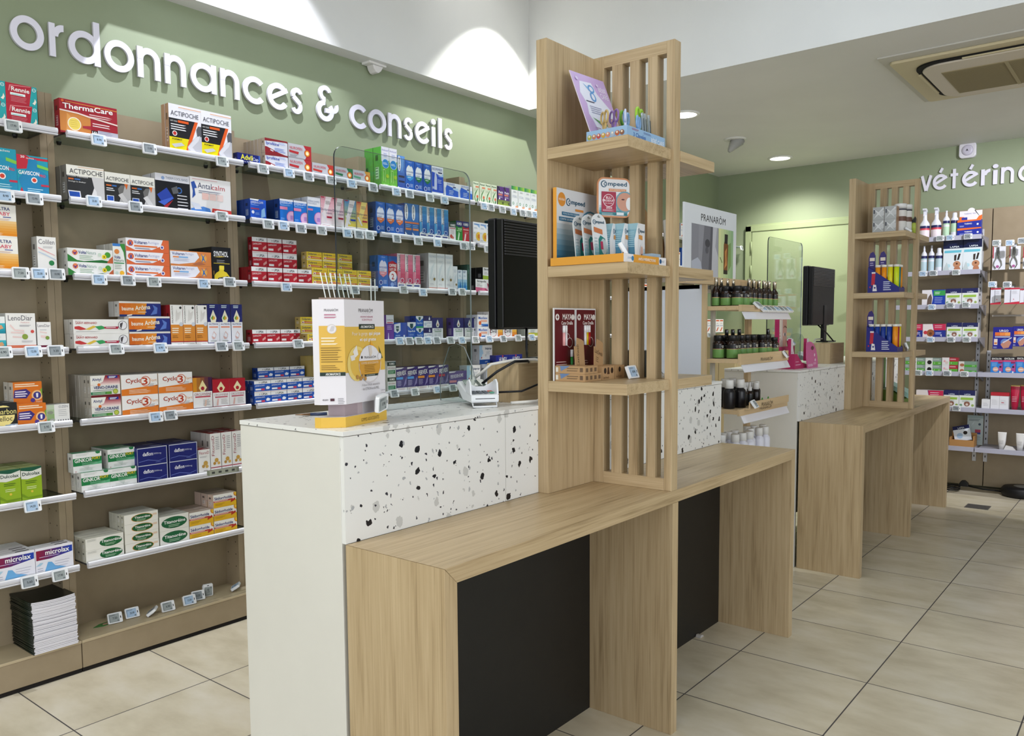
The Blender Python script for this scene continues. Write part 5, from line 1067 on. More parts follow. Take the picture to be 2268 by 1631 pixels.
 'iprofeine': ('b8a894', '6a1c20', 'dcdee8', 'silver and maroon tablet carton', [('p', [(0, 1), (.75, 1), (1, .86), (1, .92), (1, 1)], '7c1c24'), ('p', [(0, 1), (1, 1), (1, .9), (.5, .86), (0, .80)], '8a1f28'), ('p', [(0, .42), (.1, .40), (.62, .1), (.9, 0), (0, 0)], '901c26'), ('p', [(.24, .26), (.38, .18), (.34, .12), (.22, .2)], 'e8e8ee'), ('t', 'Iproféine', .05, .50, .62, .78, '2a4aa8', 'b'), ('l', .42, .9, .40, 3, .1, .04, '5a7ac8'), ('l', .6, .95, .8, 2, .08, .03, '90a8d8')]),
 'nurofen': ('a89a98', 'a0a0a6', 'c3c4ca', 'silver painkiller carton with red end', nuro('b82c34')),
 'nurofen_flat': ('a89a98', 'b4b4ba', 'c3c4ca', 'silver capsule carton with red end', nuro('c43c34')),
 'nurofen_green': ('a8aaa8', 'b4b4ba', 'c3c4ca', 'silver capsule carton with green end', nuro('1f7a48')),
 'nurofen_yellow': ('b0b0ac', 'b4b4ba', 'c8c9ce', 'silver tablet carton with yellow end', nuro('d99a30')),
 'efferalgan_wide': ('1a3f92', '2a50a8', '1f56c8', 'blue effervescent painkiller carton', [('p', [(0, .94), (.5, .92), (.56, 1), (0, 1)], 'e8ecf0'), ('t', 'EFFERALGAN', .05, .76, .82, .88, 'e8f0fa', 's'), ('l', .05, .6, .72, 1, .03, .02, '9ac0f0'), ('r', .03, .50, .56, .56, 'a83a60'), ('p', [(.66, .1), (.95, .2), (.9, .62), (.7, .5)], '90c0ee'), ('c', .16, .36, .08, 'e4e8f4'), ('r', 0, 0, 1, .09, 'dce0ea'), ('l', .3, .6, .34, 2, .06, .02, '9ac0f0')]),
 'efferalgan': ('173a80', 'dfe2e6', '1a72d0', 'blue children syrup carton, pink circle', [('r', 0, .92, 1, 1, 'e6e8ee'), ('t', 'EFFERALGAN', .03, .78, .92, .90, 'e6f0fa', 's'), ('l', .05, .9, .75, 1, .03, .02, '9ac8f4'), ('r', 0, .56, .56, .68, 'e088b0'), ('c', .88, .26, .27, 'd070b0'), ('c', .88, .26, .24, 'e4b8dc'), ('r', .76, .16, .98, .34, 'b888c8'), ('r', 0, 0, 1, .07, 'e6e6ee'), ('l', .05, .4, .2, 2, .05, .015, '9ac8f4')]),
 'efferalgan_white': ('c8ccd6', 'd4d8dc', '1a78d2', 'white topped blue syrup carton', [('r', 0, .68, 1, 1, 'e4e6ec'), ('t', 'EFFERALGANMED', .04, .82, .94, .89, '5a6a90'), ('t', 'PEDIATRIQUE', .04, .75, .7, .80, '5a6a90'), ('r', .0, .53, .40, .60, 'e088b8'), ('c', .88, .28, .22, 'd070b8'), ('c', .88, .28, .20, 'e0b4de'), ('r', .7, .16, .95, .3, 'b888cc'), ('r', 0, 0, 1, .07, 'e6e6ee')]),
 'doliprane_pink': ('b0a8a4', 'd8a8b0', 'ecdce0', 'white and pink liquid painkiller carton', dolliq('dc9aa8', 'ecdfe2', 'p')),
 'doliprane_blue': ('a8a8a0', '7aa0c0', 'e0c850', 'blue and yellow liquid painkiller carton', dolliq('5a90c4', 'dcc650', 'b')),
 'doliprane_orange': ('b8b0a0', 'd8a070', 'e4c850', 'orange and yellow liquid painkiller carton', dolliq('d8825c', 'e4cc58', 'y')),
 'upsa_red': ('8e1420', 'e2dede', 'b81f30', 'red and white painkiller tablet carton', upsa('b81f30', 'r')),
 'upsa_red_flat': ('8e1420', 'dedada', 'b81f30', 'low red and white tablet carton', upsa('b6202f', 'r')),
 'upsa_blue': ('1a3f90', 'd8d8de', '2458b8', 'blue and white effervescent tablet carton', upsa('2159b8', 'b')),
 'doliprane': ('b8a060', 'd8c050', 'e4c83a', 'yellow painkiller tablet carton', [('t', 'Doliprane', .10, .56, .66, .88, '2a3a5c', 'b'), ('t', '1000mg', .70, .60, .94, .76, 'c85a30'), ('p', [(.2, .50), (.96, .42), (.96, .24), (.26, .26)], 'c8502c'), ('l', .3, .9, .38, 1, .1, .06, 'f0d0a0'), ('p', [(.04, .24), (.12, .52), (.24, .48), (.26, .24)], 'e8e2d8'), ('r', .1, .30, .2, .42, 'a83c2c'), ('r', 0, 0, 1, .14, 'e8dcb0')]),
 'antitussif': ('4c9238', 'c8a8a0', '6cba42', 'tall white and green cough carton', [('p', [(0, .64), (.3, .60), (1, .68), (1, 1), (0, 1)], 'e6e6f0'), ('t', 'Antitussif', .06, .90, .94, .945, '5a60b0'), ('l', .3, .8, .84, 3, .035, .015, '9aa8d8'), ('c', .52, .585, .12, 'd8e8f8'), ('c', .52, .585, .11, '2f8ad0'), ('l', .2, .8, .61, 2, .03, .015, 'cfe4f8'), ('p', [(.2, .14), (.26, .14), (.26, .42), (.46, .42), (.46, .44), (.2, .44)], 'b8e090'), ('r', .45, .12, .49, .42, 'b8e090'), ('c', .74, .28, .05, 'a8c830'), ('l', .2, .85, .07, 2, .025, .012, 'd8f0c0')]),
 'marimer': ('2a4a98', '3a60a8', '2a60c0', 'slim blue nasal spray carton', [('g', 0, 0, 1, 1, '2450a8', '5a90d8', 6, 'y'), ('e', .22, .76, .24, .22, 'eef0f4'), ('t', 'marimer', .10, .58, .32, .96, '1c2440', 'vb'), ('p', [(.5, .9), (.8, 1), (.7, .6), (.55, .5)], '6aa0e0'), ('r', .1, .36, .92, .42, '16244c'), ('r', .1, .22, .92, .27, '16244c'), ('p', [(0, .1), (.3, .02), (.1, 0), (0, 0)], 'dce8f8')]),
 'marimer_orange': ('2a4a98', '2a3a68', '2a62b4', 'slim blue spray carton, orange bands', [('g', 0, 0, 1, 1, '2a62a8', '4a80c0', 5, 'y'), ('e', .22, .74, .26, .24, 'eef0f4'), ('t', 'marimer', .10, .54, .32, .95, '1c2440', 'vb'), ('r', 0, .40, 1, .45, 'd87848'), ('r', .1, .20, .92, .26, 'e08850'), ('l', .1, .9, .36, 2, .05, .02, '8ab0e0'), ('p', [(0, .14), (.5, .02), (.8, 0), (0, 0)], 'e8eef8')]),
 'physiomer_blue': ('1c4a9c', '3a6ac0', '1e62c4', 'blue nose spray carton, white dome', physio('3a9ae0')),
 'physiomer_green': ('1c4a9c', '3a6ac0', '1e56b4', 'blue nose spray carton, green shield', physio('1f7a48')),
 'physiomer_orange': ('24407c', '3a6ab0', '2460b4', 'blue nose spray carton, orange shield', physio('e07848', 'e0e2f0')),
 'physiomer_pink': ('24508c', '3a6ab0', '2468bc', 'blue nose spray carton, pink shield', physio('d88898', 'd8d4e4')),
 'respimer_tall': ('c8ccd8', 'e2e4ee', 'e9ebf4', 'tall white nasal rinse kit carton', [('p', [(0, .12), (1, .12), (1, .68), (.6, .72), (.3, .78), (0, .80)], '2450c4'), ('p', [(.5, .7), (1, .68), (1, .8), (.7, .66)], 'a8c8f0'), ('t', 'RESPIMER', .06, .86, .92, .95, '4a60a8'), ('r', .55, .78, .9, .82, '1c2860'), ('p', [(.2, .2), (.42, .2), (.44, .6), (.34, .8), (.26, .78), (.2, .5)], 'c8d0ec'), ('r', .03, .22, .2, .3, 'a8b8e4'), ('l', .5, .9, .56, 3, .05, .02, 'c0d0f8'), ('l', .6, .9, .38, 5, .04, .012, '8aa4e8')]),
 'respimer_wide': ('c8ccd8', 'd8dae6', 'e9ebf4', 'wide white and blue rinse sachet carton', [('p', [(.14, 0), (1, 0), (1, .50), (.6, .70), (.2, .82), (.12, .6)], '2a60cc'), ('p', [(.6, .6), (1, .50), (1, .7), (.75, .72)], 'b8d4f4'), ('t', 'RESPIMER', .22, .82, .76, .96, '6a80b8'), ('p', [(0, .1), (.1, .1), (.12, .66), (.04, .66)], 'd0d6ec'), ('r', .62, .70, .82, .77, '24306c'), ('l', .35, .7, .5, 3, .1, .04, 'c0d4f8'), ('l', .3, .8, .2, 2, .08, .02, '90b0ea')]),
 'prorhinel_blue': ('4a6890', 'c8ccd0', 'dce0e6', 'slim blue and white nasal carton', prorh('1a4f9c', '4a9ad0')),
 'prorhinel_pink': ('c06a80', 'c8b8bc', 'e8dce0', 'slim pink and white nasal carton', prorh('c83c64', 'e08aa0')),
 'humex_white': ('c0bcb8', '2a2f60', 'e6e4e6', 'white mini carton with dark green top', [('r', 0, .74, 1, 1, '1c3c34'), ('t', 'HUMEX', .2, .78, .95, .90, w_, 'b'), ('r', .05, .66, .95, .70, 'b04a50'), ('c', .3, .26, .10, 'b84a40'), ('c', .55, .2, .07, 'c86a58'), ('l', .2, .8, .6, 4, .06, .02, 'b0a0a0')]),
 'humex_green': ('2a6a38', '24286c', '2c8a3c', 'green mini carton with navy top', [('p', [(0, .76), (.5, .70), (1, .76), (1, 1), (0, 1)], '22286c'), ('t', 'HUMEX', .14, .80, .90, .93, w_, 'b'), ('t', 'RHUME', .3, .58, .9, .66, 'd8f0c0', 'b'), ('p', [(.2, .1), (.4, .1), (.55, .4), (.4, .5)], 'd0ecc8'), ('l', .1, .9, .55, 1, .05, .03, 'b8e0a0'), ('r', .1, 0, .9, .05, 'a0d080')]),
 'humex_red': ('9c2030', '24286c', 'b82436', 'red mini carton with navy top', [('p', [(0, .76), (.5, .70), (1, .76), (1, 1), (0, 1)], '22286c'), ('t', 'HUMEX', .14, .80, .90, .93, w_, 'b'), ('r', .1, .60, .92, .64, 'e8c0c0'), ('p', [(.2, .1), (.4, .1), (.55, .4), (.35, .45)], 'f0d8d8'), ('l', .3, .9, .5, 2, .05, .02, 'e8a0a8'), ('r', .1, .02, .9, .07, 'e0a0a0')]),
 'offer_lot': ('2a3f80', '3a5a9c', '2a58a4', 'blue twin pack with red offer band', [('p', [(0, .40), (1, .40), (1, .78), (.5, .86), (0, .8)], 'b01c2c'), ('t', 'OFFRE', .1, .66, .92, .76, w_, 'b'), ('t', 'LOT DE', .14, .55, .88, .63, w_, 'b'), ('c', .5, .38, .16, 'e8e8f0'), ('t', '2', .34, .28, .64, .46, 'b01c2c', 'b'), ('c', .4, .12, .07, '8aa8e0'), ('l', .6, .9, .2, 3, .04, .015, 'a8c0ec')]),
 'eucalyptus_white': ('a8a8a8', 'd0d0d0', 'e8e9ea', 'tall silvery white carton with leaf sketch', [('t', 'FISIONASE', .06, .88, .94, .95, 'a8b8cc'), ('p', [(.1, .3), (.3, .6), (.8, .78), (.5, .5), (.3, .3)], 'd4dce0'), ('p', [(.2, .24), (.6, .44), (.95, .3), (.6, .3)], 'd8dce0'), ('c', .7, .30, .04, '8a7440'), ('r', 0, .055, 1, .07, 'd87868'), ('l', .2, .8, .8, 2, .03, .01, 'c0c8d0'), ('l', .15, .7, .18, 2, .03, .01, 'b8bcc4'), ('l', .3, .7, .03, 1, .03, .015, '7a7a84')]),
 'eucalyptus_small': ('b8b8b8', 'd0d0d0', 'e2e4e8', 'narrow pale carton with leaf sketch', [('p', [(.1, .3), (.4, .6), (.9, .7), (.6, .4)], 'ccd8e0'), ('c', .7, .26, .05, '8a7440'), ('l', .2, .8, .85, 3, .04, .015, 'b0bcc8'), ('r', 0, 0, 1, .05, '4a6a9c')]),
 'drops_blue': ('5a90b0', 'c0c8d0', 'dde6ee', 'narrow white and blue drops carton', [('g', 0, 0, 1, .56, '2f8ac4', 'a8cce4', 4, 'y'), ('l', .1, .8, .95, 2, .05, .025, '3a4a7c'), ('p', [(.3, .2), (.5, .5), (.7, .2), (.5, .1)], '1a6ab4'), ('l', .2, .8, .75, 2, .04, .015, '8aa4c0')]),
 'drops_green': ('1c4038', '204840', '244a40', 'dark green narrow carton end', [('l', .2, .8, .8, 3, .05, .02, '6a9a8a')]),
 'spray_purple': ('6a3c8c', 'd8d8dc', '6a3a98', 'white and purple throat spray carton', [('r', 0, .66, 1, 1, 'd8d8de'), ('t', 'EUPHON', .1, .76, .9, .84, '4a4a54'), ('r', .1, .68, .9, .72, 'c04a6c'), ('l', .1, .8, .58, 3, .06, .025, 'c8b0e0'), ('p', [(.2, .04), (.34, .04), (.3, .3), (.24, .3)], 'e0d8f0')]),
 'inhaler_blue': ('1c3c8c', '2a4a8c', '1a4aa8', 'blue inhaler stick carton', [('p', [(.0, .9), (.5, .98), (.5, .55), (.25, .40), (0, .5)], 'd8dee8'), ('p', [(.14, .8), (.38, .8), (.36, .56), (.26, .48), (.16, .56)], '1c4a54'), ('t', 'VICKS', .16, .64, .36, .72, w_, 'b'), ('r', 0, 0, 1, .2, '2a8ad0'), ('r', .72, .02, .84, .3, 'e4ecf4'), ('l', .1, .6, .3, 1, .06, .04, 'a8c8f0')]),
 'vaporub': ('1a3f98', '2a50a0', '1a56b4', 'blue chest rub carton with white shield', [('p', [(0, 1), (1, 1), (1, .82), (.5, .6), (0, .82)], 'e0e4e8'), ('p', [(.3, .92), (.7, .92), (.68, .72), (.5, .62), (.32, .72)], '1f4a50'), ('t', 'VapoRub', .06, .42, .92, .56, 'e8f0f8', 'b'), ('r', 0, 0, 1, .16, '2a9a6a'), ('l', .2, .8, .34, 2, .06, .02, 'a8c8f0')]),
 'vaporub_small': ('1a3f98', '2a50a0', '1a5ab4', 'small blue chest rub carton', [('p', [(0, 1), (1, 1), (1, .84), (.5, .56), (0, .84)], 'd8dee4'), ('p', [(.34, .92), (.66, .92), (.64, .72), (.5, .62), (.36, .72)], '22504c'), ('t', 'VapoRub', .1, .30, .9, .48, 'e0ecf4'), ('r', 0, 0, 1, .14, '2a9a6a')]),
 'activ_flat': ('1a1c4a', '20245a', 'e6e8ee', 'flat navy and white supplement carton', [('r', 0, .56, 1, 1, '20225c'), ('p', [(.7, .95), (.8, .7), (.7, .62), (.6, .7)], 'd8dce8'), ('t', 'ACTIRUB', .36, .32, .9, .46, '3a5a90'), ('c', .2, .3, .14, 'b8c8d8'), ('l', .4, .9, .2, 2, .08, .03, 'a0b0b0')]),
 'activ': ('4a3a80', '2a2a64', 'e8e9ec', 'navy and white upright supplement carton', [('r', 0, .52, 1, 1, '262866'), ('p', [(.5, .92), (.66, .68), (.58, .56), (.42, .56), (.34, .68)], 'e4e6dc'), ('c', .5, .66, .05, '3a8a5a'), ('p', [(.46, .7), (.54, .8), (.52, .6)], 'c04a58'), ('t', 'ACTIRUB', .14, .40, .86, .49, '4a5a60'), ('r', .2, .345, .85, .375, '5a8a60'), ('l', .5, .9, .28, 3, .06, .015, 'b0b8b8'), ('c', .3, .2, .07, 'd4dadc')]),
 'herb_green': ('c0c0b8', 'c8c8c0', 'e4e5e2', 'white cold remedy carton, dark green band', [('r', 0, .70, 1, .96, '163c34'), ('t', 'HUMEX', .24, .76, .86, .90, w_, 'b'), ('t', 'MÉT-CHIRUR', .1, .52, .9, .60, 'a83a44'), ('r', .08, .18, .92, .42, '2a7a50'), ('l', .14, .86, .36, 2, .09, .04, 'a8d0b8')]),
 'fervex_blue': ('3a2c70', '4a3c88', '3d2f78', 'violet sachet carton with blue stripe', fervex('4a9ae0')),
 'fervex_orange': ('3a2c70', '4a3c88', '3d2f78', 'violet sachet carton with orange stripe', fervex('e8963c')),
 'fervex_red': ('3a2c70', '4a3c88', '3d2f78', 'violet sachet carton with red stripe', fervex('b82a48')),
 'fervex_rhume': ('4a3a7c', '5a4a8c', '57408c', 'low wide violet rhinitis carton', [('r', 0, 0, 1, .12, 'e0dce4'), ('p', [(0, .9), (.3, .92), (.4, 1), (0, 1)], 'dcd8e4'), ('t', 'FERVEXRHUME', .08, .52, .80, .76, 'e2dcee', 'bs'), ('p', [(.02, .42), (.42, .40), (.40, .26), (.02, .26)], 'd88898'), ('l', .5, .85, .4, 3, .08, .03, 'b8a8d8')]),
 'phytoxil': ('bcc4a8', 'c88a60', 'dce6cc', 'pale green syrup carton with curling stem', [('t', 'Phytoxil', .08, .84, .86, .95, '1f5a34', 'b'), ('r', .4, .72, .96, .80, 'e0906c'), ('p', [(.75, .68), (.82, .68), (.4, .4), (.3, .25), (.45, .05), (.35, .05), (.18, .25), (.3, .45)], '4a8a48'), ('p', [(.55, .1), (.75, .06), (.85, .2), (.7, .3)], '4a8058'), ('c', .70, .30, .07, 'd8704c'), ('l', .1, .6, .66, 3, .04, .012, 'a0b090')]),
 'purple_green': ('3c2c50', '5a4478', '57347c', 'purple and lime carton with plant', [('g', 0, 0, 1, .34, '9ab43a', '7a8a48', 3, 'y'), ('p', [(.02, .95), (.2, 1), (.4, .8), (.25, .78)], '24302a'), ('t', 'Petit', .16, .66, .9, .78, 'ece8f4', 'b'), ('r', .1, .56, .8, .64, 'd8806c'), ('l', .2, .9, .52, 2, .05, .02, 'c8b8d8'), ('c', .3, .40, .05, 'e8e8f0'), ('c', .85, .2, .06, '4a5a2a')]),
 'stodal_white': ('c8ccc8', '4a9a48', 'e9ecec', 'white syrup carton with green top band', [('g', 0, .84, 1, 1, '2a8a50', '9ac83c', 4, 'x'), ('t', 'STODAL', .16, .50, .86, .60, 'a0acc0'), ('l', .3, .8, .78, 2, .035, .015, 'a8acb0'), ('c', .3, .25, .06, '3a8a58'), ('c', .3, .25, .035, 'e9ecec'), ('p', [(.5, .04), (1, .04), (1, .18), (.75, .17)], 'e08850'), ('r', .78, .12, .9, .3, 'b8d0c0')]),
 'sun_white': ('9a9a98', 'dcdcdc', 'e6e9ec', 'white carton with yellow sun flower', [('p', [(.1, .93), (1, .93), (1, .74), (.6, .86), (.2, .88)], '8ab0dc'), ('t', 'GRIPPAL', .1, .86, .9, .93, '4a70a8'), ('c', .84, .36, .20, 'e8c040'), ('c', .88, .36, .10, 'd08028'), ('l', .15, .7, .76, 2, .04, .02, 'a8b4c0'), ('l', .1, .6, .2, 2, .04, .012, 'b0b4b8'), ('r', 0, .02, 1, .045, '24386c'), ('p', [(.1, .5), (.2, .56), (.16, .46)], '8ab0a8')]),
 'grey_teal': ('123c44', '17464e', 'dfe3e6', 'white and petrol blue cold carton', [('t', 'GRIPP', .1, .84, .9, .92, '4a7a88'), ('r', 0, .44, 1, .56, '1a5a78'), ('t', 'GRIPP', .1, .32, .9, .40, '4a7a88'), ('l', .15, .8, .78, 4, .05, .018, 'a8b4bc'), ('r', 0, .02, 1, .05, '24588c')]),
 'strepsils_pink': ('1c1c1e', 'd8dad8', 'e9ebea', 'white and pink lozenge carton', [('p', [(0, 0), (1, 0), (1, .08), (.8, .32), (0, .38)], 'd0688c'), ('t', 'Strepsils', .10, .72, .78, .93, '2c3438', 'b'), ('t', 'Fraise', .1, .58, .3, .66, '4a5054'), ('t', 'Sans Sucre', .1, .46, .5, .54, '4a5054'), ('p', [(.70, .2), (.9, .1), (.98, .6), (.86, .78), (.9, .4)], 'a83a5c'), ('p', [(.78, .25), (.9, .2), (.92, .5)], 'f0c8d8')]),
 'strepsils_green': ('1c1c1e', 'd8dad8', 'e9ebea', 'white and lime lozenge carton', [('p', [(0, 0), (1, 0), (1, .08), (.8, .32), (0, .36)], '9ab83c'), ('t', 'Strepsils', .08, .72, .80, .93, '2c3438', 'b'), ('t', 'Citron', .1, .58, .3, .66, '4a5054'), ('t', 'Sans Sucre', .1, .46, .5, .54, '4a5054'), ('p', [(.70, .2), (.9, .1), (.98, .6), (.86, .78), (.9, .4)], '7a9a5a'), ('p', [(.78, .25), (.9, .2), (.92, .5)], 'e0ecc8')]),
 'maxilase': ('b8bcc4', 'd8d8dc', 'ebecee', 'white carton with blue throat letters', [('t', 'Maxilase', .10, .62, .92, .84, '2a5ab0', 'b'), ('r', .3, .38, .9, .56, 'e8b098'), ('c', .24, .3, .17, 'd86838'), ('r', .36, .10, 1, .22, '3a7ac8'), ('p', [(.3, .0), (1, 0), (1, .12), (.5, .08)], '1a4fa0')]),
 'drill_red': ('c8c4c0', 'e0dcdc', 'eceaea', 'white lozenge carton with red ring', [('c', .34, .5, .42, 'b01c34'), ('c', .34, .5, .38, 'eceaea'), ('t', 'Drill', .12, .38, .58, .64, '23232a', 'b'), ('g', .66, .05, 1, .62, 'd87028', 'e8b040', 3, 'y'), ('l', .64, .95, .88, 3, .07, .03, 'b05058')]),
 'lysopaine': ('c8c8c0', 'dadad4', 'e6e8e4', 'white and yellow throat tablet carton', [('t', 'Lysopaïne', .06, .66, .94, .80, '3a6a8c', 'b'), ('g', 0, 0, 1, .3, 'd8c838', 'b8c048', 3, 'x'), ('l', .2, .8, .5, 3, .08, .03, '90a0a0'), ('r', 0, .9, 1, 1, 'd8cc40')]),
 'salivex': ('c4c6ca', 'e2e4e6', 'e9ebee', 'white throat spray carton, blue profile', [('p', [(0, .2), (.06, .25), (.18, .3), (.2, .5), (.3, .55), (.28, .7), (.2, .8), (.24, 1), (0, 1)], 'a8ccec'), ('r', 0, 0, 1, .24, '1a4a94'), ('t', 'Saligorge', .44, .74, .94, .88, '3a4a6c', 'b'), ('c', .16, .34, .04, 'c03a34'), ('l', .52, .85, .66, 3, .06, .02, 'b0b8c4'), ('c', .48, .46, .05, '5a5a60'), ('c', .48, .46, .035, 'e9ebee'), ('t', 'aboca', .42, .08, .62, .16, 'e8ecf4', 's')]),
 'humex_wide': ('24286c', 'b88a90', 'e4b82c', 'navy and yellow day night carton', [('p', [(0, .72), (.5, .62), (1, .78), (1, 1), (0, 1)], '1c2a94'), ('t', 'HUMEX', .24, .74, .82, .92, 'f2f2f6', 'b'), ('c', .5, .96, .04, 'c84a5c'), ('p', [(.02, .72), (.2, .62), (.14, .55), (0, .6)], 'c8502c'), ('r', 0, .42, 1, .56, 'd8d0c0'), ('r', 0, .36, 1, .42, 'b03030'), ('r', 0, 0, 1, .36, '1c2464'), ('t', 'JOUR NUIT', .2, .12, .8, .24, w_, 'b'), ('l', .25, .8, .56, 2, .05, .02, '8a6a20')]),
 'vitamin_white': ('c8c8d4', 'e0e0e4', 'eeecf0', 'white carton with red orange top stripe', [('r', .1, .84, .9, .94, 'd05a30'), ('t', 'Oscillo', .1, .46, .9, .58, '6a7ab0'), ('p', [(.1, .08), (.4, .1), (.8, .36), (.6, .40)], 'd0582c'), ('l', .2, .8, .72, 2, .05, .02, 'c0b8b8')]),
}
FEW = ['', 'lowest', 'second lowest', 'third lowest', 'fourth lowest', 'fifth lowest']
def carton_mesh(kind, w, h, d, detail=True):
    side, top, front, desc, items = KINDS[kind]
    mb = MB()
    S_, T_, F_ = M(side, .45), M(top, .45), M(front, .4)
    mb.box(0, 0, 0, w, d, h, F_, faces={'l': S_, 'r': S_, 't': T_, 'b': S_, 'k': S_})
    art(mb, (0, -.00012, 0), (1, 0, 0), (0, 0, 1), w, h, items)
    # end flap: closing lines and a small dark code block
    dk = '%02x%02x%02x' % tuple(int(int(side[i:i + 2], 16) * .55) for i in (0, 2, 4))
    lt = '%02x%02x%02x' % tuple(min(255, int(int(side[i:i + 2], 16) * .5 + 118)) for i in (0, 2, 4))
    art(mb, (-.00012, d, 0), (0, -1, 0), (0, 0, 1), d, h, [('r', 0, 0, .05, 1, dk), ('r', .3, .66, .62, .80, dk), ('r', .3, .2, .7, .5, lt), ('l', .32, .66, .48, 4, .07, .02, dk)])
    art(mb, (0, 0, h + .00012), (1, 0, 0), (0, 1, 0), w, d, [('r', 0, .93, 1, 1, dk), ('r', .55, .3, .9, .62, lt if kind != 'microlax' else '141426')])
    return mb.mesh(kind + '_carton')
POS = {1: [''], 2: ['left', 'right'], 3: ['left', 'middle', 'right'], 4: ['leftmost', 'second', 'third', 'rightmost'], 5: ['leftmost', 'second', 'middle', 'fourth', 'rightmost'], 6: ['leftmost', 'second', 'third', 'fourth', 'fifth', 'rightmost'], 7: ['leftmost', 'second', 'third', 'middle', 'fifth', 'sixth', 'rightmost']}
SHN = ['', 'top', 'second', 'third', 'fourth', 'fifth', 'sixth', 'lowest glass']
NB = len(KDIM)
cells = {}
for r in ROWS: cells.setdefault((r[0], r[1], r[2]), []).append(r)
meshes = {}; BACKS = []; NFRONT = 0
for (kind, bay, sh), rs in cells.items():
    w, h, d = KDIM[kind]
    if kind not in meshes: meshes[kind] = carton_mesh(kind, w, h, d)
    desc = KINDS[kind][3]
    inst = []
    for gi, (_, _, _, x0, z0, yf, nr, deep) in enumerate(rs):
        lower = [q for q in rs if q is not rs[gi]]
        for j in range(nr):
            for k in range(deep):
                first = not any(abs(q[5] - yf) < .01 and q[3] < x0 - .01 and q[4] <= z0 + .005 for q in rs)
                if k and not first and sh <= 4: continue
                if k and not first and j < nr - 1: continue
                y = yf + k * (d + .0012)
                if y + d > 3.079: continue
                span = any(x0 < s_ + .023 and x0 + w > s_ - .023 for s_ in (.52, 1.22, 1.92, 2.62, 3.32, 4.02))
                if span and y + d > 2.9835: continue
                rn = random.Random(int(x0 * 1e4) + j * 17 + k * 3)
                inst.append((round(z0 + j * (h + .0004), 4), x0 + rn.uniform(-.0004, .0004), y + (rn.uniform(0, .0008)), k, gi))
    # words that place each copy
    zs = sorted({i[0] for i in inst}); zl = []
    for z in zs:
        if not zl or z - zl[-1] > .012: zl.append(z)
    def lev(z): return min(range(len(zl)), key=lambda q: abs(zl[q] - z))
    rowsz = {}
    for i in inst:
        if i[3] == 0: rowsz.setdefault((lev(i[0]), round(rs[i[4]][5], 3)), set()).add(round(rs[i[4]][3], 3))
    seen = {}
    for (z, x, y, k, gi) in inst:
        xs = sorted(rowsz[(lev(z), round(rs[gi][5], 3))]); ci = xs.index(round(rs[gi][3], 3))
        words = []
        if len(xs) > 1: words.append((POS.get(len(xs)) or ORD)[ci])
        if len(zl) > 1: words.append((['bottom', 'top'] if len(zl) == 2 else ['bottom', 'middle', 'top'] if len(zl) == 3 else ['bottom', 'second-up', 'third-up', 'fourth-up', 'top', 'sixth-up'])[lev(z)])
        nfront = max(q[3] for q in inst)
        if nfront: words.append('front' if k == 0 else ORD[k] + '-back')
        pos = ' '.join(words)
        lab = '%s, %s%s shelf, %s unit' % (desc, pos + ', ' if pos else '', SHN[sh], BAYN[bay])
        ys = {round(q[5], 3) for q in rs}
        if lab in LABELS: lab = '%s, set-back %s%s shelf, %s unit' % (desc, pos + ', ' if pos else '', SHN[sh], BAYN[bay])
        if lab in LABELS: lab = lab.replace('set-back', 'rear')
        if k: 
            BACKS.append((k + (x - .9) * 1.2 + (3 if sh <= 4 else 0), kind, (x, y, z), lab, '%ss on the %s shelf of the %s unit' % (desc, SHN[sh], BAYN[bay]))); continue
        NFRONT += 1
        o = bpy.data.objects.new('medicine_carton', meshes[kind]); COL.objects.link(o)
        o.location = (x, y, z)
        tag(o, lab, 'carton', '%ss on the %s shelf of the %s unit' % (desc, SHN[sh], BAYN[bay]) if len(inst) > 1 else None)

# cartons standing behind the front ones: the best seen ones singly, the remainder as one mass
BACKS.sort(key=lambda q: q[0])
mass = MB()
for i, (_, kind, loc, lab, grp) in enumerate(BACKS):
    if i < 276 - NFRONT:
        o = bpy.data.objects.new('medicine_carton', meshes[kind]); COL.objects.link(o); o.location = loc
        tag(o, lab, 'carton', grp)
    else:
        w, h, d = KDIM[kind]; side, top, front = KINDS[kind][:3]
        mass.box(loc[0], loc[1], loc[2], loc[0] + w, loc[1] + d, loc[2] + h, M(front), faces={'l': M(side, .45), 'r': M(side, .45), 't': M(top, .45)})
mo = mass.obj('medicine_cartons_behind'); tag(mo, 'remaining cartons lined up behind the front rows on the wall shelves', 'cartons'); mo['kind'] = 'stuff'
print('FRONTS', NFRONT, 'BACKS', len(BACKS))

# ------------------------------------------------------------------ electronic price tags
LCD = [M('9aa2a2', .35), M('a9c2dc', .3), M('8d959a', .35)]
TAGW, TAGH, TAGD = .050, .038, .009
def tag_proto(price, lcd):
    mb = MB(); mb.prism(rrect(-TAGW / 2, -TAGH / 2, TAGW / 2, TAGH / 2, .004, 3), 0, TAGD, M('e9ebee', .35))
    mb.face([(.0175, -.0003, -.004), (.0205, -.0003, -.004), (.0205, -.0003, .004), (.0175, -.0003, .004)], M('22262c'))
    me = mb.mesh('price_tag_housing')
    s = MB(); s.box(-.021, -.0012, -.015, .014, -.0002, .0145, LCD[lcd])
    art(s, (-.021, -.0013, -.015), (1, 0, 0), (0, 0, 1), .035, .0295, [('t', price, .34, .36, .80, .62, '2e343a', 'b'), ('l', .08, .7, .92, 2, .08, .03, '5a6268'), ('r', .78, .06, .94, .2, '6a7278'), ('r', .03, .1, .06, .9, '5a6268')])
    sm = s.mesh('price_tag_screen')
    c = MB(); c.box(-.018, TAGD, -.006, .018, TAGD + .003, .020, M('dcdfe4', .3)); cm = c.mesh('price_tag_clip')
    return me, sm, cm
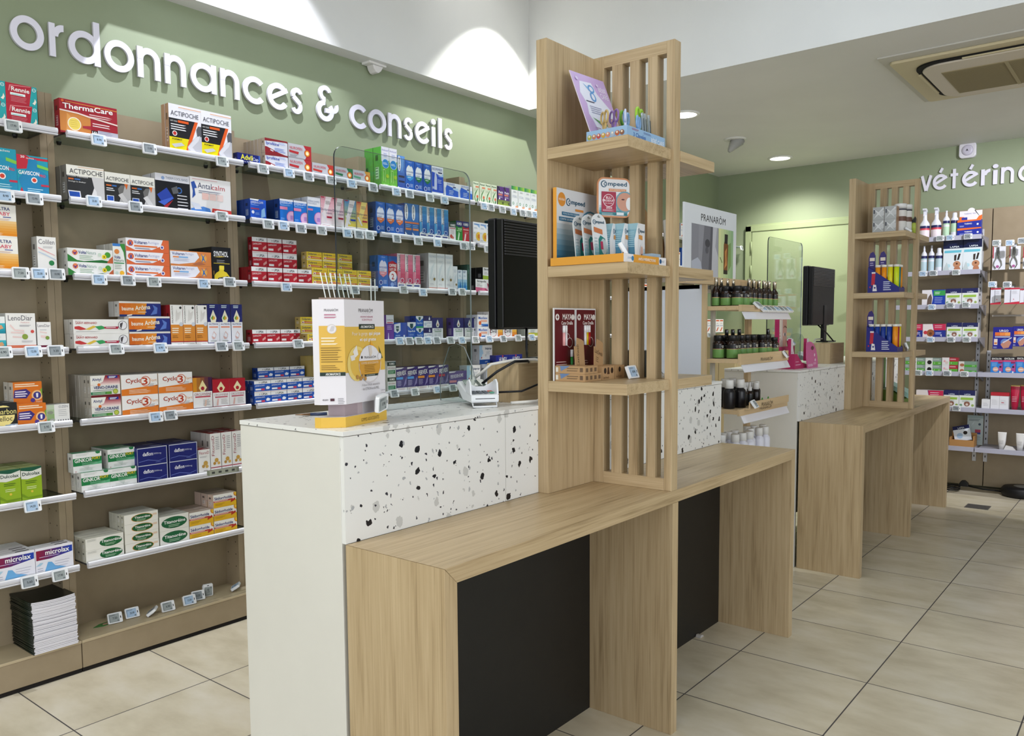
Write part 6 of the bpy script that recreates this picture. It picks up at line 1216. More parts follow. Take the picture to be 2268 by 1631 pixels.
PR = ['17.90', '8.90', '13.90', '7.50', '25.00', '10.90', '6.90', '12.50', '3.20', '2.95', '14.20', '5.60']
PT = [tag_proto(p, i % 3) for i, p in enumerate(PR)]
def price_tag(loc, rot, label, grp, i=0):
    me, sm, cm = PT[i % len(PT)]
    o = bpy.data.objects.new('price_tag', me); COL.objects.link(o); o.location = loc; o.rotation_euler = rot
    a = bpy.data.objects.new('screen', sm); COL.objects.link(a); a.parent = o
    b = bpy.data.objects.new('clip', cm); COL.objects.link(b); b.parent = o
    tag(o, label, 'price tag', grp); return o
byrail = {}
for t in TAGS: byrail.setdefault((t[0], t[1]), []).append(t)
ti = 0
for (bay, sh), l in byrail.items():
    l.sort(key=lambda q: q[2])
    for i, (b, s, x, z) in enumerate(l):
        nm = (POS.get(len(l)) or ORD)[i]
        lab = 'white electronic price tag, %s%s rail of the %s unit' % ((nm + ' on the ') if nm else 'alone on the ', SHN[sh], BAYN[bay])
        price_tag((x, 2.869 - TAGD * .5, z), (math.radians(-8 if sh < 4 else -14), 0, math.radians(random.uniform(-2, 3))), lab, 'electronic price tags on the shelf rails', ti); ti += 1
rows_b = {}
for y, z in BACK_TAGS: rows_b.setdefault(round(z, 1), []).append((y, z))
for zr, l in sorted(rows_b.items()):
    l.sort(key=lambda q: -q[0])
    for i, (y, z) in enumerate(l):
        nm = ORD[i] if len(l) > 1 else 'only'
        lvl = {1.8: 'top', 1.7: 'upper hanging', 1.5: 'second', 1.3: 'third', 1.1: 'fourth', .8: 'fifth', .6: 'sixth', .9: 'fifth'}.get(zr, 'mid hanging')
        xx = 6.386 if z < 1.7 and abs(z - 1.455) > .02 or z > 1.75 else 6.40
        price_tag((xx - TAGD, y, z), (0, 0, -PI / 2), 'white electronic price tag, %s from left along the %s row of the back wall' % (nm, lvl), 'electronic price tags on the back wall', ti); ti += 1
# ================================================================== goods on the back wall
RZ = (0, 0, -PI / 2)
BLK = {}
def put_mesh(name, me, loc, rot, label, cat, grp=None):
    o = bpy.data.objects.new(name, me); COL.objects.link(o); o.location = loc; o.rotation_euler = rot
    tag(o, label, cat, grp); return o
BK = {
 'orange_box': ('2a3aa0', 'd86a2c', '22309c', 'thermometer carton', [('p', [(0, .72), (1, .86), (1, 1), (0, 1)], 'e8702c'), ('t', 'THERMO', .3, .42, .62, .6, w_, 'b'), ('c', .86, .4, .12, 'e8e8f4'), ('l', .1, .3, .3, 2, .1, .05, 'a8b0e0')]),
 'orange_header': ('e4e2e6', 'e8e8ea', 'e8e6ec', 'header', [('p', [(0, 0), (.3, 0), (.2, .35), (0, .4)], 'e8702c'), ('p', [(.75, 0), (1, 0), (1, .5), (.85, .35)], 'e8702c'), ('t', 'THERMO TEST', .2, .62, .75, .75, '4a4a9c'), ('r', .1, .0, .35, .3, '2a3aa0')]),
 'dog_blue': ('c8c8d0', 'dcdce0', '1c3fa8', 'flea treatment carton with dog', [('p', [(0, 0), (.42, 0), (.48, .5), (.42, 1), (0, 1)], 'e8e4e8'), ('r', .5, .62, 1, .95, '3aa050'), ('p', [(.22, .05), (.42, .05), (.44, .5), (.38, .75), (.3, .6), (.24, .4)], '6a5a50'), ('c', .08, .6, .12, 'd05060'), ('l', .55, .9, .5, 4, .1, .03, 'a8b8e8'), ('l', .56, .8, .85, 2, .09, .04, 'd8f0d8')]),
 'dog_red': ('c8c8d0', 'dcd4da', '24338c', 'flea treatment carton with brown dog', [('p', [(0, 0), (.42, 0), (.48, .5), (.42, 1), (0, 1)], 'e8dede'), ('p', [(.48, .55), (1, .55), (1, 1), (.44, 1)], 'c82c54'), ('c', .34, .35, .26, '9a5a34'), ('c', .34, .30, .1, '6a3a20'), ('c', .12, .38, .13, 'c83a44'), ('l', .55, .85, .4, 2, .1, .05, 'a8b4e8'), ('l', .52, .9, .88, 2, .12, .04, 'ecc0cc'), ('t', '4', .76, .08, .84, .28, 'd8dcec')]),
 'collar_box': ('d8d8dc', '1c2058', 'e4e8e4', 'white pet collar carton with navy top', [('r', 0, .72, 1, 1, '1f2358'), ('t', 'LAPSA', .32, .74, .72, .82, 'd8e0ec', 'b'), ('p', [(.08, .46), (.88, .46), (.9, .60), (.1, .60)], '9ac04a'), ('c', .5, .24, .15, '8a5a48'), ('c', .5, .20, .07, 'd8c8bc'), ('c', .12, .16, .07, '7aa080'), ('c', .86, .16, .07, '9ab060'), ('l', .2, .8, .42, 2, .05, .02, 'b0b8b0')]),
 'grey_green': ('8aa090', '7a8a84', 'dfe2de', 'grey and green pipette carton with black dog', [('r', .46, 0, 1, .46, '5aa83a'), ('r', .46, .46, 1, 1, '8a9a94'), ('e', .26, .35, .14, .3, '201c1a'), ('t', '3', .55, .15, .6, .35, 'e0f0d8'), ('t', '5M', .8, .15, .94, .32, 'e0f0d8'), ('l', .5, .9, .85, 2, .12, .05, 'c8d4cc')]),
 'red_green': ('a83a44', '8a2430', 'e0dede', 'red and green pipette carton', [('r', .46, 0, 1, .46, '5aa83a'), ('r', .46, .46, 1, 1, 'a82434'), ('c', .16, .5, .14, 'e0a8b0'), ('e', .3, .3, .1, .2, 'd8c8c0'), ('t', '3', .55, .15, .6, .35, 'e0f0d8'), ('l', .5, .9, .85, 2, .12, .05, 'e8c0c4')]),
 'grey_small': ('8aa090', '7a8a84', 'd8d4cc', 'small grey and green pipette carton', [('r', .32, 0, 1, .40, '4aa030'), ('r', .32, .40, 1, 1, '7a9484'), ('e', .2, .35, .12, .28, 'a86a48'), ('t', '5M', .75, .12, .9, .3, 'e0f0d8')]),
 'fungal_box': ('a03060', '16161a', '2a80d0', 'blue and pink nail treatment carton, black top', [('r', 0, .80, 1, 1, '14141a'), ('r', 0, .70, 1, .80, 'd04a80'), ('t', 'EXCILOR', .1, .84, .9, .94, w_, 'b'), ('r', .62, .6, .96, .72, '8a2060'), ('c', .42, .25, .15, 'd8a890'), ('r', .24, .22, .6, .28, 'ecd8d0'), ('p', [(.66, .2), (1, .1), (1, .6), (.85, .55), (.7, .4)], 'b04a90'), ('l', .1, .55, .64, 3, .08, .03, '8ac0f0'), ('r', .74, 0, .86, .14, 'e8e8f0'), ('c', .82, .4, .06, '20182c')]),
 'plaster_pack': ('1c1c7c', '20208a', '1c1c8c', 'navy wart treatment pack with orange band', [('t', 'URGO', .32, .78, .78, .88, w_, 'b'), ('g', .1, .60, .88, .76, 'e07030', 'f0a050', 3, 'x'), ('r', .1, .52, .88, .58, 'b0b4c8'), ('r', .06, .18, .24, .46, 'e8d8cc'), ('r', .08, .22, .22, .3, 'd88048'), ('c', .62, .3, .17, '5a80c8'), ('p', [(.4, .2), (.55, .02), (.82, .06), (.95, .3), (.8, .42), (.55, .36)], 'c48a74'), ('p', [(.5, .3), (.95, .54), (.97, .5), (.54, .26)], 'c8d0e4'), ('l', .04, .26, .1, 2, .04, .02, 'a8b0d0')]),
 'white_pack': ('cfcfd2', 'dcdcde', 'e4e4e6', 'small white cream carton', [('l', .2, .8, .6, 3, .12, .03, 'a8a8b0')]),
 'white_pack2': ('cfcfd2', 'd0d0d4', 'e6e6ea', 'white cream carton pair', [('r', .49, 0, .505, 1, 'a8a8ae'), ('l', .08, .4, .7, 4, .1, .02, 'b8b8c0'), ('l', .55, .9, .7, 4, .1, .02, 'b8b8c0'), ('r', .6, .5, .75, .55, 'c84a58')]),
 'red_top_pack': ('a82030', 'b8242c', 'b42430', 'red cream carton', [('r', .49, 0, .505, 1, '7a1820')]),
}
cnt = {}
BL = {}
LEVB = ['on the lowest metal shelf', 'on the sixth metal shelf', 'on the fifth metal shelf', 'on the fourth metal shelf', 'on the third metal shelf', 'on the second metal shelf', 'on the top metal shelf']
BSZ = [.330, .606, .853, 1.094, 1.322, 1.558, 1.795]
def bshelf(z): return min(range(7), key=lambda i: abs(BSZ[i] - z))
bottle_m = {}
def squeeze_bottle(h, r, style):
    wb = M('e2e4ee', .3); nb = M('24285c', .35); lb = M('b8d0d8', .35) if style[-4:] == 'blue' else M('b8d8b8', .35)
    mb = MB()
    if style.startswith('spray'):
        mb.lathe(0, 0, [(r * .95, 0, wb), (r, .01, M('ecdfe4', .35)), (r, h * .28, M('d04a58', .35)), (r, h * .34, nb), (r, h * .42, wb), (r * .9, h * .50, wb), (r * .42, h * .62, wb), (r * .38, h * .76, wb), (r * .40, h * .78, wb)], wb, 20)
        # trigger head
        mb.prism([(-.010, h * .78), (-.012, h * .90), (-.036, h * .93), (-.040, h * .98), (-.010, h), (.022, h * .97), (.034, h * .90), (.016, h * .86), (.012, h * .78)], -.010, .010, wb, 'yz')
        mb.prism([(-.014, h * .88), (-.022, h * .87), (-.030, h * .74), (-.024, h * .74)], -.006, .006, wb, 'yz')
    elif style.startswith('pump'):
        mb.lathe(0, 0, [(r * .95, 0, wb), (r, .006, lb), (r, h * .40, wb), (r, h * .46, lb), (r, h * .52, nb), (r, h * .62, wb), (r * .9, h * .70, wb), (r * .35, h * .80, wb), (r * .35, h * .90, wb), (r * .25, h * .91, wb), (r * .3, h, wb)], wb, 18)
    else:
        mb.lathe(0, 0, [(r * .95, 0, wb), (r, .006, wb), (r, h * .2, lb), (r, h * .44, lb), (r, h * .56, nb), (r, h * .68, wb), (r * .92, h * .76, wb), (r * .62, h * .82, wb), (r * .62, h * .96, wb), (r * .5, h, wb)], wb, 18)
    return mb.mesh('bottle_body')
for k, ya, yb, z0, z1 in BACK:
    w = ya - yb; sh = bshelf(z0); loc_w = LEVB[sh]; n = cnt.get((k, sh), 0); cnt[(k, sh)] = n + 1
    tot = sum(1 for q in BACK if q[0] == k and bshelf(q[3]) == sh)
    word = (POS.get(tot) or ORD)[n]
    z0 = BSZ[sh] + .0005 if abs(z0 - BSZ[sh]) < .03 else z0
    if k in BK and k != 'orange_header' and k != 'red_top_pack':
        side, top, front, desc, items = BK[k]
        h = z1 - z0
        if k == 'orange_box': h = .054; z0 = 1.7955 + (.0545 if n == 0 else 0); word = 'upper' if n == 0 else 'lower'
        if k in ('grey_green', 'red_green', 'grey_small'): h = h / 2 - .0005
        mb = MB(); dd = .05 if k != 'plaster_pack' else .02
        mb.box(0, 0, 0, w, dd, h, M(front), faces={'l': M(side), 'r': M(side), 't': M(top)})
        art(mb, (0, -.00012, 0), (1, 0, 0), (0, 0, 1), w, h, items); me = mb.mesh(k)
        for j in range(2 if k in ('grey_green', 'red_green', 'grey_small') else 1):
            lab = '%s, %s%s%s' % (desc, word + ' ' if word else '', ['lower ', 'upper '][j] if 'ey' in k or k == 'red_green' else '', loc_w)
            if k == 'plaster_pack': lab = desc + ', ' + word + ' on the hook row'
            if k == 'orange_box': lab = 'navy and orange %s, %s of two under the header card' % (desc, word)
            x = 6.42 if k != 'plaster_pack' else 6.50
            o = put_mesh('hanging_pack' if k == 'plaster_pack' else 'carton', me, (x, ya, z0 + j * (h + .0006)), RZ, lab, 'pack' if k == 'plaster_pack' else 'carton', 'cartons ' + loc_w)
    elif k == 'orange_header':
        mb = MB(); pts = [(0, 0), (w, 0), (w, .062), (w * .66, .062)] + [(w * .52 + .024 * math.cos(a * PI / 8), .058 + .024 * math.sin(a * PI / 8)) for a in range(0, 9)] + [(w * .38, .062), (0, .062)]
        mb.prism(pts, 0, .003, M('e9e6ec'), 'xz'); art(mb, (0, -.00012, 0), (1, 0, 0), (0, 0, 1), w, .062, BK[k][4])
        put_mesh('header_card', mb.mesh('header_card'), (6.44, ya, 1.9052), RZ, 'white header card with round tab standing on navy and orange cartons', 'display card')
    elif k == 'red_top_pack':
        mb = MB(); mb.box(0, 0, 0, w, .05, .022, M('b42430')); put_mesh('carton', mb.mesh(k), (6.425, ya, .7003), RZ, 'flat red carton lying on the white carton pair by the red tubes', 'carton')
    elif 'bottle' in k:
        h = z1 - z0; key = (k,)
        if key not in bottle_m: bottle_m[key] = squeeze_bottle(h, w * .47, k)
        o = put_mesh('bottle', bottle_m[key], (6.45, (ya + yb) / 2, z0), RZ, '%s, %s%s' % ({'spray_bottle': 'white trigger spray bottle, red and navy label', 'pump_bottle': 'white pump spray bottle with green label', 'cap_bottle': 'white capped bottle with green label', 'pump_bottle_blue': 'white pump bottle, pale blue label with dog', 'cap_bottle_blue': 'white capped bottle, pale blue label'}[k], word + ' ' if word else '', loc_w), 'bottle', 'white bottles ' + loc_w)
    elif k == 'pouch':
        mb = MB(); h = z1 - z0
        mb.prism([(0, 0), (w, 0), (w - .002, h * .5), (w, h), (0, h), (.002, h * .5)], 0, .035, M('dfe8ec', .25), 'xz')
        art(mb, (0, -.0001, 0), (1, 0, 0), (0, 0, 1), w, h, [('r', 0, .74, 1, 1, '141c44'), ('t', 'LAPSA', .34, .765, .8, .82, 'e6eef4', 'b'), ('p', [(.06, .60), (.9, .60), (.92, .68), (.08, .68)], '6ac0d4'), ('p', [(.56, .34), (.66, .34), (.68, .54), (.56, .52)], '3a302c'), ('p', [(.70, .36), (.78, .56), (.88, .56), (.8, .36)], '2e2624'), ('c', .70, .22, .11, 'c08a68'), ('e', .72, .06, .16, .1, 'b87c5c'), ('c', .70, .24, .03, '5a3020'), ('c', .28, .18, .06, 'b8dce4'), ('p', [(.0, .02), (.2, .3), (.3, .1), (.35, .0)], 'c4d0d0')], rough=.25)
        put_mesh('pouch', mb.mesh('pouch'), (6.43, ya, z0), RZ, 'pale blue dog treat pouch with navy top, %s one' % word, 'pouch', 'dog treat pouches on the second shelf')
    elif k == 'red_tube' or k == 'white_tube':
        h = z1 - z0; r = w / 2; c = M('b81c40', .3) if k == 'red_tube' else M('e4e2de', .35); cap = M('d8b878', .3, .5) if k == 'red_tube' else c
        mb = MB()
        # flattened tube: round at the foot, a wide crimp at the top
        n = 18; secs = [(0, r * .62, r * .62), (.02, r * .66, r * .66), (.022, r * .72, r * .72), (h * .5, r * .9, r * .55), (h * .94, r, .003), (h, r, .0025)]
        b0 = len(mb.v)
        for z, rx, ry in secs:
            for i in range(n): mb.v.append((r + rx * math.cos(2 * PI * i / n), .03 + ry * math.sin(2 * PI * i / n), z))
        for s_ in range(len(secs) - 1):
            for i in range(n):
                mb.f.append([b0 + s_ * n + i, b0 + s_ * n + (i + 1) % n, b0 + (s_ + 1) * n + (i + 1) % n, b0 + (s_ + 1) * n + i]); mb.m.append(mb.mi(cap if s_ >= len(secs) - 2 and k == 'red_tube' else c)); mb.sm.append(True)
        mb.f.append([b0 + i for i in range(n)][::-1]); mb.m.append(mb.mi(c)); mb.sm.append(False)
        mb.f.append([b0 + (len(secs) - 1) * n + i for i in range(n)]); mb.m.append(mb.mi(cap)); mb.sm.append(False)
        for i in range(4): mb.face([(r - r * .5, .03 - r * .74 + i * .0001, h * (.34 + i * .06)), (r + r * .45, .03 - r * .74 + i * .0001, h * (.34 + i * .06)), (r + r * .45, .03 - r * .74, h * (.36 + i * .06)), (r - r * .5, .03 - r * .74, h * (.36 + i * .06))], M('e0a0b0' if k == 'red_tube' else 'b0aeac'))
        put_mesh('cream_tube', mb.mesh('cream_tube'), (6.43, ya, z0), RZ, '%s cream tube standing on its cap, %s of two' % ('red' if k == 'red_tube' else 'white', word), 'tube', 'standing cream tubes')
    elif k == 'clipper_pack' or k == 'file_pack':
        h = z1 - z0; mb = MB()
        red = k == 'file_pack'
        mb.prism([(0, 0), (w, 0), (w, h), (w * .62, h), (w * .60, h + .012), (w * .40, h + .012), (w * .38, h), (0, h)], 0, .002, M('dfe0e8', .4), 'xz')
        if red: art(mb, (0, -.0001, 0), (1, 0, 0), (0, 0, 1), w, h, [('r', 0, .9, 1, 1, 'c02c44'), ('p', [(0, 0), (1, 0), (1, .16), (0, .08)], 'c42a40'), ('r', .38, .1, .44, .86, '8a8a94'), ('c', .62, .3, .025, 'c83a54'), ('l', .5, .9, .8, 4, .05, .015, 'b8b8c0')])
        else: art(mb, (0, -.0001, 0), (1, 0, 0), (0, 0, 1), w, h, [('r', 0, .5, .08, 1, 'a8243c'), ('l', .72, .95, .85, 6, .05, .012, 'c0c0cc'), ('c', .4, .14, .06, 'a85a90')])
        o = put_mesh('hanging_pack', mb.mesh('backing_card'), (6.50, ya, z0), RZ, '%s, %s on its row' % ('slim red and white nail file packet on a hook' if red else 'white blister pack with steel nail nippers', ['left', 'middle', 'right'][n]), 'packet', 'hanging nail care packs')
        if not red:
            s = MB(); st = M('8f8f88', .25, .8)
            for sx in (-1, 1): s.tube([(w * .42 + sx * .004, -.006, h * .98), (w * .42 + sx * .006, -.007, h * .66), (w * .42 + sx * .004, -.007, h * .56), (w * .42 + sx * w * .28, -.007, h * .34), (w * .42 + sx * w * .32, -.007, h * .2), (w * .42 + sx * w * .14, -.007, h * .06)], [.003, .004, .005, .0032, .003, .0028], st, 8)
            s.obj('nippers', o)
        MB().box(w * .28, -.004, h + .006, w * .72, -.003, h + .022, WRAP).obj('hang_tab', o)
        hk = MB(); hk.tube([(w * .5, .118, h + .014), (w * .5, -.03, h + .014), (w * .5, -.034, h + .020)], .0018, M('b0b0b0', .3, .8), 6); hk.obj('hook', o)
    elif k == 'bag_navy':
        t = tag(empty('wooden_tray', (6.45, 1.18, .3305)), 'small oak tray holding a treat bag on the lowest back shelf', 'tray')
        WN = M('b88850', .5)
        for b in ((0, -.155, 0, .11, 0, .008), (0, -.155, .008, .008, 0, .045), (.102, -.155, .008, .11, 0, .09), (.008, -.155, .008, .102, -.147, .075), (.008, -.008, .008, .102, 0, .06)): MB().box(*b, WN).obj('side', t)
        mb = MB(); mb.prism([(0, 0), (w, 0), (w, .11), (0, .11)], 0, .02, M('dfe6ee', .25), 'xz')
        art(mb, (0, -.0001, 0), (1, 0, 0), (0, 0, 1), w, .11, [('r', 0, .76, 1, 1, '1a2050'), ('t', 'LAPSA', .3, .80, .7, .9, 'e0e8f0', 'b'), ('c', .7, .5, .12, '282424'), ('c', .35, .35, .18, 'a8c4e0')], rough=.25)
        put_mesh('treat_bag', mb.mesh('treat_bag'), (6.50, ya - .005, .352), (math.radians(-14), math.radians(-14), -PI / 2), 'white and navy treat bag leaning in the oak tray', 'bag')
    elif k == 'clear_pouch':
        mb = MB(); h = z1 - z0; mb.box(0, 0, 0, w, .012, h, M('b8c4c2', .25))
        art(mb, (0, -.0001, 0), (1, 0, 0), (0, 0, 1), w, h, [('r', 0, .9, 1, 1, '9fb0b0'), ('l', .1, .9, .87, 2, .04, .015, '5a6a70'), ('c', .78, .70, .04, '4a5a6a'), ('r', .5, .42, .85, .52, 'b0485c'), ('r', .5, .36, .85, .42, '3a4a90'), ('l', .5, .9, .3, 4, .04, .012, '7a8a90')], rough=.25)
        put_mesh('clear_pouch', mb.mesh('clear_pouch'), (6.60, ya, .3305), RZ, 'pale grey flat pouch standing behind the oak tray', 'pouch')
mb = MB(); mb.prism([(0, 0), (.07, 0), (.05, .022), (.012, .03)], 0, .022, M('e4e2de', .35), 'xz')
put_mesh('cream_tube', mb.mesh('fallen_tube'), (6.44, .845, .3305), RZ, 'white cream tube lying on its side between two standing tubes', 'tube')

# floor items by the back wall
t = tag(empty('cable_reel', (6.70, .745, 0)), 'round black rubber disc base on the floor against the back panel', 'base')
MB().lathe(0, 0, [(.115, .0), (.125, .012), (.125, .05), (.112, .066), (.07, .070)], M('0d0d10', .5), 32).obj('drum', t)
MB().lathe(0, 0, [(.052, .0705), (.052, .0715)], M('8a8a86', .5), 28).obj('cover_plate', t)
t.name = 'floor_disc'
t.location = (6.56, .74, 0)
mb = MB(); pts = []
for i in range(40):
    a = i / 39 * 3.6 * PI; pts.append((6.50 + .085 * math.sin(a) + .004 * i / 10, 1.165 + .05 * math.cos(a), .008 + .0006 * i))
mb.tube(pts, .0055, M('0c0c0e', .5), 8)
tag(mb.obj('power_cable'), 'coiled black cable lying on the floor beside the far desk leg', 'cable')
t = tag(empty('power_plug', (6.56, 1.10, 0)), 'black plug adaptor resting on the coiled black floor cable', 'plug')
mb = MB(); mb.prism([(-.035, .03), (-.03, .055), (-.01, .072), (.012, .07), (.035, .03)], -.02, .02, M('0e0e10', .45), 'yz'); mb.obj('body', t, bevel=.003)
tag(MB().tube([(6.56, 1.07, .034), (6.57, .98, .020), (6.56, .865, .02)], .005, M('0c0c0e', .5)).obj('floor_cable'), 'straight black cable from the plug to the round black floor disc', 'cable')
mb = MB(); mb.box(5.945, .853, .0002, 6.08, .988, .0022, M('6a6764', .5, .3))
for i in range(9): mb.box(5.952 + i * .014, .86, .0022, 5.958 + i * .014, .981, .0028, M('4f4c4a', .6))
tag(mb.obj('floor_grate'), 'small dark grey square grate set in the floor tile near the back wall', 'floor grate')

# beige low cupboard in the far corner
t = tag(empty('corner_cupboard', (6.45, 2.78, 0)), 'beige cupboard in the far corner left of the green door', 'cupboard')
MB().box(.02, 0, 0, .335, .30, 1.12, M('c4b08a', .5)).obj('carcass', t)
MB().box(0, .003, .05, .0195, .148, 1.115, M('cdb98f', .5)).obj('door', t, bevel=.002)
MB().box(0, .152, .05, .0195, .297, 1.115, M('cdb98f', .5)).obj('door', t, bevel=.002)

# ================================================================== magazines and tags on the base boards
MAG = [M('141a14', .35), M('1c2418', .35)]; PAPER = M('e4e2ea', .6)
rn = random.Random(3)
def booklet(warp):
    mb = MB(); L, D, T = .142, .17, .0049; nx = 8
    for j in range(nx):
        a, b = j / nx, (j + 1) / nx
        za, zb = warp * math.sin(a * PI * .9) * -.005, warp * math.sin(b * PI * .9) * -.005
        for (y0, y1, z0, z1, m) in ((.0, D, T * .95, T, MAG[0]), (.0, D, T * .06, T * .94, PAPER)):
            c = [(a * L, y0, z0 + za), (b * L, y0, z0 + zb), (b * L, y1, z0 + zb), (a * L, y1, z0 + za), (a * L, y0, z1 + za), (b * L, y0, z1 + zb), (b * L, y1, z1 + zb), (a * L, y1, z1 + za)]
            q = len(mb.v); mb.v += c
            for f in ((0, 3, 2, 1), (4, 5, 6, 7), (0, 1, 5, 4), (2, 3, 7, 6), (3, 0, 4, 7), (1, 2, 6, 5)):
                mb.f.append([q + i for i in f]); mb.m.append(mb.mi(PAPER if f == (0, 1, 5, 4) else m)); mb.sm.append(False)
    # folded spine on the left
    mb.tube([(0, 0, T / 2), (0, D, T / 2)], T * .5, MAG[1], 8)
    return mb.mesh('booklet')
bm_ = {w: booklet(w) for w in (0, .3, .6, 1)}
NMAG = 35
for i in range(NMAG):
    f = i / NMAG; w = 0 if f < .35 else .3 if f < .6 else .6 if f < .85 else 1
    o = bpy.data.objects.new('booklet', bm_[w]); COL.objects.link(o)
    o.location = (1.063 + rn.uniform(-.002, .002) - f * .003, 2.899 + rn.uniform(-.0015, .0015) + f * .004, .1148 + i * .0051); o.rotation_euler = (0, 0, rn.uniform(-.006, .006))
    who = 'topmost' if i == NMAG - 1 else 'bottom one' if i == 0 else ('booklet %s from the top' % ORD[NMAG - 1 - i] if NMAG - 1 - i < 25 else 'booklet %s from the bottom' % ORD[i])
    tag(o, 'white paged dark covered %s of the floor level pile' % (who if 'booklet' in who else who.replace('topmost', 'booklet, topmost').replace('bottom one', 'booklet, bottom one')), 'booklet', 'pile of booklets at lower left')
for i, (x, y, rz, rx, lab) in enumerate([(1.374, 2.985, -.18, -1.0, 'leftmost, resting on the green leaflet'), (1.441, 2.99, -.12, -.95, 'second from the left'), (1.497, 2.955, .9, -2.2, 'third from the left, tipped on its back'), (1.562, 2.95, -.1, -.9, 'fourth from the left'), (1.652, 2.952, -.1, -.9, 'fifth from the left'), (1.703, 2.975, -.2, -.95, 'sixth from the left'), (1.752, 2.985, 0, -.6, 'seventh, standing upright on its short side'), (1.862, 2.965, .9, -2.1, 'rightmost, tipped over')]):
    up = .012 if rx > -1.5 else .026
    r = (rx * .42 if rx > -1.5 else rx, 0 if i != 6 else -PI / 2, rz)
    zz = .1148 + (.0205 if rx > -1.5 else .022) + (.006 if i == 6 else 0)
    price_tag((x, y, zz), r, 'loose electronic price tag on the base board, ' + lab, 'loose price tags on the base board', i + 3)
mb = MB(); mb.prism([(0, 0), (.03, -.012), (.07, -.006), (.11, .012), (.07, .024), (.03, .02)], 0, .0012, M('3a7a3c', .4), 'xy'); mb.prism([(.035, .0), (.07, -.003), (.075, .012), (.04, .012)], .0012, .0015, M('c89a88', .4), 'xy')
tag(mb.obj('leaflet', loc=(1.30, 3.0, .1147)), 'green leaf shaped leaflet lying under the leftmost loose price tag', 'leaflet')

# boxes glimpsed through the slats of the near stand, far along the wall shelves
gl = 0
for sh, xs, kinds in ((1, (5.05, 5.15, 5.60, 5.70), ('respimer_tall', 'stodal_white', 'physiomer_pink', 'vitamin_white')), (2, (5.05, 5.14, 5.24, 5.62, 5.72), ('marimer', 'prorhinel_pink', 'nutra_navy', 'vitamin_white', 'physiomer_blue')), (3, (5.02, 5.14, 5.25, 5.34), ('strepsils_pink', 'vitamin_white', 'strepsils_pink', 'fervex_red')), (4, (5.0, 5.12, 5.24, 5.36), ('doliprane_pink', 'circu_red', 'physiomer_orange', 'drill_red')), (5, (5.02, 5.14, 5.25), ('fervex_blue', 'titanoreine_big', 'doliprane_orange'))):
    for x, kd in zip(xs, kinds):
        if kd not in meshes: meshes[kd] = carton_mesh(kd, *KDIM[kd])
        bx = 'seventh' if x < 5.42 else 'eighth'
        if x < 5.42 and x + KDIM[kd][0] > 5.40: continue
        o = bpy.data.objects.new('medicine_carton', meshes[kd]); COL.objects.link(o); o.location = (x, 2.905, SHZ[sh - 1])
        tag(o, 'small carton seen through the stand slats, %s on %s shelf, far wall unit' % (ORD[xs.index(x)], SHN[sh]), 'carton', 'cartons glimpsed through the slats')
price_tag((6.14, 2.868, 1.118), (-.2, 0, 0), 'white electronic price tag, left of two under the far red striped cartons', 'far pair of price tags', 2)
price_tag((6.20, 2.868, 1.118), (-.2, 0, 0), 'white electronic price tag, right of two under the far red striped cartons', 'far pair of price tags', 3)
# ends of two glass shelves with goods right of the framed photo board
for nm, z in (('upper', 1.86), ('lower', 1.55)):
    t = tag(empty('glass_shelf', (6.30, 2.86, z)), 'short glass shelf end beside the photo board, %s one' % nm, 'shelf', 'glass shelf ends by the photo board')
    MB().box(0, 0, -.006, .46, .24, 0, SHELFGLASS, faces={'f': EDGEL, 'r': EDGEL}).obj('glass_pane', t)
    price_tag((6.72 if z > 1.7 else 6.50, 2.85, z - .012), (-.2, 0, .1), 'white electronic price tag at the %s glass shelf end' % nm, 'price tags at the glass shelf ends', 5)
put_mesh('medicine_carton', meshes['vitamin_white'], (6.56, 2.88, 1.861), (0, 0, 0), 'slim white carton at the end of the upper glass shelf', 'carton')
t = tag(empty('jar', (6.42, 2.92, 1.551)), 'small white and teal jar at the end of the lower glass shelf', 'jar')
MB().lathe(0, 0, [(.028, 0, M('3ab0c0')), (.03, .03, w_ and M('e4e8ea')), (.03, .06, M('e4e8ea')), (.02, .075, M('e4e8ea')), (.02, .1, M('e4e8ea'))], M('e4e8ea'), 18).obj('body', t)
MB().lathe(0, 0, [(.030, 0), (.032, .012)], M('e8ecee'), 20, T=Matrix.Translation((.05, -.03, .035)) @ Matrix.Rotation(PI / 2, 4, 'X')).obj('lid', t)

# ================================================================== open display unit between the counters
UX0, UX1, UY0, UY1 = 3.30, 3.86, 1.40, 1.56
PW = wood('pale_oak', 0, 'd0b48c', 'b09468'); PWZ = wood('pale_oak_upright', 2, 'cfb48c', 'b09468')
u = tag(empty('display_unit', (3.28, 1.40, 0)), 'pale oak shelf unit of amber bottles between the two counters', 'display unit')
MB().box(0, .17, 0, .012, .60, 1.372, M('d3d7e0', .3)).obj('side_panel', u)
MB().box(0, .15, 0, .016, .1698, 1.372, PWZ).obj('front_post', u)
MB().box(.462, .15, 0, .50, .17, 1.372, PWZ).obj('rear_post', u)
MB().box(.085, .155, 0, .11, .168, 1.372, M('cfcabc', .4)).obj('metal_upright', u)
MB().box(-.20, .14, 1.3725, .565, .18, 1.405, PW).obj('top_board', u, bevel=.001)
MB().box(0.0, .18, 1.355, .50, .60, 1.372, M('c8ccd2', .4)).obj('top_panel', u)
LT = M('e6e6ee', .25)
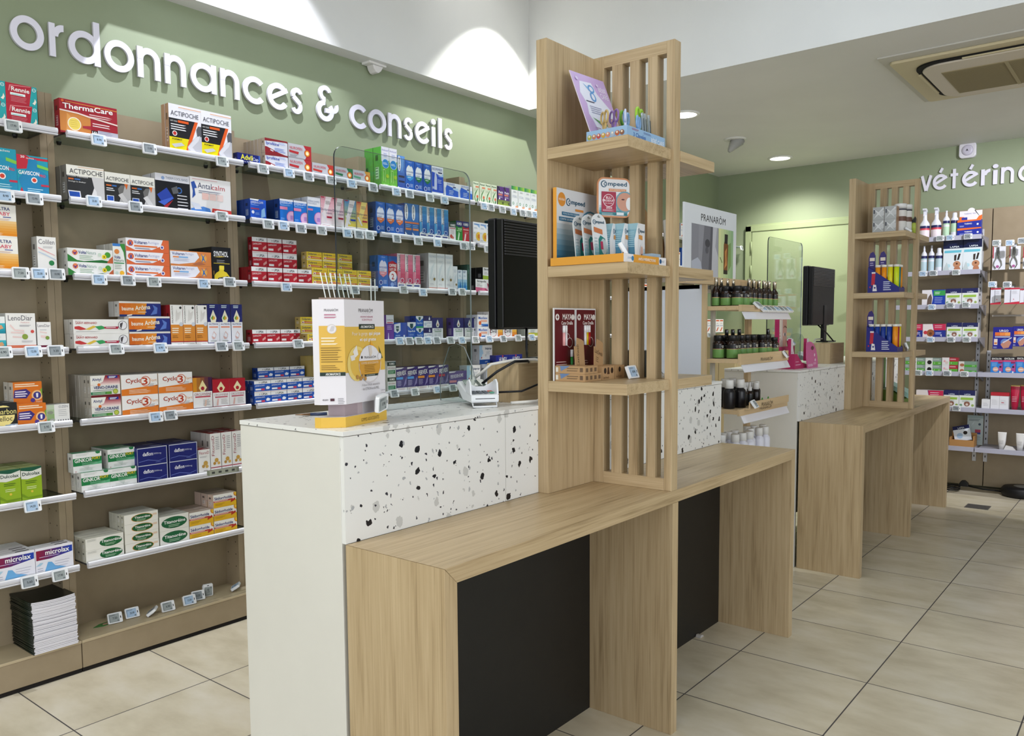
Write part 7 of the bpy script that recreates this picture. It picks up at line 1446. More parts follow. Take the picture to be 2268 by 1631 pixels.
for nm, z, lip in (('shelf', 1.279, 0), ('shelf', 1.053, .018), ('shelf', .835, .0), ('shelf', .60, 0)):
    s = MB().box(.02, 0.012, z - .018, .58, .1695, z, PW).obj('shelf', u, bevel=.0008)
    MB().box(.02, 0, z - .024, .58, .0118, z + .004 + lip, PW).obj('front_lip', s, bevel=.0008)
    mb = MB(); mb.prism([(-.012, z - .056), (-.010, z - .058), (.006, z - .028), (.004, z - .025)], .04, .575, LT, 'yz'); mb.obj('label_strip', s)
    mb = MB(); art(mb, (.24, -.0002, z - .018), (1, 0, 0), (0, 0, 1), .14, .022, [('t', 'PRANARÔM', 0, .1, 1, .95, '3a2c20')]); mb.obj('lettering', s)
# angled tray on the third shelf
t = tag(empty('tester_tray', (3.345, 1.375, .8365)), 'shallow pale wood tester tray with two green leaves on the third shelf', 'tray')
MB().box(0, 0, .0, .46, .03, .004, PW).obj('base', t); MB().box(0, 0, .0042, .46, .004, .032, PW).obj('front_lip', t)
mb = MB(); art(mb, (.13, -.0003, .0), (1, 0, 0), (0, 0, 1), .13, .026, [('t', 'PRANARÔM', 0, .05, 1, .98, '3a2c20')]); mb.obj('lettering', t)
for dx_ in (.20, .27):
    mb = MB(); mb.prism([(0, 0), (.012, .004), (.016, .018), (.008, .03), (0, .018)], .026, .03, M('4a9a3c', .3), 'xz'); mb.obj('leaf', t, loc=(dx_, 0, .006))
# photo board
b = tag(empty('photo_board', (3.06, 1.545, 1.4055)), 'printed board with a bottle and a grey face standing on the unit', 'display board')
BW, BH = .515, .292
MB().box(0, 0, 0, BW, .008, BH, M('dfe2e6', .35)).obj('board', b, bevel=.001)
mb = MB()
art(mb, (0, -.0003, 0), (1, 0, 0), (0, 0, 1), BW, BH, [
 ('t', 'PRANARÔM', .30, .79, .77, .915, '1e1e22'),
 ('g', .13, 0, .64, .73, '8a8a92', 'a4a4ac', 4, 'x'), ('p', [(.30, .0), (.46, .0), (.48, .73), (.36, .73)], '74747c'), ('p', [(.44, 0), (.50, .0), (.55, .73), (.48, .73)], '5a5a62'),
 ('p', [(.50, 0), (.64, 0), (.63, .3), (.57, .45), (.60, .73), (.52, .73)], 'c4c4ca'), ('p', [(.13, 0), (.34, 0), (.3, .2), (.24, .26), (.13, .2)], 'b4b8c4'), ('e', .42, .48, .045, .06, '44444c'), ('e', .41, .38, .03, .05, '5a5a62'),
 ('g', .63, 0, .93, .73, 'dbe0a4', '93b688', 6, 'x'), ('p', [(.66, .3), (.70, .22), (.71, .23), (.67, .31)], '5a6a3a'),
 ('p', [(.83, .1), (.89, .2), (.88, .55), (.82, .5)], '7a9a5c'),
 ('p', [(.735, .06), (.815, .06), (.825, .50), (.80, .55), (.75, .55), (.735, .50)], '7a4a22'), ('p', [(.75, .14), (.80, .2), (.79, .34), (.80, .46), (.76, .40), (.77, .26)], 'c8884a'), ('p', [(.735, .06), (.815, .06), (.815, .12), (.735, .12)], '1c1614'), ('p', [(.75, .52), (.81, .52), (.815, .66), (.752, .66)], '1c1a1c')])
mb.obj('print', b)
# bottles of the unit
AMB = clear('amber_glass', '3c1c08', rough=.05); AMBS = M('24130b', .12, 0, .6); BLK_ = M('121214', .35); CHR = M('b8b0a0', .18, .9); CHD = M('4a4a4c', .2, .9); GRNL = M('6a9650', .4); TANL = M('c8986c', .4); WCAP = M('e2e2e0', .4)
def jar_mesh(r, h, cap='black', label=True):
    mb = MB(); cm = BLK_ if cap == 'black' else WCAP
    mb.lathe(0, 0, [(r * .93, 0, AMBS), (r, .003, GRNL if label else BLK_), (r, h * .40, TANL if label else BLK_), (r, h * .42, BLK_ if label else BLK_), (r, h * .60, AMBS), (r * .98, h * .68, AMBS), (r * .70, h * .74, AMBS), (r * .70, h * .76, cm), (r * .80, h * .77, cm), (r * .80, h * .98, cm), (r * .76, h, cm)], AMBS, 22)
    for i, (zz, ww) in enumerate(((.52, .9), (.46, .6))):
        pts = []
        for a in range(-3, 4):
            g = -PI / 2 - .3 + a * .11 * ww; pts.append((r * 1.004 * math.cos(g), r * 1.004 * math.sin(g)))
        for q in range(6): mb.face([(pts[q][0], pts[q][1], h * zz), (pts[q + 1][0], pts[q + 1][1], h * zz), (pts[q + 1][0], pts[q + 1][1], h * (zz + .035)), (pts[q][0], pts[q][1], h * (zz + .035))], M('cfcabc'))
    return mb.mesh('amber_jar')
def spray_mesh(r, h, dark=False, label=True):
    c = CHD if dark else CHR; mb = MB()
    mb.lathe(0, 0, [(r * .93, 0, AMBS), (r, .003, GRNL if label else BLK_), (r, h * .30, TANL if label else BLK_), (r, h * .32, BLK_), (r, h * .45, AMBS), (r * .98, h * .56, AMBS), (r * .5, h * .66, AMBS), (r * .42, h * .72, c), (r * .52, h * .725, c), (r * .50, h * .98, c), (r * .44, h, c)], AMBS, 22)
    return mb.mesh('spray_bottle')
def dropper_mesh(r, h):
    mb = MB(); mb.lathe(0, 0, [(r * .93, 0, AMBS), (r, .003, BLK_), (r, h * .48, AMBS), (r * .9, h * .56, AMBS), (r * .5, h * .60, AMBS), (r * .5, h * .62, WCAP), (r * .62, h * .63, WCAP), (r * .60, h * .78, WCAP), (r * .34, h * .80, WCAP), (r * .28, h * .97, WCAP), (r * .16, h, WCAP)], AMBS, 18); return mb.mesh('dropper_bottle')
def cap_mesh(r, h, body, flip=False):
    mb = MB(); bd = M(body, .3)
    mb.lathe(0, 0, [(r * .93, 0, bd), (r, .004, bd), (r, h * .55, bd), (r * .9, h * .63, bd), (r * .62, h * .68, bd), (r * .62, h * .70, WCAP), (r * .74, h * .705, WCAP), (r * .72, h * .97, WCAP), (r * .66, h, WCAP)], bd, 20); return mb.mesh('capped_bottle')
def bottle(me, x, y, z, lab, grp, nm='bottle'):
    o = bpy.data.objects.new(nm, me); COL.objects.link(o); o.location = (x, y, z); tag(o, lab, 'bottle', grp)
J1, J2 = jar_mesh(.024, .085), jar_mesh(.025, .100)
S1, S2, S3 = spray_mesh(.0185, .122), spray_mesh(.0165, .118), spray_mesh(.0165, .125, True)
G1 = 'amber bottles on the upper shelf of the display unit'
for i, (x, y, m) in enumerate([(3.345, 1.535, S1), (3.350, 1.490, J1), (3.352, 1.440, J1), (3.405, 1.540, S1), (3.410, 1.487, J1), (3.412, 1.436, J1), (3.47, 1.540, S1), (3.472, 1.487, J1), (3.465, 1.436, S2), (3.532, 1.54, S1), (3.53, 1.485, J1), (3.525, 1.44, S2), (3.59, 1.49, J1), (3.585, 1.44, S2), (3.65, 1.49, S1), (3.645, 1.44, S2), (3.71, 1.485, J1), (3.705, 1.44, S2), (3.77, 1.48, S2), (3.765, 1.437, S2)]):
    kd = 'black lidded amber jar' if m is J1 else 'amber bottle with shiny metal spray cap'
    bottle(m, x, y, 1.2795, '%s, upper display shelf, %s from left, %s row' % (kd, ORD[i // 3 if i < 12 else 4 + (i - 12) // 2], 'back' if y > 1.51 else 'middle' if y > 1.46 else 'front'), G1)
G2 = 'amber bottles on the middle shelf of the display unit'
for i, (x, y, m) in enumerate([(3.345, 1.520, J2), (3.355, 1.460, J2), (3.405, 1.530, J2), (3.41, 1.472, J2), (3.418, 1.434, S3) if 0 else (3.45, 1.53, S3), (3.465, 1.47, J2), (3.505, 1.525, S3), (3.522, 1.468, J2), (3.565, 1.52, S3), (3.52, 1.43, S3) if 0 else (3.58, 1.462, J2), (3.635, 1.50, J2), (3.64, 1.445, J2), (3.70, 1.50, J2), (3.70, 1.445, J2), (3.755, 1.46, S3), (3.80, 1.45, J1)]):
    kd = 'large black lidded amber jar' if m is J2 else 'amber bottle with dark spray cap' if m is S3 else 'small black lidded amber jar'
    bottle(m, x, y, 1.0535, '%s, middle display shelf, %s counting from the left' % (kd, ORD[i]), G2)
C1_, C2_, C3_ = cap_mesh(.026, .125, '141216'), dropper_mesh(.0155, .105), cap_mesh(.019, .10, '1a100c')
for i, (x, y, m) in enumerate([(3.36, 1.475, C1_), (3.42, 1.52, C1_), (3.43, 1.455, C1_), (3.475, 1.51, C1_), (3.515, 1.47, C2_), (3.55, 1.46, C2_), (3.60, 1.50, C3_), (3.60, 1.452, C3_), (3.65, 1.49, C3_), (3.70, 1.49, C3_)]):
    kd = 'brown bottle with wide white cap' if m is C1_ else 'brown dropper bottle with white teat' if m is C2_ else 'slim brown bottle with white cap'
    bottle(m, x, y, .8355, '%s, lower display shelf, %s from the left' % (kd, ORD[i]), 'brown bottles on the lower shelf of the display unit')
W1, W2 = cap_mesh(.026, .12, 'dfe0ec'), cap_mesh(.023, .125, 'dfe0ec')
for i, (x, y, m) in enumerate([(3.34, 1.50, W1), (3.40, 1.52, W1), (3.395, 1.46, W1), (3.46, 1.52, W1), (3.46, 1.455, W1), (3.53, 1.52, W1), (3.525, 1.45, W1), (3.59, 1.47, W2), (3.645, 1.51, W2), (3.64, 1.45, W2), (3.70, 1.50, W2), (3.70, 1.445, W2), (3.76, 1.48, W2)]):
    bottle(m, x, y, .6005, 'all white capped bottle just above the near desk end, %s from the left' % ORD[i], 'white bottles on the lowest shelf of the display unit')
for i in range(8):
    price_tag((3.475 + i * .052 + (0 if i else -.012), 1.392 - (0.004 if i == 0 else 0), 1.272 + (.014 if i == 0 else 0)), (math.radians(-48), 0, .0), 'electronic price tag in the row on the upper display shelf, %s from the left' % ORD[i], 'row of tilted price tags on the display unit', i)
price_tag((3.80, 1.388, 1.062), (math.radians(-35), 0, .25), 'grey electronic price tag at the right end of the middle display shelf', None, 2)
price_tag((3.37, 1.360, .862), (math.radians(-35), 0, .15), 'electronic price tag at the left end of the lower display shelf', None, 6)

# ================================================================== on the near counter
CT = .9752
# yellow carton display
c = tag(empty('carton_display', (1.193, 1.433, CT)), 'tall white and yellow gummy carton display on the near counter', 'display carton')
ang = math.atan2(1.4769 - 1.4328, 1.3585 - 1.1931)
Rz = Matrix.Rotation(ang, 4, 'Z')
def gl_obj(mb, name): o = mb.obj(name, c); o.rotation_euler = (0, 0, ang); return o
YEL, WCT = M('dfb54a', .45), M('e2dfe4', .45)
bw, bd = .171, .062
mb = MB(); mb.prism([(0, 0), (bw, 0), (bw, bd), (-.030, bd), (-.030, .045)], 0, .0235, YEL, 'xy', cap=M('d8d4d8'))
art(mb, (0, -.0001, 0), (1, 0, 0), (0, 0, 1), bw, .0235, [('t', 'GOMMES ADOUCISSANTES', .36, .28, .80, .62, '6a5420')]); gl_obj(mb, 'tray')
mb = MB(); mb.box(.015, .012, .0236, .065, .058, .052, M('a8979c')); mb.box(.065, .012, .0236, .135, .020, .052, M('b8a8ac')); mb.box(.085, .012, .0236, .165, .058, .052, WCT); gl_obj(mb, 'pedestal')
cw, cd = .163, .062; x0_ = .004; ch = .236
mb = MB(); z0_ = .052; mb.prism([(x0_, 0), (x0_ + cw, 0), (x0_ + cw, cd), (-.030, cd), (-.030, .045)], z0_, z0_ + ch, WCT, 'xy')
art(mb, (x0_, -.0001, z0_), (1, 0, 0), (0, 0, 1), cw, ch, [
 ('r', 0, .30, 1, .74, 'e0b853'), ('t', 'PRANARÔM', .34, .88, .70, .925, '3a3438'), ('r', .42, .865, .66, .868, 'b0a8b0'), ('t', 'AROMATHÉRAPIE', .38, .828, .70, .85, 'b86a84'), ('t', 'SCIENTIFIQUE', .42, .795, .68, .817, 'b86a84'),
 ('r', .34, .715, .74, .765, '20322c'), ('t', 'AROMAFORCE', .38, .726, .71, .752, 'e8e8e4', 'b'), ('t', 'Pour la gorge', .17, .645, .55, .69, 'f2ead8'), ('t', 'qui pique', .58, .645, .88, .69, w_, 'b'), ('t', 'et qui gratte', .35, .59, .76, .63, w_, 'b'),
 ('c', .28, .38, .17, 'e8cf7a'), ('c', .30, .38, .135, 'e0b853'), ('p', [(.62, .6), (.72, .54), (.70, .50), (.6, .54)], 'e8a838'), ('p', [(.82, .55), (.93, .42), (.88, .42)], '3a4a28'), ('p', [(.17, .5), (.26, .56), (.3, .47), (.22, .44)], 'ece8e4'), ('p', [(.1, .46), (.2, .47), (.22, .42), (.13, .41)], 'e4e0dc'),
 ('e', .59, .37, .285, .188, 'd2ccd0'), ('e', .585, .375, .275, .18, 'e4e2e6'), ('p', [(.31, .405), (.865, .405), (.85, .32), (.80, .27), (.36, .27), (.32, .33)], 'd09a3c'), ('p', [(.36, .27), (.80, .27), (.78, .248), (.385, .248)], '20322c'), ('t', 'PRANARÔM', .44, .425, .74, .455, '38323a'), ('c', .38, .44, .014, '2c2c30'), ('t', 'GOMMES ADOUCISSANTES', .36, .372, .80, .392, 'ecdcc0'), ('l', .44, .74, .36, 5, .016, .005, '8a6424'), ('t', 'AROMAFORCE', .48, .254, .70, .265, 'd8dcd4'), ('p', [(.55, .55), (.62, .55), (.64, .48), (.6, .44), (.57, .46)], 'd8ccc0'), ('c', .83, .44, .035, 'cfcbcf'), ('c', .83, .44, .03, 'e6e4e8'), ('c', .26, .25, .022, 'b88a4c'), ('c', .34, .235, .022, 'b48648'), ('c', .40, .255, .022, 'be9254'), ('c', .45, .23, .02, 'b88a4c'),
 ('t', "A base d'huile essentielle", .36, .155, .82, .18, '8a848a'), ('t', 'de CITRON et de MIEL', .38, .115, .80, .14, '5a545a'), ('l', .86, .98, .1, 2, .03, .01, 'b8b4b8')])
# left face
L0 = Vector((-.030, .045, z0_)); L1 = Vector((x0_, 0, z0_)); lw = (L1 - L0).length; ld = (L1 - L0).normalized()
art(mb, L0 + Vector((-.0001, -.0001, 0)), ld, (0, 0, 1), lw, ch, [('r', 0, .31, 1, .75, 'dcb24e'), ('t', 'PRANARÔM', .22, .885, .76, .915, '3a3438'), ('l', .22, .76, .86, 2, .025, .012, 'b87a90'), ('c', .5, .72, .045, 'cfc8c4'), ('c', .5, .72, .038, 'e2dfe2'), ('p', [(.4, .70), (.5, .75), (.62, .745), (.58, .70), (.48, .695)], 'c8c4c6'), ('l', .08, .75, .64, 3, .028, .012, 'efe4c8'), ('l', .06, .92, .545, 7, .022, .008, '8a6c28'), ('l', .06, .8, .375 + .0, 3, .018, .006, '7a5c20'), ('r', 0, .275, 1, .31, '20322c'), ('t', 'AROMAFORCE', .22, .28, .8, .303, 'e8e8e4', 'b'), ('t', '€LEO', .08, .04, .30, .055, '4a444a', 'b'), ('r', .38, .035, .54, .06, '4a2430'), ('l', .68, .95, .06, 4, .015, .005, '8a868a')])
o = gl_obj(mb, 'carton')
mb = MB(); mb.prism([(x0_ + .004, .004), (x0_ + cw * .45, .004), (-.01, .05), (-.026, .046)], z0_ + ch + .0002, z0_ + ch + .004, M('8a7468'), 'xy'); gl_obj(mb, 'top_flap')
price_tag((1.300, 1.424, CT + .047), (math.radians(8), math.radians(-8), ang + .1), 'electronic price tag clipped to the foot of the yellow gummy carton', None, 0)
# pen
t = tag(empty('pen', (1.30, 1.70, CT)), 'thin dark pen lying on the near counter behind the carton display', 'pen')
MB().tube([(.0, 0, .004), (.03, -.02, .004), (.035, -.0235, .004)], [.0035, .0045, .004], M('2c3a5c', .3), 8).obj('barrel', t)
MB().tube([(-.03, .022, .004), (0.0, 0, .004)], [.001, .0035], M('8a6a4c', .3, .5), 8).obj('tip', t)

# clear screens
def screen(x, word):
    t = tag(empty('sneeze_screen', (x, 1.635, CT)), 'clear acrylic screen with rounded corners standing on the %s' % word, 'screen', 'acrylic counter screens')
    mb = MB(); pts = rrect(0, .0, .51, .68, .03, 6)
    n = len(pts); b = len(mb.v)
    mb.v += [(a, 0, z) for a, z in pts] + [(a, .005, z) for a, z in pts]
    mb.f.append([b + i for i in range(n)]); mb.m.append(mb.mi(PLEXI)); mb.sm.append(False)
    mb.f.append([b + n + i for i in range(n)][::-1]); mb.m.append(mb.mi(PLEXI)); mb.sm.append(False)
    for i in range(n):
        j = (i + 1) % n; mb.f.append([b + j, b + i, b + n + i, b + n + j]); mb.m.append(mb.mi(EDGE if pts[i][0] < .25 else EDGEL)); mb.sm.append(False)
    mb.obj('pane', t)
    for fx in (.05, .44):
        mb = MB(); arch = [(-.075, 0.003), (-.078, .05)] + [(-.06 + .0, .11)] + [(-.03, .165), (0, .175), (.03, .165), (.055, .11), (.07, .05), (.068, .003)]
        n = len(arch); b = len(mb.v); mb.v += [(fx, a, z) for a, z in arch] + [(fx + .004, a, z) for a, z in arch]
        mb.f.append([b + i for i in range(n)]); mb.m.append(mb.mi(PLEXI)); mb.sm.append(False); mb.f.append([b + n + i for i in range(n)][::-1]); mb.m.append(mb.mi(PLEXI)); mb.sm.append(False)
        for i in range(n): 
            j = (i + 1) % n; mb.f.append([b + j, b + i, b + n + i, b + n + j]); mb.m.append(mb.mi(EDGEL)); mb.sm.append(False)
        mb.obj('foot', t)
screen(1.345, 'near counter'); screen(1.345 + DX + .02, 'far counter')

# card terminal
def terminal(x, y, rz, word):
    t = tag(empty('card_terminal', (x, y, CT), rz), 'white card payment terminal with keypad hood on the %s' % word, 'card terminal', 'payment terminals')
    WT, GT = M('e2e5e8', .3), M('6f7472', .35)
    mb = MB(); mb.prism([(0, .018), (.004, .014), (.10, .016), (.165, .046), (.165, .062), (.155, .066), (.06, .040), (0, .036)], -.04, .04, WT, 'yz'); mb.obj('body', t, bevel=.004)
    mb = MB(); mb.prism([(.02, .012), (.16, .018), (.162, .044), (.10, .018)], -.036, .036, GT, 'yz'); mb.obj('underside', t)
    mb = MB()
    T = Matrix.Translation((0, .085, .0515)) @ Matrix.Rotation(math.atan2(.026, .095), 4, 'X')
    mb.box(-.031, .002, .0022, .031, .058, .0036, M('59645f', .12), T=T); mb.obj('screen', t)
    mb = MB()
    T2 = Matrix.Translation((0, .004, .0365)) @ Matrix.Rotation(.1, 4, 'X')
    for i in range(3):
        for j in range(4): mb.box(-.030 + i * .016, .012 + j * .009, .001, -.018 + i * .016, .018 + j * .009, .0035, M('4a5058', .4), T=T2)
    for j, cc in enumerate(('4a9a7c', '4a9a7c', 'd0704c', 'c03a34')): mb.box(.019, .012 + j * .009, .001, .031, .018 + j * .009, .0035, M(cc, .4), T=T2)
    mb.obj('keypad', t)
    hood = M('dfe2e6', .3)
    for sx in (-1, 1):
        mb = MB(); mb.prism([(.006, .036), (.012, .068), (.026, .078), (.045, .074), (.058, .056), (.058, .040)], sx * .0385 - .0025, sx * .0385 + .0025, hood, 'yz'); mb.obj('hood_side', t, bevel=.001)
    mb = MB(); mb.prism([(-.0385, .040), (-.0385, .070), (-.026, .062), (-.012, .056), (.012, .056), (.026, .062), (.0385, .070), (.0385, .040)], .056, .060, hood, 'xz'); mb.obj('hood_back', t, bevel=.001)
    mb = MB(); mb.box(-.028, -.0004, .0245, .028, .0006, .0265, M('2a2c30')); mb.obj('card_slot', t)
    mb = MB(); mb.tube([(-.034, .010, .016), (-.034, .002, .003), (.034, .002, .003), (.034, .010, .016)], .003, WT, 8); mb.obj('stand', t)
    return t
terminal(1.712, 1.462, math.radians(-50 + 16), 'near counter')
terminal(4.84, 1.52, math.radians(30), 'far counter')
# wooden riser boxes, monitors, cables
def riser(x, word):
    t = tag(empty('wooden_riser', (x, 1.47, CT)), 'small oak riser box under the monitor on the %s' % word, 'riser box', 'oak riser boxes')
    for b_, m in (((0, 0, 0, .016, .12, .112), WZ), ((.234, 0, 0, .25, .12, .112), WZ), ((.016, 0, 0, .234, .016, .112), WX), ((.016, .104, 0, .234, .12, .112), WX), ((0, 0, .1122, .25, .12, .115), WX)): MB().box(*b_, m).obj('panel', t)
riser(1.872, 'near counter'); riser(1.872 + DX, 'far counter')
def monitor(x, y, word):
    t = tag(empty('monitor', (x, y, CT)), 'black monitor turned away, back ribs toward us, on the %s' % word, 'monitor', 'counter monitors')
    BLM = M('0c0d14', .35); z0 = 1.19 - CT; z1 = 1.535 - CT
    mb = MB(); mb.prism(rrect(0, z0, .40, z1, .008, 3), .032, .062, BLM); mb.obj('bezel', t, bevel=.003)
    mb = MB(); mb.prism([(.004, z0 + .004), (.39, z0 + .004), (.396, z1 - .004), (.004, z1 - .004)], .004, .032, M('0b0b0d', .4)); mb.obj('back_shell', t, bevel=.004)
    mb = MB()
    for i in range(13): mb.box(.012, .0005, z1 - .012 - i * .0085, .388, .004, z1 - .0075 - i * .0085, M('4c4c50', .35))
    mb.obj('vent_ribs', t)
    mb = MB(); mb.box(.008, .062, z0 + .012, .392, .0628, z1 - .012, M('11131a', .12)); mb.obj('display', t)
    mb = MB(); mb.box(.20, -.0, .118, .25, .02, z0 + .12, BLM); mb.box(.15, -.04, .1155, .30, .03, .124, BLM); mb.obj('stand', t, bevel=.002)
    return t
monitor(1.965, 1.60, 'near counter'); monitor(1.965 + DX, 1.60, 'far counter')
tag(MB().tube([(2.10, 1.615, 1.20), (2.08, 1.60, 1.13), (2.03, 1.56, 1.10), (1.96, 1.50, 1.094), (1.90, 1.458, 1.098), (1.855, 1.47, 1.098), (1.81, 1.50, 1.07), (1.79, 1.54, 1.035)], .004, M('0c0c10', .4)).obj('monitor_cable'), 'black cable drooping from the near monitor toward the card terminal', 'cable')
tag(MB().tube([(1.945, 1.448, 1.094), (1.955, 1.44, 1.075), (1.925, 1.435, 1.03), (1.86, 1.45, 1.012), (1.815, 1.50, 1.010)], .0032, M('0c0c10', .4)).obj('terminal_cable'), 'thin black cable looping behind the near card terminal', 'cable')
tag(MB().tube([(1.80, 1.575, 1.05), (1.82, 1.53, 1.09), (1.86, 1.49, 1.100), (1.93, 1.455, 1.102), (1.955, 1.435, 1.095), (1.958, 1.418, 1.07), (1.948, 1.408, 1.03), (1.92, 1.405, .995), (1.88, 1.41, .984), (1.81, 1.45, .982)], .0042, M('d8d6d0', .4)).obj('white_cable'), 'thick white cable curling around the near oak riser box', 'cable')
tag(MB().tube([(4.80, 1.585, 1.02), (4.80, 1.60, 1.08), (4.84, 1.60, 1.11), (4.90, 1.58, 1.112)], .004, M('d8dcd8', .4)).obj('white_cable'), 'white cable arching behind the far card terminal', 'cable')
tag(MB().tube([(4.92, 1.62, 1.20), (4.93, 1.56, 1.14), (4.95, 1.53, 1.096)], .004, M('0c0c10', .4)).obj('monitor_cable'), 'black cable hanging below the far monitor', 'cable')
# clear box with test strips behind the yellow carton
t = tag(empty('leaflet_stand', (1.42, 1.74, CT)), 'clear stand of slim white sticks behind the yellow gummy carton', 'stand')
mb = MB()
for i in range(7): mb.tube([(i * .016, 0, .18), (i * .016 - .045, 0, .37)], .0016, M('e8eaea', .3), 6)
for xx in (.13, .145): mb.tube([(xx, 0, .18), (xx, 0, .36)], .0016, M('e8eaea', .3), 6)
mb.obj('rod', t)
MB().box(-.01, -.012, 0, .15, .012, .18, WRAP).obj('holder', t)

# pink tester display on the far counter
t = tag(empty('tester_display', (4.06, 1.42, CT)), 'magenta cardboard tester display with a curved front on the far counter', 'display carton')
PK, PK2, WHI = M('b83064', .4), M('d06a9c', .4), M('e6e0e4', .4)
mb = MB(); mb.prism([(0, 0), (.22, 0), (.22, .012), (.10, .030), (.03, .075), (0, .075)], .02, .10, PK, 'xz')
art(mb, (0, .0199, 0), (1, 0, 0), (0, 0, 1), .22, .075, [('l', .05, .3, .5, 1, .06, .05, 'e0a0bc'), ('l', .05, .45, .3, 1, .08, .06, 'e0a0bc')]); mb.obj('tray', t)
mb = MB(); arcp = [(.12, 0), (.27, 0)] + [(.27 - .13 * (1 - math.cos(a * PI / 16)) - .0, .135 * math.sin(a * PI / 16)) for a in range(1, 9)] + [(.10, .13), (.10, .05)]
mb.prism(arcp, -.005, 0, PK2, 'xz'); art(mb, (.12, -.0051, 0), (1, 0, 0), (0, 0, 1), .13, .13, [('t', 'NOUVEAU', .02, .06, .55, .16, 'f2e0ea', 'b'), ('c', .72, .5, .06, 'f0dce6'), ('c', .8, .3, .06, 'f0dce6'), ('e', .45, .78, .16, .08, '6a3a44'), ('l', .6, .95, .2, 2, .05, .02, 'f0c8dc')]); mb.obj('curved_front', t)
MB().box(.0, .10, 0, .22, .104, .11, PK).obj('back_card', t)
mb = MB(); mb.prism([(0, 0), (.14, 0), (.14, .26), (0, .26)], .115, .120, WHI, 'xz'); mb.prism([(-.012, 0), (-.001, 0), (-.001, .26), (-.012, .26)], .10, .12, PK, 'xz')
art(mb, (0, .1149, 0), (1, 0, 0), (0, 0, 1), .14, .26, [('r', 0, 0, .5, 1, 'e8dccc'), ('r', .5, .2, 1, 1, 'c89888'), ('e', .80, .66, .14, .04, 'e8dcd4'), ('e', .82, .66, .06, .04, '3a2a30'), ('p', [(.62, .78), (.8, .84), (1, .8), (1, .78), (.8, .81)], '6a4438'), ('p', [(.5, .2), (.6, .2), (.56, 1), (.5, 1)], 'e0d4d0'), ('p', [(.86, .3), (.98, .36), (1, .2), (.9, .2)], 'a84a48'), ('l', .12, .4, .7, 3, .06, .02, 'd8a090'), ('r', .04, .95, .46, .99, 'd0607c')]); mb.obj('photo_header', t)
for i, (xx, yy, tilt) in enumerate(((.02, .05, 0), (.075, .06, -.45), (.185, .03, 0.02))):
    o = tag(empty('tester_tube', (4.06 + xx, 1.42 + yy, CT + .035 + (.01 if i == 1 else 0))), 'slim white and pink cream carton in the magenta display, %s' % ('left', 'middle one, leaning', 'right, standing alone')[i], 'carton', 'slim cartons in the magenta display')
    o.rotation_euler = (0, tilt, 0)
    mb = MB(); mb.box(-.014, -.008, 0, .014, .008, .115, WHI, faces={'l': PK}); art(mb, (-.014, -.0081, 0), (1, 0, 0), (0, 0, 1), .028, .115, [('l', .3, .7, .8, 4, .1, .01, 'b8a8b0'), ('r', .35, .4, .6, .44, 'c03a64')]); mb.obj('carton', o)
price_tag((4.20, 1.50, CT + .135), (math.radians(-40), 0, .2), 'electronic price tag on top of the magenta tester display', None, 1)

# ================================================================== near stand: goods on its shelves
Z1, Z2, Z3 = 1.6853, 1.3643, 1.0468
t = tag(empty('counter_tray', (1.862, 1.103, Z1)), 'pale blue cardboard tray of baby scissors on the top stand shelf', 'display tray')
BLU = M('93b6d8', .45)
mb = MB(); w, d, h = .203, .124, .028
mb.box(0, 0, 0, w, .003, h, BLU); mb.box(0, .003, 0, .003, d, h, BLU); mb.box(w - .003, .003, 0, w, d, h, BLU); mb.box(.003, d - .003, 0, w - .003, d, h, BLU); mb.box(.003, .003, 0, w - .003, d - .003, .002, BLU)
art(mb, (0, -.0001, 0), (1, 0, 0), (0, 0, 1), w, h, [('t', '3 Claveles', .16, .16, .48, .56, '3a64a8', 'b'), ('t', 'BÉBÉ CARE', .62, .12, .97, .66, 'dfe9f4', 'b'), ('l', .12, .3, .88, 2, .1, .04, 'a04a70'), ('l', .42, .64, .84, 2, .1, .04, '5a6a9c')])
art(mb, (-.0001, d, 0), (0, -1, 0), (0, 0, 1), d, h, [(['c', .08 + i * .115, .42, .24, ['a8a84a', 'b87a5c', 'b84a4c', 'c8a040', 'd08a70', 'a8b4c4', 'b8603a', '8a5a40'][i]]) for i in range(8)] + [['c', .08 + i * .115, .5, .10, 'e8ddc8'] for i in range(8)])
mb.obj('tray', t)
# lilac card
BLp, TLp, TRp, BRp = Vector((1.875, 1.212, Z1 + .004)), Vector((1.915, 1.318, 1.905)), Vector((2.074, 1.300, 1.903)), Vector((2.030, 1.200, Z1 + .004))
ux = (BRp - BLp).normalized(); uz = (TLp - BLp).normalized()
o = tag(empty('header_card', BLp), 'lilac leaning card with scissors drawings behind the blue tray', 'display card')
mb = MB(); W_, H_ = (BRp - BLp).length, (TLp - BLp).length; nrm = ux.cross(uz).normalized()
def PP(a, b_, c): return ux * (a * W_) + uz * (b_ * H_) + nrm * c
for c_, rev in ((0, 0), (-.0025, 1)):
    q = [PP(0, 0, c_), PP(1, 0, c_), PP(1, 1, c_), PP(0, 1, c_)]; mb.face(q[::-1] if rev else q, M('c3a6d4', .4))
for a, b_ in (((0, 0), (1, 0)), ((1, 0), (1, 1)), ((1, 1), (0, 1)), ((0, 1), (0, 0))): mb.face([PP(*a, 0), PP(*a, -.0025), PP(*b_, -.0025), PP(*b_, 0)], M('e0d8e4'))
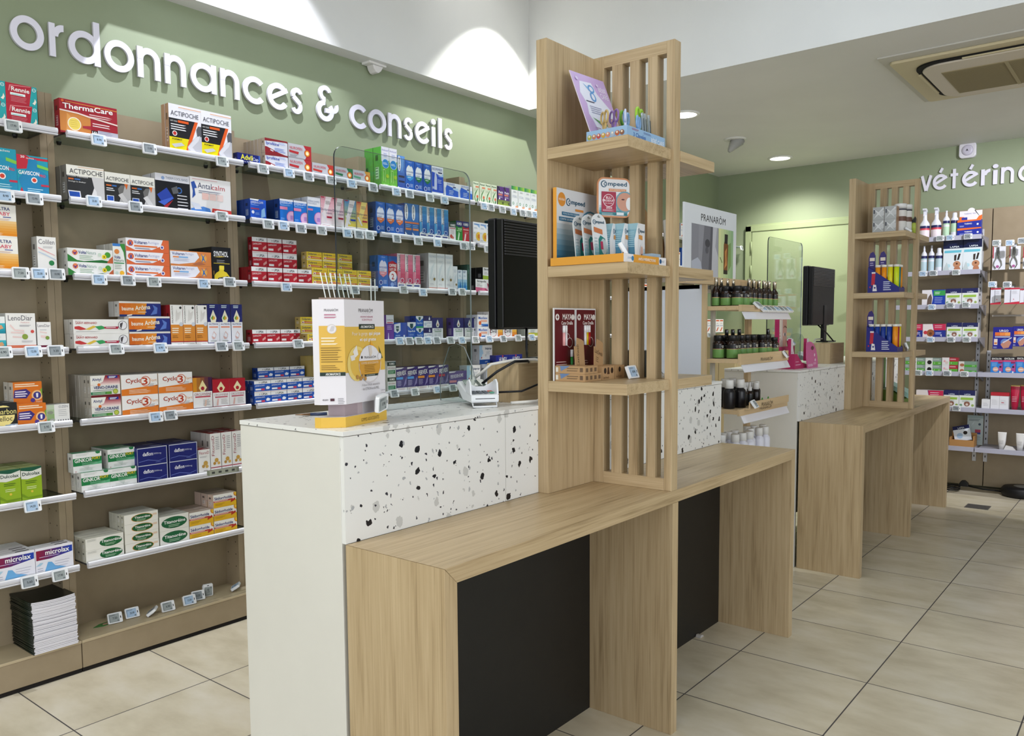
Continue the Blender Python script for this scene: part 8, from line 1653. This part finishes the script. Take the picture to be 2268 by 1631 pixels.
art(mb, PP(0, 0, .0001), ux, uz, W_, H_, [('p', [(.2, .88), (.55, .90), (.62, .75), (.80, .62), (.98, .50), (.99, .1), (.7, .02), (.3, .1), (.22, .3), (.15, .4), (.2, .55), (.1, .7)], 'dfe1ee'), ('t', 'BÉBÉ', .72, .80, .95, .88, 'e4dcee', 'b'), ('t', 'CARE', .72, .70, .95, .78, 'e4dcee', 'b'),
 ('p', [(.28, .86), (.40, .76), (.44, .80)], '7ab0dc'), ('e', .48, .80, .09, .06, '5a94cc'), ('e', .48, .80, .055, .035, 'dfe1ee'), ('e', .46, .68, .08, .07, '5a94cc'), ('e', .46, .68, .045, .045, 'dfe1ee'), ('l', .2, .5, .60, 1, .03, .014, '3a3a50'), ('l', .25, .62, .53, 4, .03, .01, '9a9ab4'),
 ('p', [(.22, .36), (.5, .24), (.52, .3)], '5a9a50'), ('e', .56, .25, .08, .05, '5a9a50'), ('e', .56, .25, .045, .025, 'dfe1ee'), ('l', .2, .38, .22, 4, .03, .01, 'b08aa8'), ('c', .80, .28, .13, 'dcb8a4'), ('c', .80, .36, .05, 'b07a74'), ('c', .80, .36, .035, 'dcb8a4'), ('c', .76, .24, .014, '2c2024'), ('c', .88, .24, .014, '2c2024'), ('c', .70, .20, .03, 'd86a90'), ('c', .12, .9, .025, 'd8c8e4'), ('c', .70, .88, .02, 'd8c8e4')])
mb.obj('card', o)
def scissors(x, y, col, lab, rz=0, h=.062, sc=1.0, tilt=0):
    t = tag(empty('baby_scissors', (x, y, Z1 + .004), rz), lab, 'scissors', 'baby scissors in the blue tray'); t.rotation_euler = (tilt, 0, rz)
    mt = M(col, .3)
    for sx in (-1, 1):
        mb = MB(); r0 = .0105 * sc; cx, cz = sx * .011 * sc, h
        mb.tube([(cx + r0 * math.cos(a * PI / 8), 0, cz + 1.45 * r0 * math.sin(a * PI / 8)) for a in range(16)], .0028 * sc, mt, 8, closed=True)
        mb.tube([(cx * .8, 0, cz - 1.45 * r0), (sx * .003, 0, h * .42), (-sx * .003, 0, .02)], [.0035, .0035, .003], mt, 8); mb.obj('handle', t)
    mb = MB(); mb.prism([(-.004, 0), (.004, 0), (.002, .024), (-.002, .024)], -.001, .001, M('b0b0b4', .2, .8), 'xz'); mb.obj('blade', t)
scissors(1.885, 1.185, 'c0a468', 'tan handled baby scissors, leftmost in the blue tray', 1.0, .060)
scissors(1.900, 1.165, '8a6aa8', 'violet handled baby scissors beside the tan pair', 1.1, .062)
scissors(1.908, 1.135, 'c8cfe8', 'pale lilac handled baby scissors at the tray front', .5, .058)
scissors(1.938, 1.150, '8fb4e0', 'light blue handled baby scissors beside the lilac pair', .2, .062)
scissors(1.958, 1.125, '84acd8', 'low light blue handled baby scissors at the front', .3, .050)
scissors(1.966, 1.175, '6aa42c', 'darker green handled scissors behind the blue pair', .2, .070, 1.15)
scissors(1.990, 1.140, '9ccc3c', 'bright lime handled scissors, tallest in the tray', .2, .074, 1.35)
for i, xx in enumerate((2.005, 2.018, 2.040)):
    t = tag(empty('nail_clipper', (xx, 1.135, Z1 + .004), .3), 'clear cased nail clipper in the blue tray, %s of three' % ('left', 'middle', 'right')[i], 'nail clipper', 'nail clippers in the blue tray'); t.rotation_euler = (0, -.28, .3)
    mb = MB(); mb.prism(rrect(-.007, 0, .007, .085, .006, 4), -.003, .003, M('a9b2b4', .2, .2)); mb.obj('case', t, bevel=.001)
    mb = MB(); mb.prism(rrect(-.0035, .02, .0035, .07, .003, 3), -.0045, -.003, M('5c6668', .3, .3)); mb.obj('lever', t)
# second shelf: orange tray with blemish patches
t = tag(empty('counter_tray', (1.842, 1.100, Z2)), 'orange cardboard tray of blemish patches on the middle stand shelf', 'display tray')
OR = M('dc9c3a', .45); w, d, h = .228, .232, .0215
mb = MB(); mb.box(0, 0, 0, w, .003, h, OR); mb.box(0, .003, 0, .003, d, h, OR); mb.box(w - .003, .003, 0, w, d, h, OR); mb.box(.003, d - .003, 0, w - .003, d, h, OR); mb.box(.003, .003, 0, w - .003, d - .003, .002, OR)
art(mb, (0, -.0001, 0), (1, 0, 0), (0, 0, 1), w, h, [('r', 0, 0, .22, 1, 'e8e6e8'), ('t', 'JOUR', .09, .35, .17, .65, '3a80b0'), ('c', .20, .5, .30, '3a80b0'), ('t', 'ANTI-IMPERFECTIONS', .33, .34, .74, .68, 'f2ece0', 'b'), ('r', .82, 0, 1, 1, 'e8e6e8'), ('t', 'NUIT', .90, .35, .96, .65, '2a7090'), ('c', .86, .5, .30, '1c5080')]); mb.obj('tray', t)
def compeed(x0, y0, x1, y1): return [('c', x0 + .10 * (x1 - x0), (y0 + y1) / 2, (y1 - y0) * .8, '145c78')]
# big back card, faces the front
o = tag(empty('header_card', (1.862, 1.325, Z2 + .002)), 'large white and teal header card with orange edge at the back', 'display card')
mb = MB(); W_, H_ = .205, .214; mb.box(0, 0, 0, W_, .012, H_, M('dcdfe2'), faces={'l': M('dc9c3a'), 'k': OR})
LOGO = lambda x0, y0, x1, y1, c='17506c': [('c', x0 + (x1 - x0) * .12, (y0 + y1) / 2, (y1 - y0) * .62, c), ('c', x0 + (x1 - x0) * .13, (y0 + y1) / 2, (y1 - y0) * .46, 'dfe2e6'), ('c', x0 + (x1 - x0) * .17, (y0 + y1) / 2, (y1 - y0) * .32, c), ('c', x0 + (x1 - x0) * .17, (y0 + y1) / 2, (y1 - y0) * .17, 'dfe2e6'), ('t', 'mpeed', x0 + (x1 - x0) * .27, y0, x1, y1, c, 'b')]
art(mb, (0, -.0001, 0), (1, 0, 0), (0, 0, 1), W_, H_, [('g', 0, 0, 1, .62, '0f5a80', 'dcdfe2', 9, 'y'), ('e', .12, .86, .09, .09, 'dc923a'), ('t', 'NOUVEAU', .05, .845, .19, .875, 'f2e6d4', 'b')] + LOGO(.22, .80, .68, .88) + [('r', .44, .735, .64, .765, 'd89048'), ('r', .12, .66, .54, .705, '1f6a90'), ('t', 'VOTRE SOLUTION EXPERTE', .14, .672, .52, .694, 'e4eef2'), ('r', .05, .585, .58, .635, '1f6a90'), ('t', 'CONTRE LES IMPERFECTIONS', .07, .598, .56, .622, 'e4eef2'), ('c', .82, .5, .27, '4a8aa8'), ('c', .82, .5, .245, 'e0e2e6'), ('e', .82, .47, .17, .2, 'c09484'), ('p', [(.85, .3), (.99, .3), (.99, .55), (.9, .5)], 'a87868'), ('e', .74, .55, .05, .03, '6a3a34')])
mb.obj('card', o)
o = tag(empty('round_sign', (2.045, 1.295, 1.508)), 'white rounded sign with red award square hung on the slats', 'sign')
mb = MB(); out = rrect(0, 0, .108, .112, .02, 5); mb.prism(out, 0, .004, M('c98a5c', .4), 'xz')
art(mb, (0, -.0001, 0), (1, 0, 0), (0, 0, 1), .108, .112, [('p', [(.04 + .92 * a / .108, .04 + .92 * b / .112) for a, b in rrect(.0, .0, .108, .112, .018, 4)], 'dcdfe3'), ('g', .06, .05, .9, .3, '1c7a84', 'b8ccd4', 4, 'y')] + LOGO(.10, .76, .88, .90) + [('r', .34, .655, .86, .72, 'd08a58'), ('t', 'ANTI-IMPERFECTIONS', .37, .67, .83, .705, 'f0e4d8'), ('c', .82, .4, .27, '6a9cac'), ('c', .82, .4, .235, 'c8947e'), ('e', .95, .36, .10, .16, 'dfe4e8'), ('e', .76, .46, .05, .02, '5a3230'), ('r', .12, .13, .55, .64, 'a01c40'), ('c', .33, .42, .16, 'ecdce2'), ('c', .33, .42, .145, 'a01c40'), ('t', 'ELU', .25, .46, .41, .52, 'f4e8ec', 'b'), ('t', 'PRODUIT', .15, .39, .51, .445, 'f4e8ec', 'b'), ('t', 'DE L’ANNÉE', .22, .335, .44, .37, 'f4e8ec'), ('t', '2024', .25, .21, .43, .26, 'f4e8ec', 'b'), ('l', .15, .52, .19, 2, .025, .01, 'e8c0cc'), ('r', .56, .06, .78, .13, 'dfe8ec'), ('l', .12, .48, .10, 3, .02, .008, 'b8d4d8')])
so = mb.obj('panel', o); so.rotation_euler = (0, 0, -PI / 2 + 1.05); so.location = (-.055, -.02, 0)
MB().tube([(-.0, -.05, .05), (.03, -.05, .05)], .003, M('b8bcc0', .3)).obj('hanger', o)
def patch_pack(x, y, lab, k):
    t = tag(empty('blister_pack', (x, y, Z2 + .003)), lab, 'blister pack', 'patch blister packs'); t.rotation_euler = (math.radians(-7), 0, -.12)
    mb = MB(); W_, H_ = .060, .136
    pts = [(0, 0), (W_, 0), (W_, H_ * .80)] + [(W_ / 2 + W_ / 2 * math.cos(a * PI / 8), H_ * .80 + H_ * .2 * math.sin(a * PI / 8)) for a in range(1, 8)] + [(0, H_ * .80)]
    mb.prism(pts, 0, .0025, M('dde1e4', .35), 'xz')
    art(mb, (0, -.0001, 0), (1, 0, 0), (0, 0, 1), W_, H_, [('g', 0, 0, 1, .45, '2a8090', 'cfd8dc', 6, 'y'), ('p', [(.4, .93), (.5, .97), (.62, .92), (.5, .91)], '8a9090')] + LOGO(.08, .78, .84, .86) + [('p', [(.08, .62), (.66, .58), (.66, .68), (.08, .72)], 'c8784a'), ('p', [(.30, .06), (.62, .06), (.85, .3), (.8, .5), (.5, .56), (.34, .48)], '1f7a74'), ('e', .66, .34, .2, .16, 'b8c8cc'), ('r', .44, .28, .62, .44, 'b03058'), ('r', .48, .02, .78, .12, 'c8b050'), ('l', .06, .26, .5, 6, .06, .012, '8aa0a8')])
    mb.obj('card', t)
patch_pack(1.868, 1.262, 'white teal blister pack, rearmost of three leaning in the orange tray', 0)
patch_pack(1.866, 1.232, 'white teal blister pack, middle of three leaning in the orange tray', 1)
patch_pack(1.866, 1.200, 'white teal blister pack, front one of three leaning in the tray', 2)
def patch_box(x, y, lab):
    t = tag(empty('patch_carton', (x, y, Z2 + .0025)), lab, 'carton', 'standing patch cartons'); t.rotation_euler = (0, 0, .1)
    mb = MB(); W_, H_, D_ = .046, .112, .035; mb.box(0, 0, 0, W_, D_, H_, M('dfe1e4'), faces={'l': M('2f7c9c'), 't': M('c8ccc8')})
    art(mb, (0, -.0001, 0), (1, 0, 0), (0, 0, 1), W_, H_, [('g', .35, 0, 1, .5, '2a7a94', 'dfe1e4', 5, 'y')] + LOGO(.04, .76, .92, .86) + [('p', [(.08, .62), (.62, .60), (.6, .71), (.1, .72)], 'd09048'), ('e', .5, .30, .26, .19, 'e0e0e0'), ('e', .5, .30, .2, .15, 'd0a898'), ('e', .52, .20, .14, .06, '5a3c38')])
    art(mb, (-.0001, D_, 0), (0, -1, 0), (0, 0, 1), D_, H_, [('g', 0, 0, 1, 1, '155a80', '8ab0bc', 7, 'y'), ('l', .2, .8, .8, 8, .05, .015, '9ac0cc'), ('p', [(1, 1), (.7, .6), (.75, .2), (1, 0)], 'd8dde0')]); mb.obj('carton', t)
for i, (x, y) in enumerate([(1.930, 1.225), (1.945, 1.195), (1.962, 1.168), (1.985, 1.140)]): patch_box(x, y, 'teal sided patch carton, %s of four in the orange tray' % ('rearmost', 'second', 'third', 'front one')[i])
price_tag((1.895, 1.125, Z2 + .036), (math.radians(-30), math.radians(6), .45), 'electronic price tag leaning in the orange tray', None, 4)
mb = MB(); mb.box(0, 0, 0, .05, .03, .010, M('9cb4c8', .35)); tag(mb.obj('small_case', loc=(2.005, 1.108, Z2 + .0215)), 'small flat grey blue plastic case at the front of the orange tray', 'case')
# third shelf: red ear cards, kraft boxes
for i, (x0, y0) in enumerate(((1.852, 1.328), (1.958, 1.3265))):
    t = tag(empty('ear_card', (x0, y0, Z3)), 'dark red card of coloured ear sticks, %s one on the lower stand shelf' % ('left', 'right')[i], 'display card', 'dark red ear stick cards'); t.rotation_euler = (0, 0, 0)
    W_, H_ = .104, .203
    MB().box(0, 0, 0, W_, .004, H_, M('dcdcdc')).obj('card', t)
    mb = MB()
    art(mb, (0, -.0002, 0), (1, 0, 0), (0, 0, 1), W_, H_, [('r', .03, .0, .97, .98, '5a0c18'), ('t', 'MAYA', .40, .84, .84, .92, 'ece4e0', 'b'), ('t', 'Cure Oreille', .34, .77, .88, .82, 'e4dcd8', 'b'), ('c', .15, .875, .045, 'e8e4e0'), ('r', .11, .865, .19, .885, '5a0c18'), ('r', .14, .84, .16, .91, '5a0c18'), ('c', .88, .875, .04, 'd8d4d0'), ('c', .62, .60, .05, 'c8c4c0'), ('c', .62, .60, .042, '5a0c18'), ('c', .72, .52, .07, 'c8c4c0'), ('c', .72, .52, .062, '5a0c18'), ('l', .08, .6, .26, 6, .035, .012, 'c8a8a4')])
    cols = (('e8a8a8', 'e4e0e4', '2a8a3c') if i == 0 else ('e4e2e6', 'd8b818', 'b01c24'))
    for j, cc in enumerate(cols):
        xx, zz, L_ = (.42 + j * .1, .48, .18) if not (i == 0 and j == 2) else (.80, .12, .2)
        mb.tube([(xx * W_, -.003, zz * H_), (xx * W_, -.003, (zz + L_) * H_)], .0042, M(cc, .3), 8); mb.tube([(xx * W_, -.003, (zz + L_) * H_), (xx * W_, -.003, (zz + L_ + .10) * H_)], .0045, M('e8e8ea', .3), 8)
    mb.obj('print', t)
KR = M('b28f66', .6); KRD = M('8f6c46', .6)
def kraft(x, y, z, w, d, h, lab, items, name='kraft_box', left=None, rz=0.0):
    t = tag(empty(name, (x, y, z), rz), lab, 'box', 'kraft boxes on the lower stand shelf')
    mb = MB(); mb.box(0, 0, 0, w, d, h, KR); art(mb, (0, -.0001, 0), (1, 0, 0), (0, 0, 1), w, h, items)
    if left: art(mb, (-.0001, d, 0), (0, -1, 0), (0, 0, 1), d, h, left)
    mb.obj('box', t)
strip = [('r', .02, .2, .1, .8, 'd8d4c8'), ('p', [(.16, 1), (.5, 1), (.2, .3)], '6a82a8'), ('l', .4, .8, .75, 2, .3, .12, '7a6248'), ('r', .84, .25, .94, .8, '6a5440')]
for j in range(2):
    for i in range(4):
        if j and i == 3: continue
        kraft(1.855 + i * .024, 1.228 + i * .002, Z3 + j * .0215, .0225, .098, .021, 'flat kraft stick box with blue corner, %s, %s row' % (('leftmost', 'second', 'third', 'rightmost')[i], ('bottom', 'upper')[j]), [('r', .25, .25, .75, .75, '6a5440')], left=strip)
kraft(1.955, 1.236, Z3, .066, .075, .038, 'kraft box with two dark ear drawings beside the stick boxes', [('e', .25, .66, .10, .22, '2c1c14'), ('e', .8, .66, .10, .22, '2c1c14'), ('p', [(.45, .9), (.55, .9), (.6, .4), (.4, .4)], '4a3020'), ('t', 'LastSwab', .08, .08, .55, .24, '6a4c30')])
kraft(2.024, 1.236, Z3, .052, .080, .038, 'kraft box at the right against the slats on the lower shelf', [('e', .5, .7, .12, .2, '2c1c14'), ('t', 'LastSwab', .1, .1, .7, .26, '6a4c30')])
for i, (x, y, rr, s_, vert) in enumerate(((1.895, 1.285, .22, 'LastSwab', True), (1.975, 1.275, .34, 'LastSwab', False))):
    t = tag(empty('kraft_flap_card', (x, y, Z3 + .0385)), 'leaning kraft card with dark lettering, %s one behind the stick boxes' % ('left', 'right')[i], 'card', 'leaning kraft cards'); t.rotation_euler = (math.radians(-12), rr, 0)
    mb = MB(); mb.prism([(0, 0), (.050, 0), (.050, .085), (.040, .088), (.016, .088), (.012, .062), (0, .060)], 0, .002, KR, 'xz')
    art(mb, (0, -.0001, 0), (1, 0, 0), (0, 0, 1), .05, .088, [('t', s_, .2, .08, .42, .78, '4a3420', 'v')] if vert else [('t', s_, .06, .48, .92, .64, '4a3420'), ('l', .2, .5, .36, 3, .07, .02, '6a5038')]); mb.obj('card', t)
price_tag((2.050, 1.190, Z3 + .0205), (math.radians(-22), 0, .02), 'electronic price tag standing alone on the lower stand shelf', None, 1)
# right side of the near stand
t = tag(empty('desk_organiser', (2.135, 1.20, Z3)), 'grey perforated metal box on the right half of the lower stand shelf', 'box')
mb = MB(); mb.box(0, 0, 0, .07, .09, .078, M('8a8c88', .35, .4), faces={'f': M('3a4048', .4)})
for i in range(4):
    for j in range(6): mb.face([(.008 + i * .007, -.0003, .008 + j * .011), (.013 + i * .007, -.0003, .008 + j * .011), (.013 + i * .007, -.0003, .015 + j * .011), (.008 + i * .007, -.0003, .015 + j * .011)], M('b8ccd8'))
mb.obj('case', t)
price_tag((2.142, 1.155, Z3 + .022), (math.radians(-35), 0, .5), 'grey electronic price tag leaning on the perforated metal box', None, 8)
t = tag(empty('kraft_display', (2.135, 1.12, Z2)), 'plain brown cardboard display back on the right middle shelf', 'display carton')
mb = MB(); mb.prism([(0, 0), (.10, 0), (.155, .075), (.0, .185)], .09, .094, M('a9855a', .6), 'xz'); mb.obj('back_card', t)
mb = MB(); mb.prism([(.12, .015), (.16, .02), (.145, .05), (.165, .095), (.14, .16), (.105, .15), (.12, .07)], .08, .083, M('b9b6ae', .2), 'xz'); mb.obj('plastic_sleeve', t)
for i in range(2):
    t = tag(empty('angled_card', (2.19 + i * .03, 1.15, Z1)), 'pale grey angled card edge on the top right stand shelf, %s' % ('left', 'right')[i], 'card', 'pale cards on the top right shelf')
    mb = MB(); mb.prism([(0, 0), (.05, 0), (.02, .03 - i * .008)], 0, .03, M('b8bcb8', .3), 'xz'); mb.obj('card', t)
# pebble wedge at the black board
mb = MB(); mb.prism([(0, 0), (.03, 0), (.022, .008), (.006, .010)], 0, .02, M('b8b4b0', .6), 'xz')
tag(mb.obj('floor_wedge', loc=(2.83, 1.345, .0005)), 'small crumpled grey wedge on the floor at the black board', 'wedge')

# ================================================================== far stand: goods
FX = DX
for i in range(4):
    c_, r_ = i % 2, i // 2
    t = tag(empty('wrapped_carton', (4.715, 1.268 - c_ * .060, Z1 + r_ * .0685)), 'silver wrapped square carton on the far stand, %s %s' % (('lower', 'upper')[r_], ('left', 'right')[c_]), 'carton', 'silver wrapped cartons')
    mb = MB(); mb.box(0, -.058, 0, .10, 0, .068, M('b4b6b8', .2, .2), faces={'f': M('a8886c', .4)})
    art(mb, (-.0001, 0, 0), (0, -1, 0), (0, 0, 1), .058, .068, [('p', [(.05, .9), (.5, .6), (.9, .95), (.95, .8), (.6, .5), (.9, .1), (.5, .4), (.1, .1), (.4, .5)], 'd8dadc'), ('r', .06, .5, .2, .8, '5a5c64'), ('c', .85, .5, .2, 'c8cacc')], rough=.2); mb.obj('carton', t)
for i, (x, y) in enumerate(((4.80, 1.150), (4.855, 1.135))):
    t = tag(empty('supplement_jar', (x, y, Z1)), 'white supplement jar with brown band, %s one on the far stand' % ('left', 'right')[i], 'jar', 'supplement jars on the far stand')
    MB().lathe(0, 0, [(.028, 0, M('e0dedd')), (.03, .004, M('dcdad6')), (.03, .06, M('6a4a3c')), (.03, .085, M('dcdad6')), (.03, .118, M('3a3a44')), (.03, .126, M('e4e2e0')), (.026, .13, M('e4e2e0'))], M('e0dedd'), 24).obj('body', t)
    MB().lathe(0, 0, [(.031, .1305), (.031, .15), (.029, .153)], M('e6e6e6', .3), 24).obj('lid', t)
t = tag(empty('lime_bottle', (4.87, 1.098, Z1)), 'lime bottle with black trigger top at the right of the far stand', 'bottle')
MB().lathe(0, 0, [(.011, 0), (.011, .05), (.008, .056)], M('a8b84a', .3), 14).obj('body', t)
mb = MB(); mb.prism([(-.010, .056), (-.012, .075), (-.006, .088), (.0, .075), (.012, .07), (.010, .056)], -.008, .008, M('17171a', .35), 'yz'); mb.obj('cap', t)
price_tag((4.80, 1.105, Z1 + .016), (math.radians(-55), 0, .2), 'grey electronic price tag lying tilted on the far stand top shelf', None, 2)
def tube_display(z, cols, word, y0=1.278):
    t = tag(empty('tube_display', (4.692, y0, z)), 'navy wedge shaped display of tablet tubes on the far stand, %s one' % word, 'display carton', 'navy tube displays')
    NV = M('24287c', .4); D_ = .158; W_ = .115
    for xx in (0, W_ - .003):
        mb = MB(); mb.prism([(0, 0), (-D_, 0), (-D_, .026), (0, .138)], xx, xx + .003, NV, 'yz')
        if xx == 0: art(mb, (-.0001, 0, 0), (0, -1, 0), (0, 0, 1), D_, .138, [('p', [(.11, .3), (.22, .28), (.24, .74), (.13, .78)], 'b8283c'), ('r', .12, .74, .24, .80, 'e0dce0'), ('p', [(.16, .06), (.30, .06), (.27, .30), (.18, .32)], 'e8e4e4'), ('c', .23, .19, .035, '24287c'), ('c', .08, .22, .03, 'b8284c'), ('l', .5, .75, .42, 5, .075, .03, 'd8dcec')])
        mb.obj('side', t)
    MB().box(.003, -D_, 0, W_ - .003, -D_ + .003, .026, NV).obj('front', t)
    MB().box(.003, -.003, 0, W_ - .003, 0, .138, NV).obj('back', t)
    for i, yy in enumerate((-.012, -.066)):
        mb = MB(); mb.prism([(yy - .018, .0), (yy + .018, .0), (yy + .018, .19), (yy + .01, .215), (yy - .004, .222), (yy - .016, .20)], .03, .033, M('3a2f74', .4), 'yz')
        if word == 'lower' and i: continue
        art(mb, (.0299, yy + .018, 0), (0, -1, 0), (0, 0, 1), .036, .22, [('r', .15, .78, .85, .86, 'e4d8c8'), ('l', .2, .8, .74, 2, .05, .02, 'b8b0d0')]); mb.obj('header', t)
    for i, (yy, xx, cc) in enumerate(cols):
        tt = tag(empty('tablet_tube', (4.692 + xx, y0 + yy, z + .003)), '%s tablet tube in the %s navy display, %s' % (cc[1], word, ORD[i]), 'tube', 'tablet tubes in the %s navy display' % word)
        MB().lathe(0, 0, [(.0135, 0), (.0135, .132)], M(cc[0], .3), 16).obj('body', tt)
        MB().lathe(0, 0, [(.0145, .1322), (.0145, .143), (.013, .145)], M('e6e2da', .3), 16).obj('cap', tt)
Yc, Oc, Gc, Tc, Rc, Bc = ('e0d01c', 'yellow'), ('e89018', 'orange'), ('c8d820', 'lime'), ('1a7a78', 'teal'), ('a82434', 'red'), ('1c3a90', 'blue')
tube_display(Z2, [(-.045, .022, Oc), (-.076, .022, Oc), (-.107, .022, Yc), (-.138, .022, Gc), (-.107, .055, Rc), (-.138, .055, Tc), (-.138, .09, Oc)], 'upper')
tube_display(Z3, [(-.02, .022, Bc), (-.05, .022, Bc), (-.08, .022, Bc), (-.110, .022, Bc), (-.140, .022, Oc), (-.110, .055, Bc), (-.140, .055, Rc), (-.140, .088, Yc)], 'lower')
price_tag((4.86, 1.110, Z3 + .024), (math.radians(-20), .4, .3), 'grey electronic price tag beside the lower navy tube display', None, 5)
price_tag((4.965, 1.105, Z2 + .024), (math.radians(-20), .4, .3), 'electronic price tag hanging right of the far stand middle shelf', None, 5)
t = tag(empty('green_display', (5.00, 1.15, .7265)), 'lime green and mint cardboard display on the far desk behind the stand', 'display carton')
mb = MB(); mb.prism([(0, 0), (.0, .10), (-.06, .085), (-.13, .045), (-.13, 0)], 0, .16, M('6f8f34', .45), 'yz'); mb.obj('side', t, loc=(0, .13, 0))
mb = MB(); mb.prism([(0, .10), (.0, .30), (-.003, .30), (-.003, .10)], .05, .10, M('6aa04a', .45), 'yz'); mb.obj('back_card', t, loc=(0, .13, 0))
mb = MB(); mb.prism([(-.03, .11), (-.15, .045), (-.15, .075), (-.03, .135)], .02, .15, M('a8d4cc', .4), 'yz'); mb.obj('mint_lid', t, loc=(0, .13, 0))
# metal bracket poking from the counter back, near the white and red tall cartons
mb = MB(); mb.box(1.02, 1.80, .846, 1.10, 1.812, .858, M('8f9286', .3, .6))
for i in range(4): mb.face([(1.026 + i * .018, 1.7996, .850), (1.034 + i * .018, 1.7996, .850), (1.034 + i * .018, 1.7996, .855), (1.026 + i * .018, 1.7996, .855)], M('2a2c28'))
tag(mb.obj('drawer_runner', loc=(.04, -.02, .0)), 'grey perforated metal drawer runner sticking out behind the near counter', 'drawer runner')
print('OBJ', len(bpy.data.objects), 'LABELS', len(LABELS))
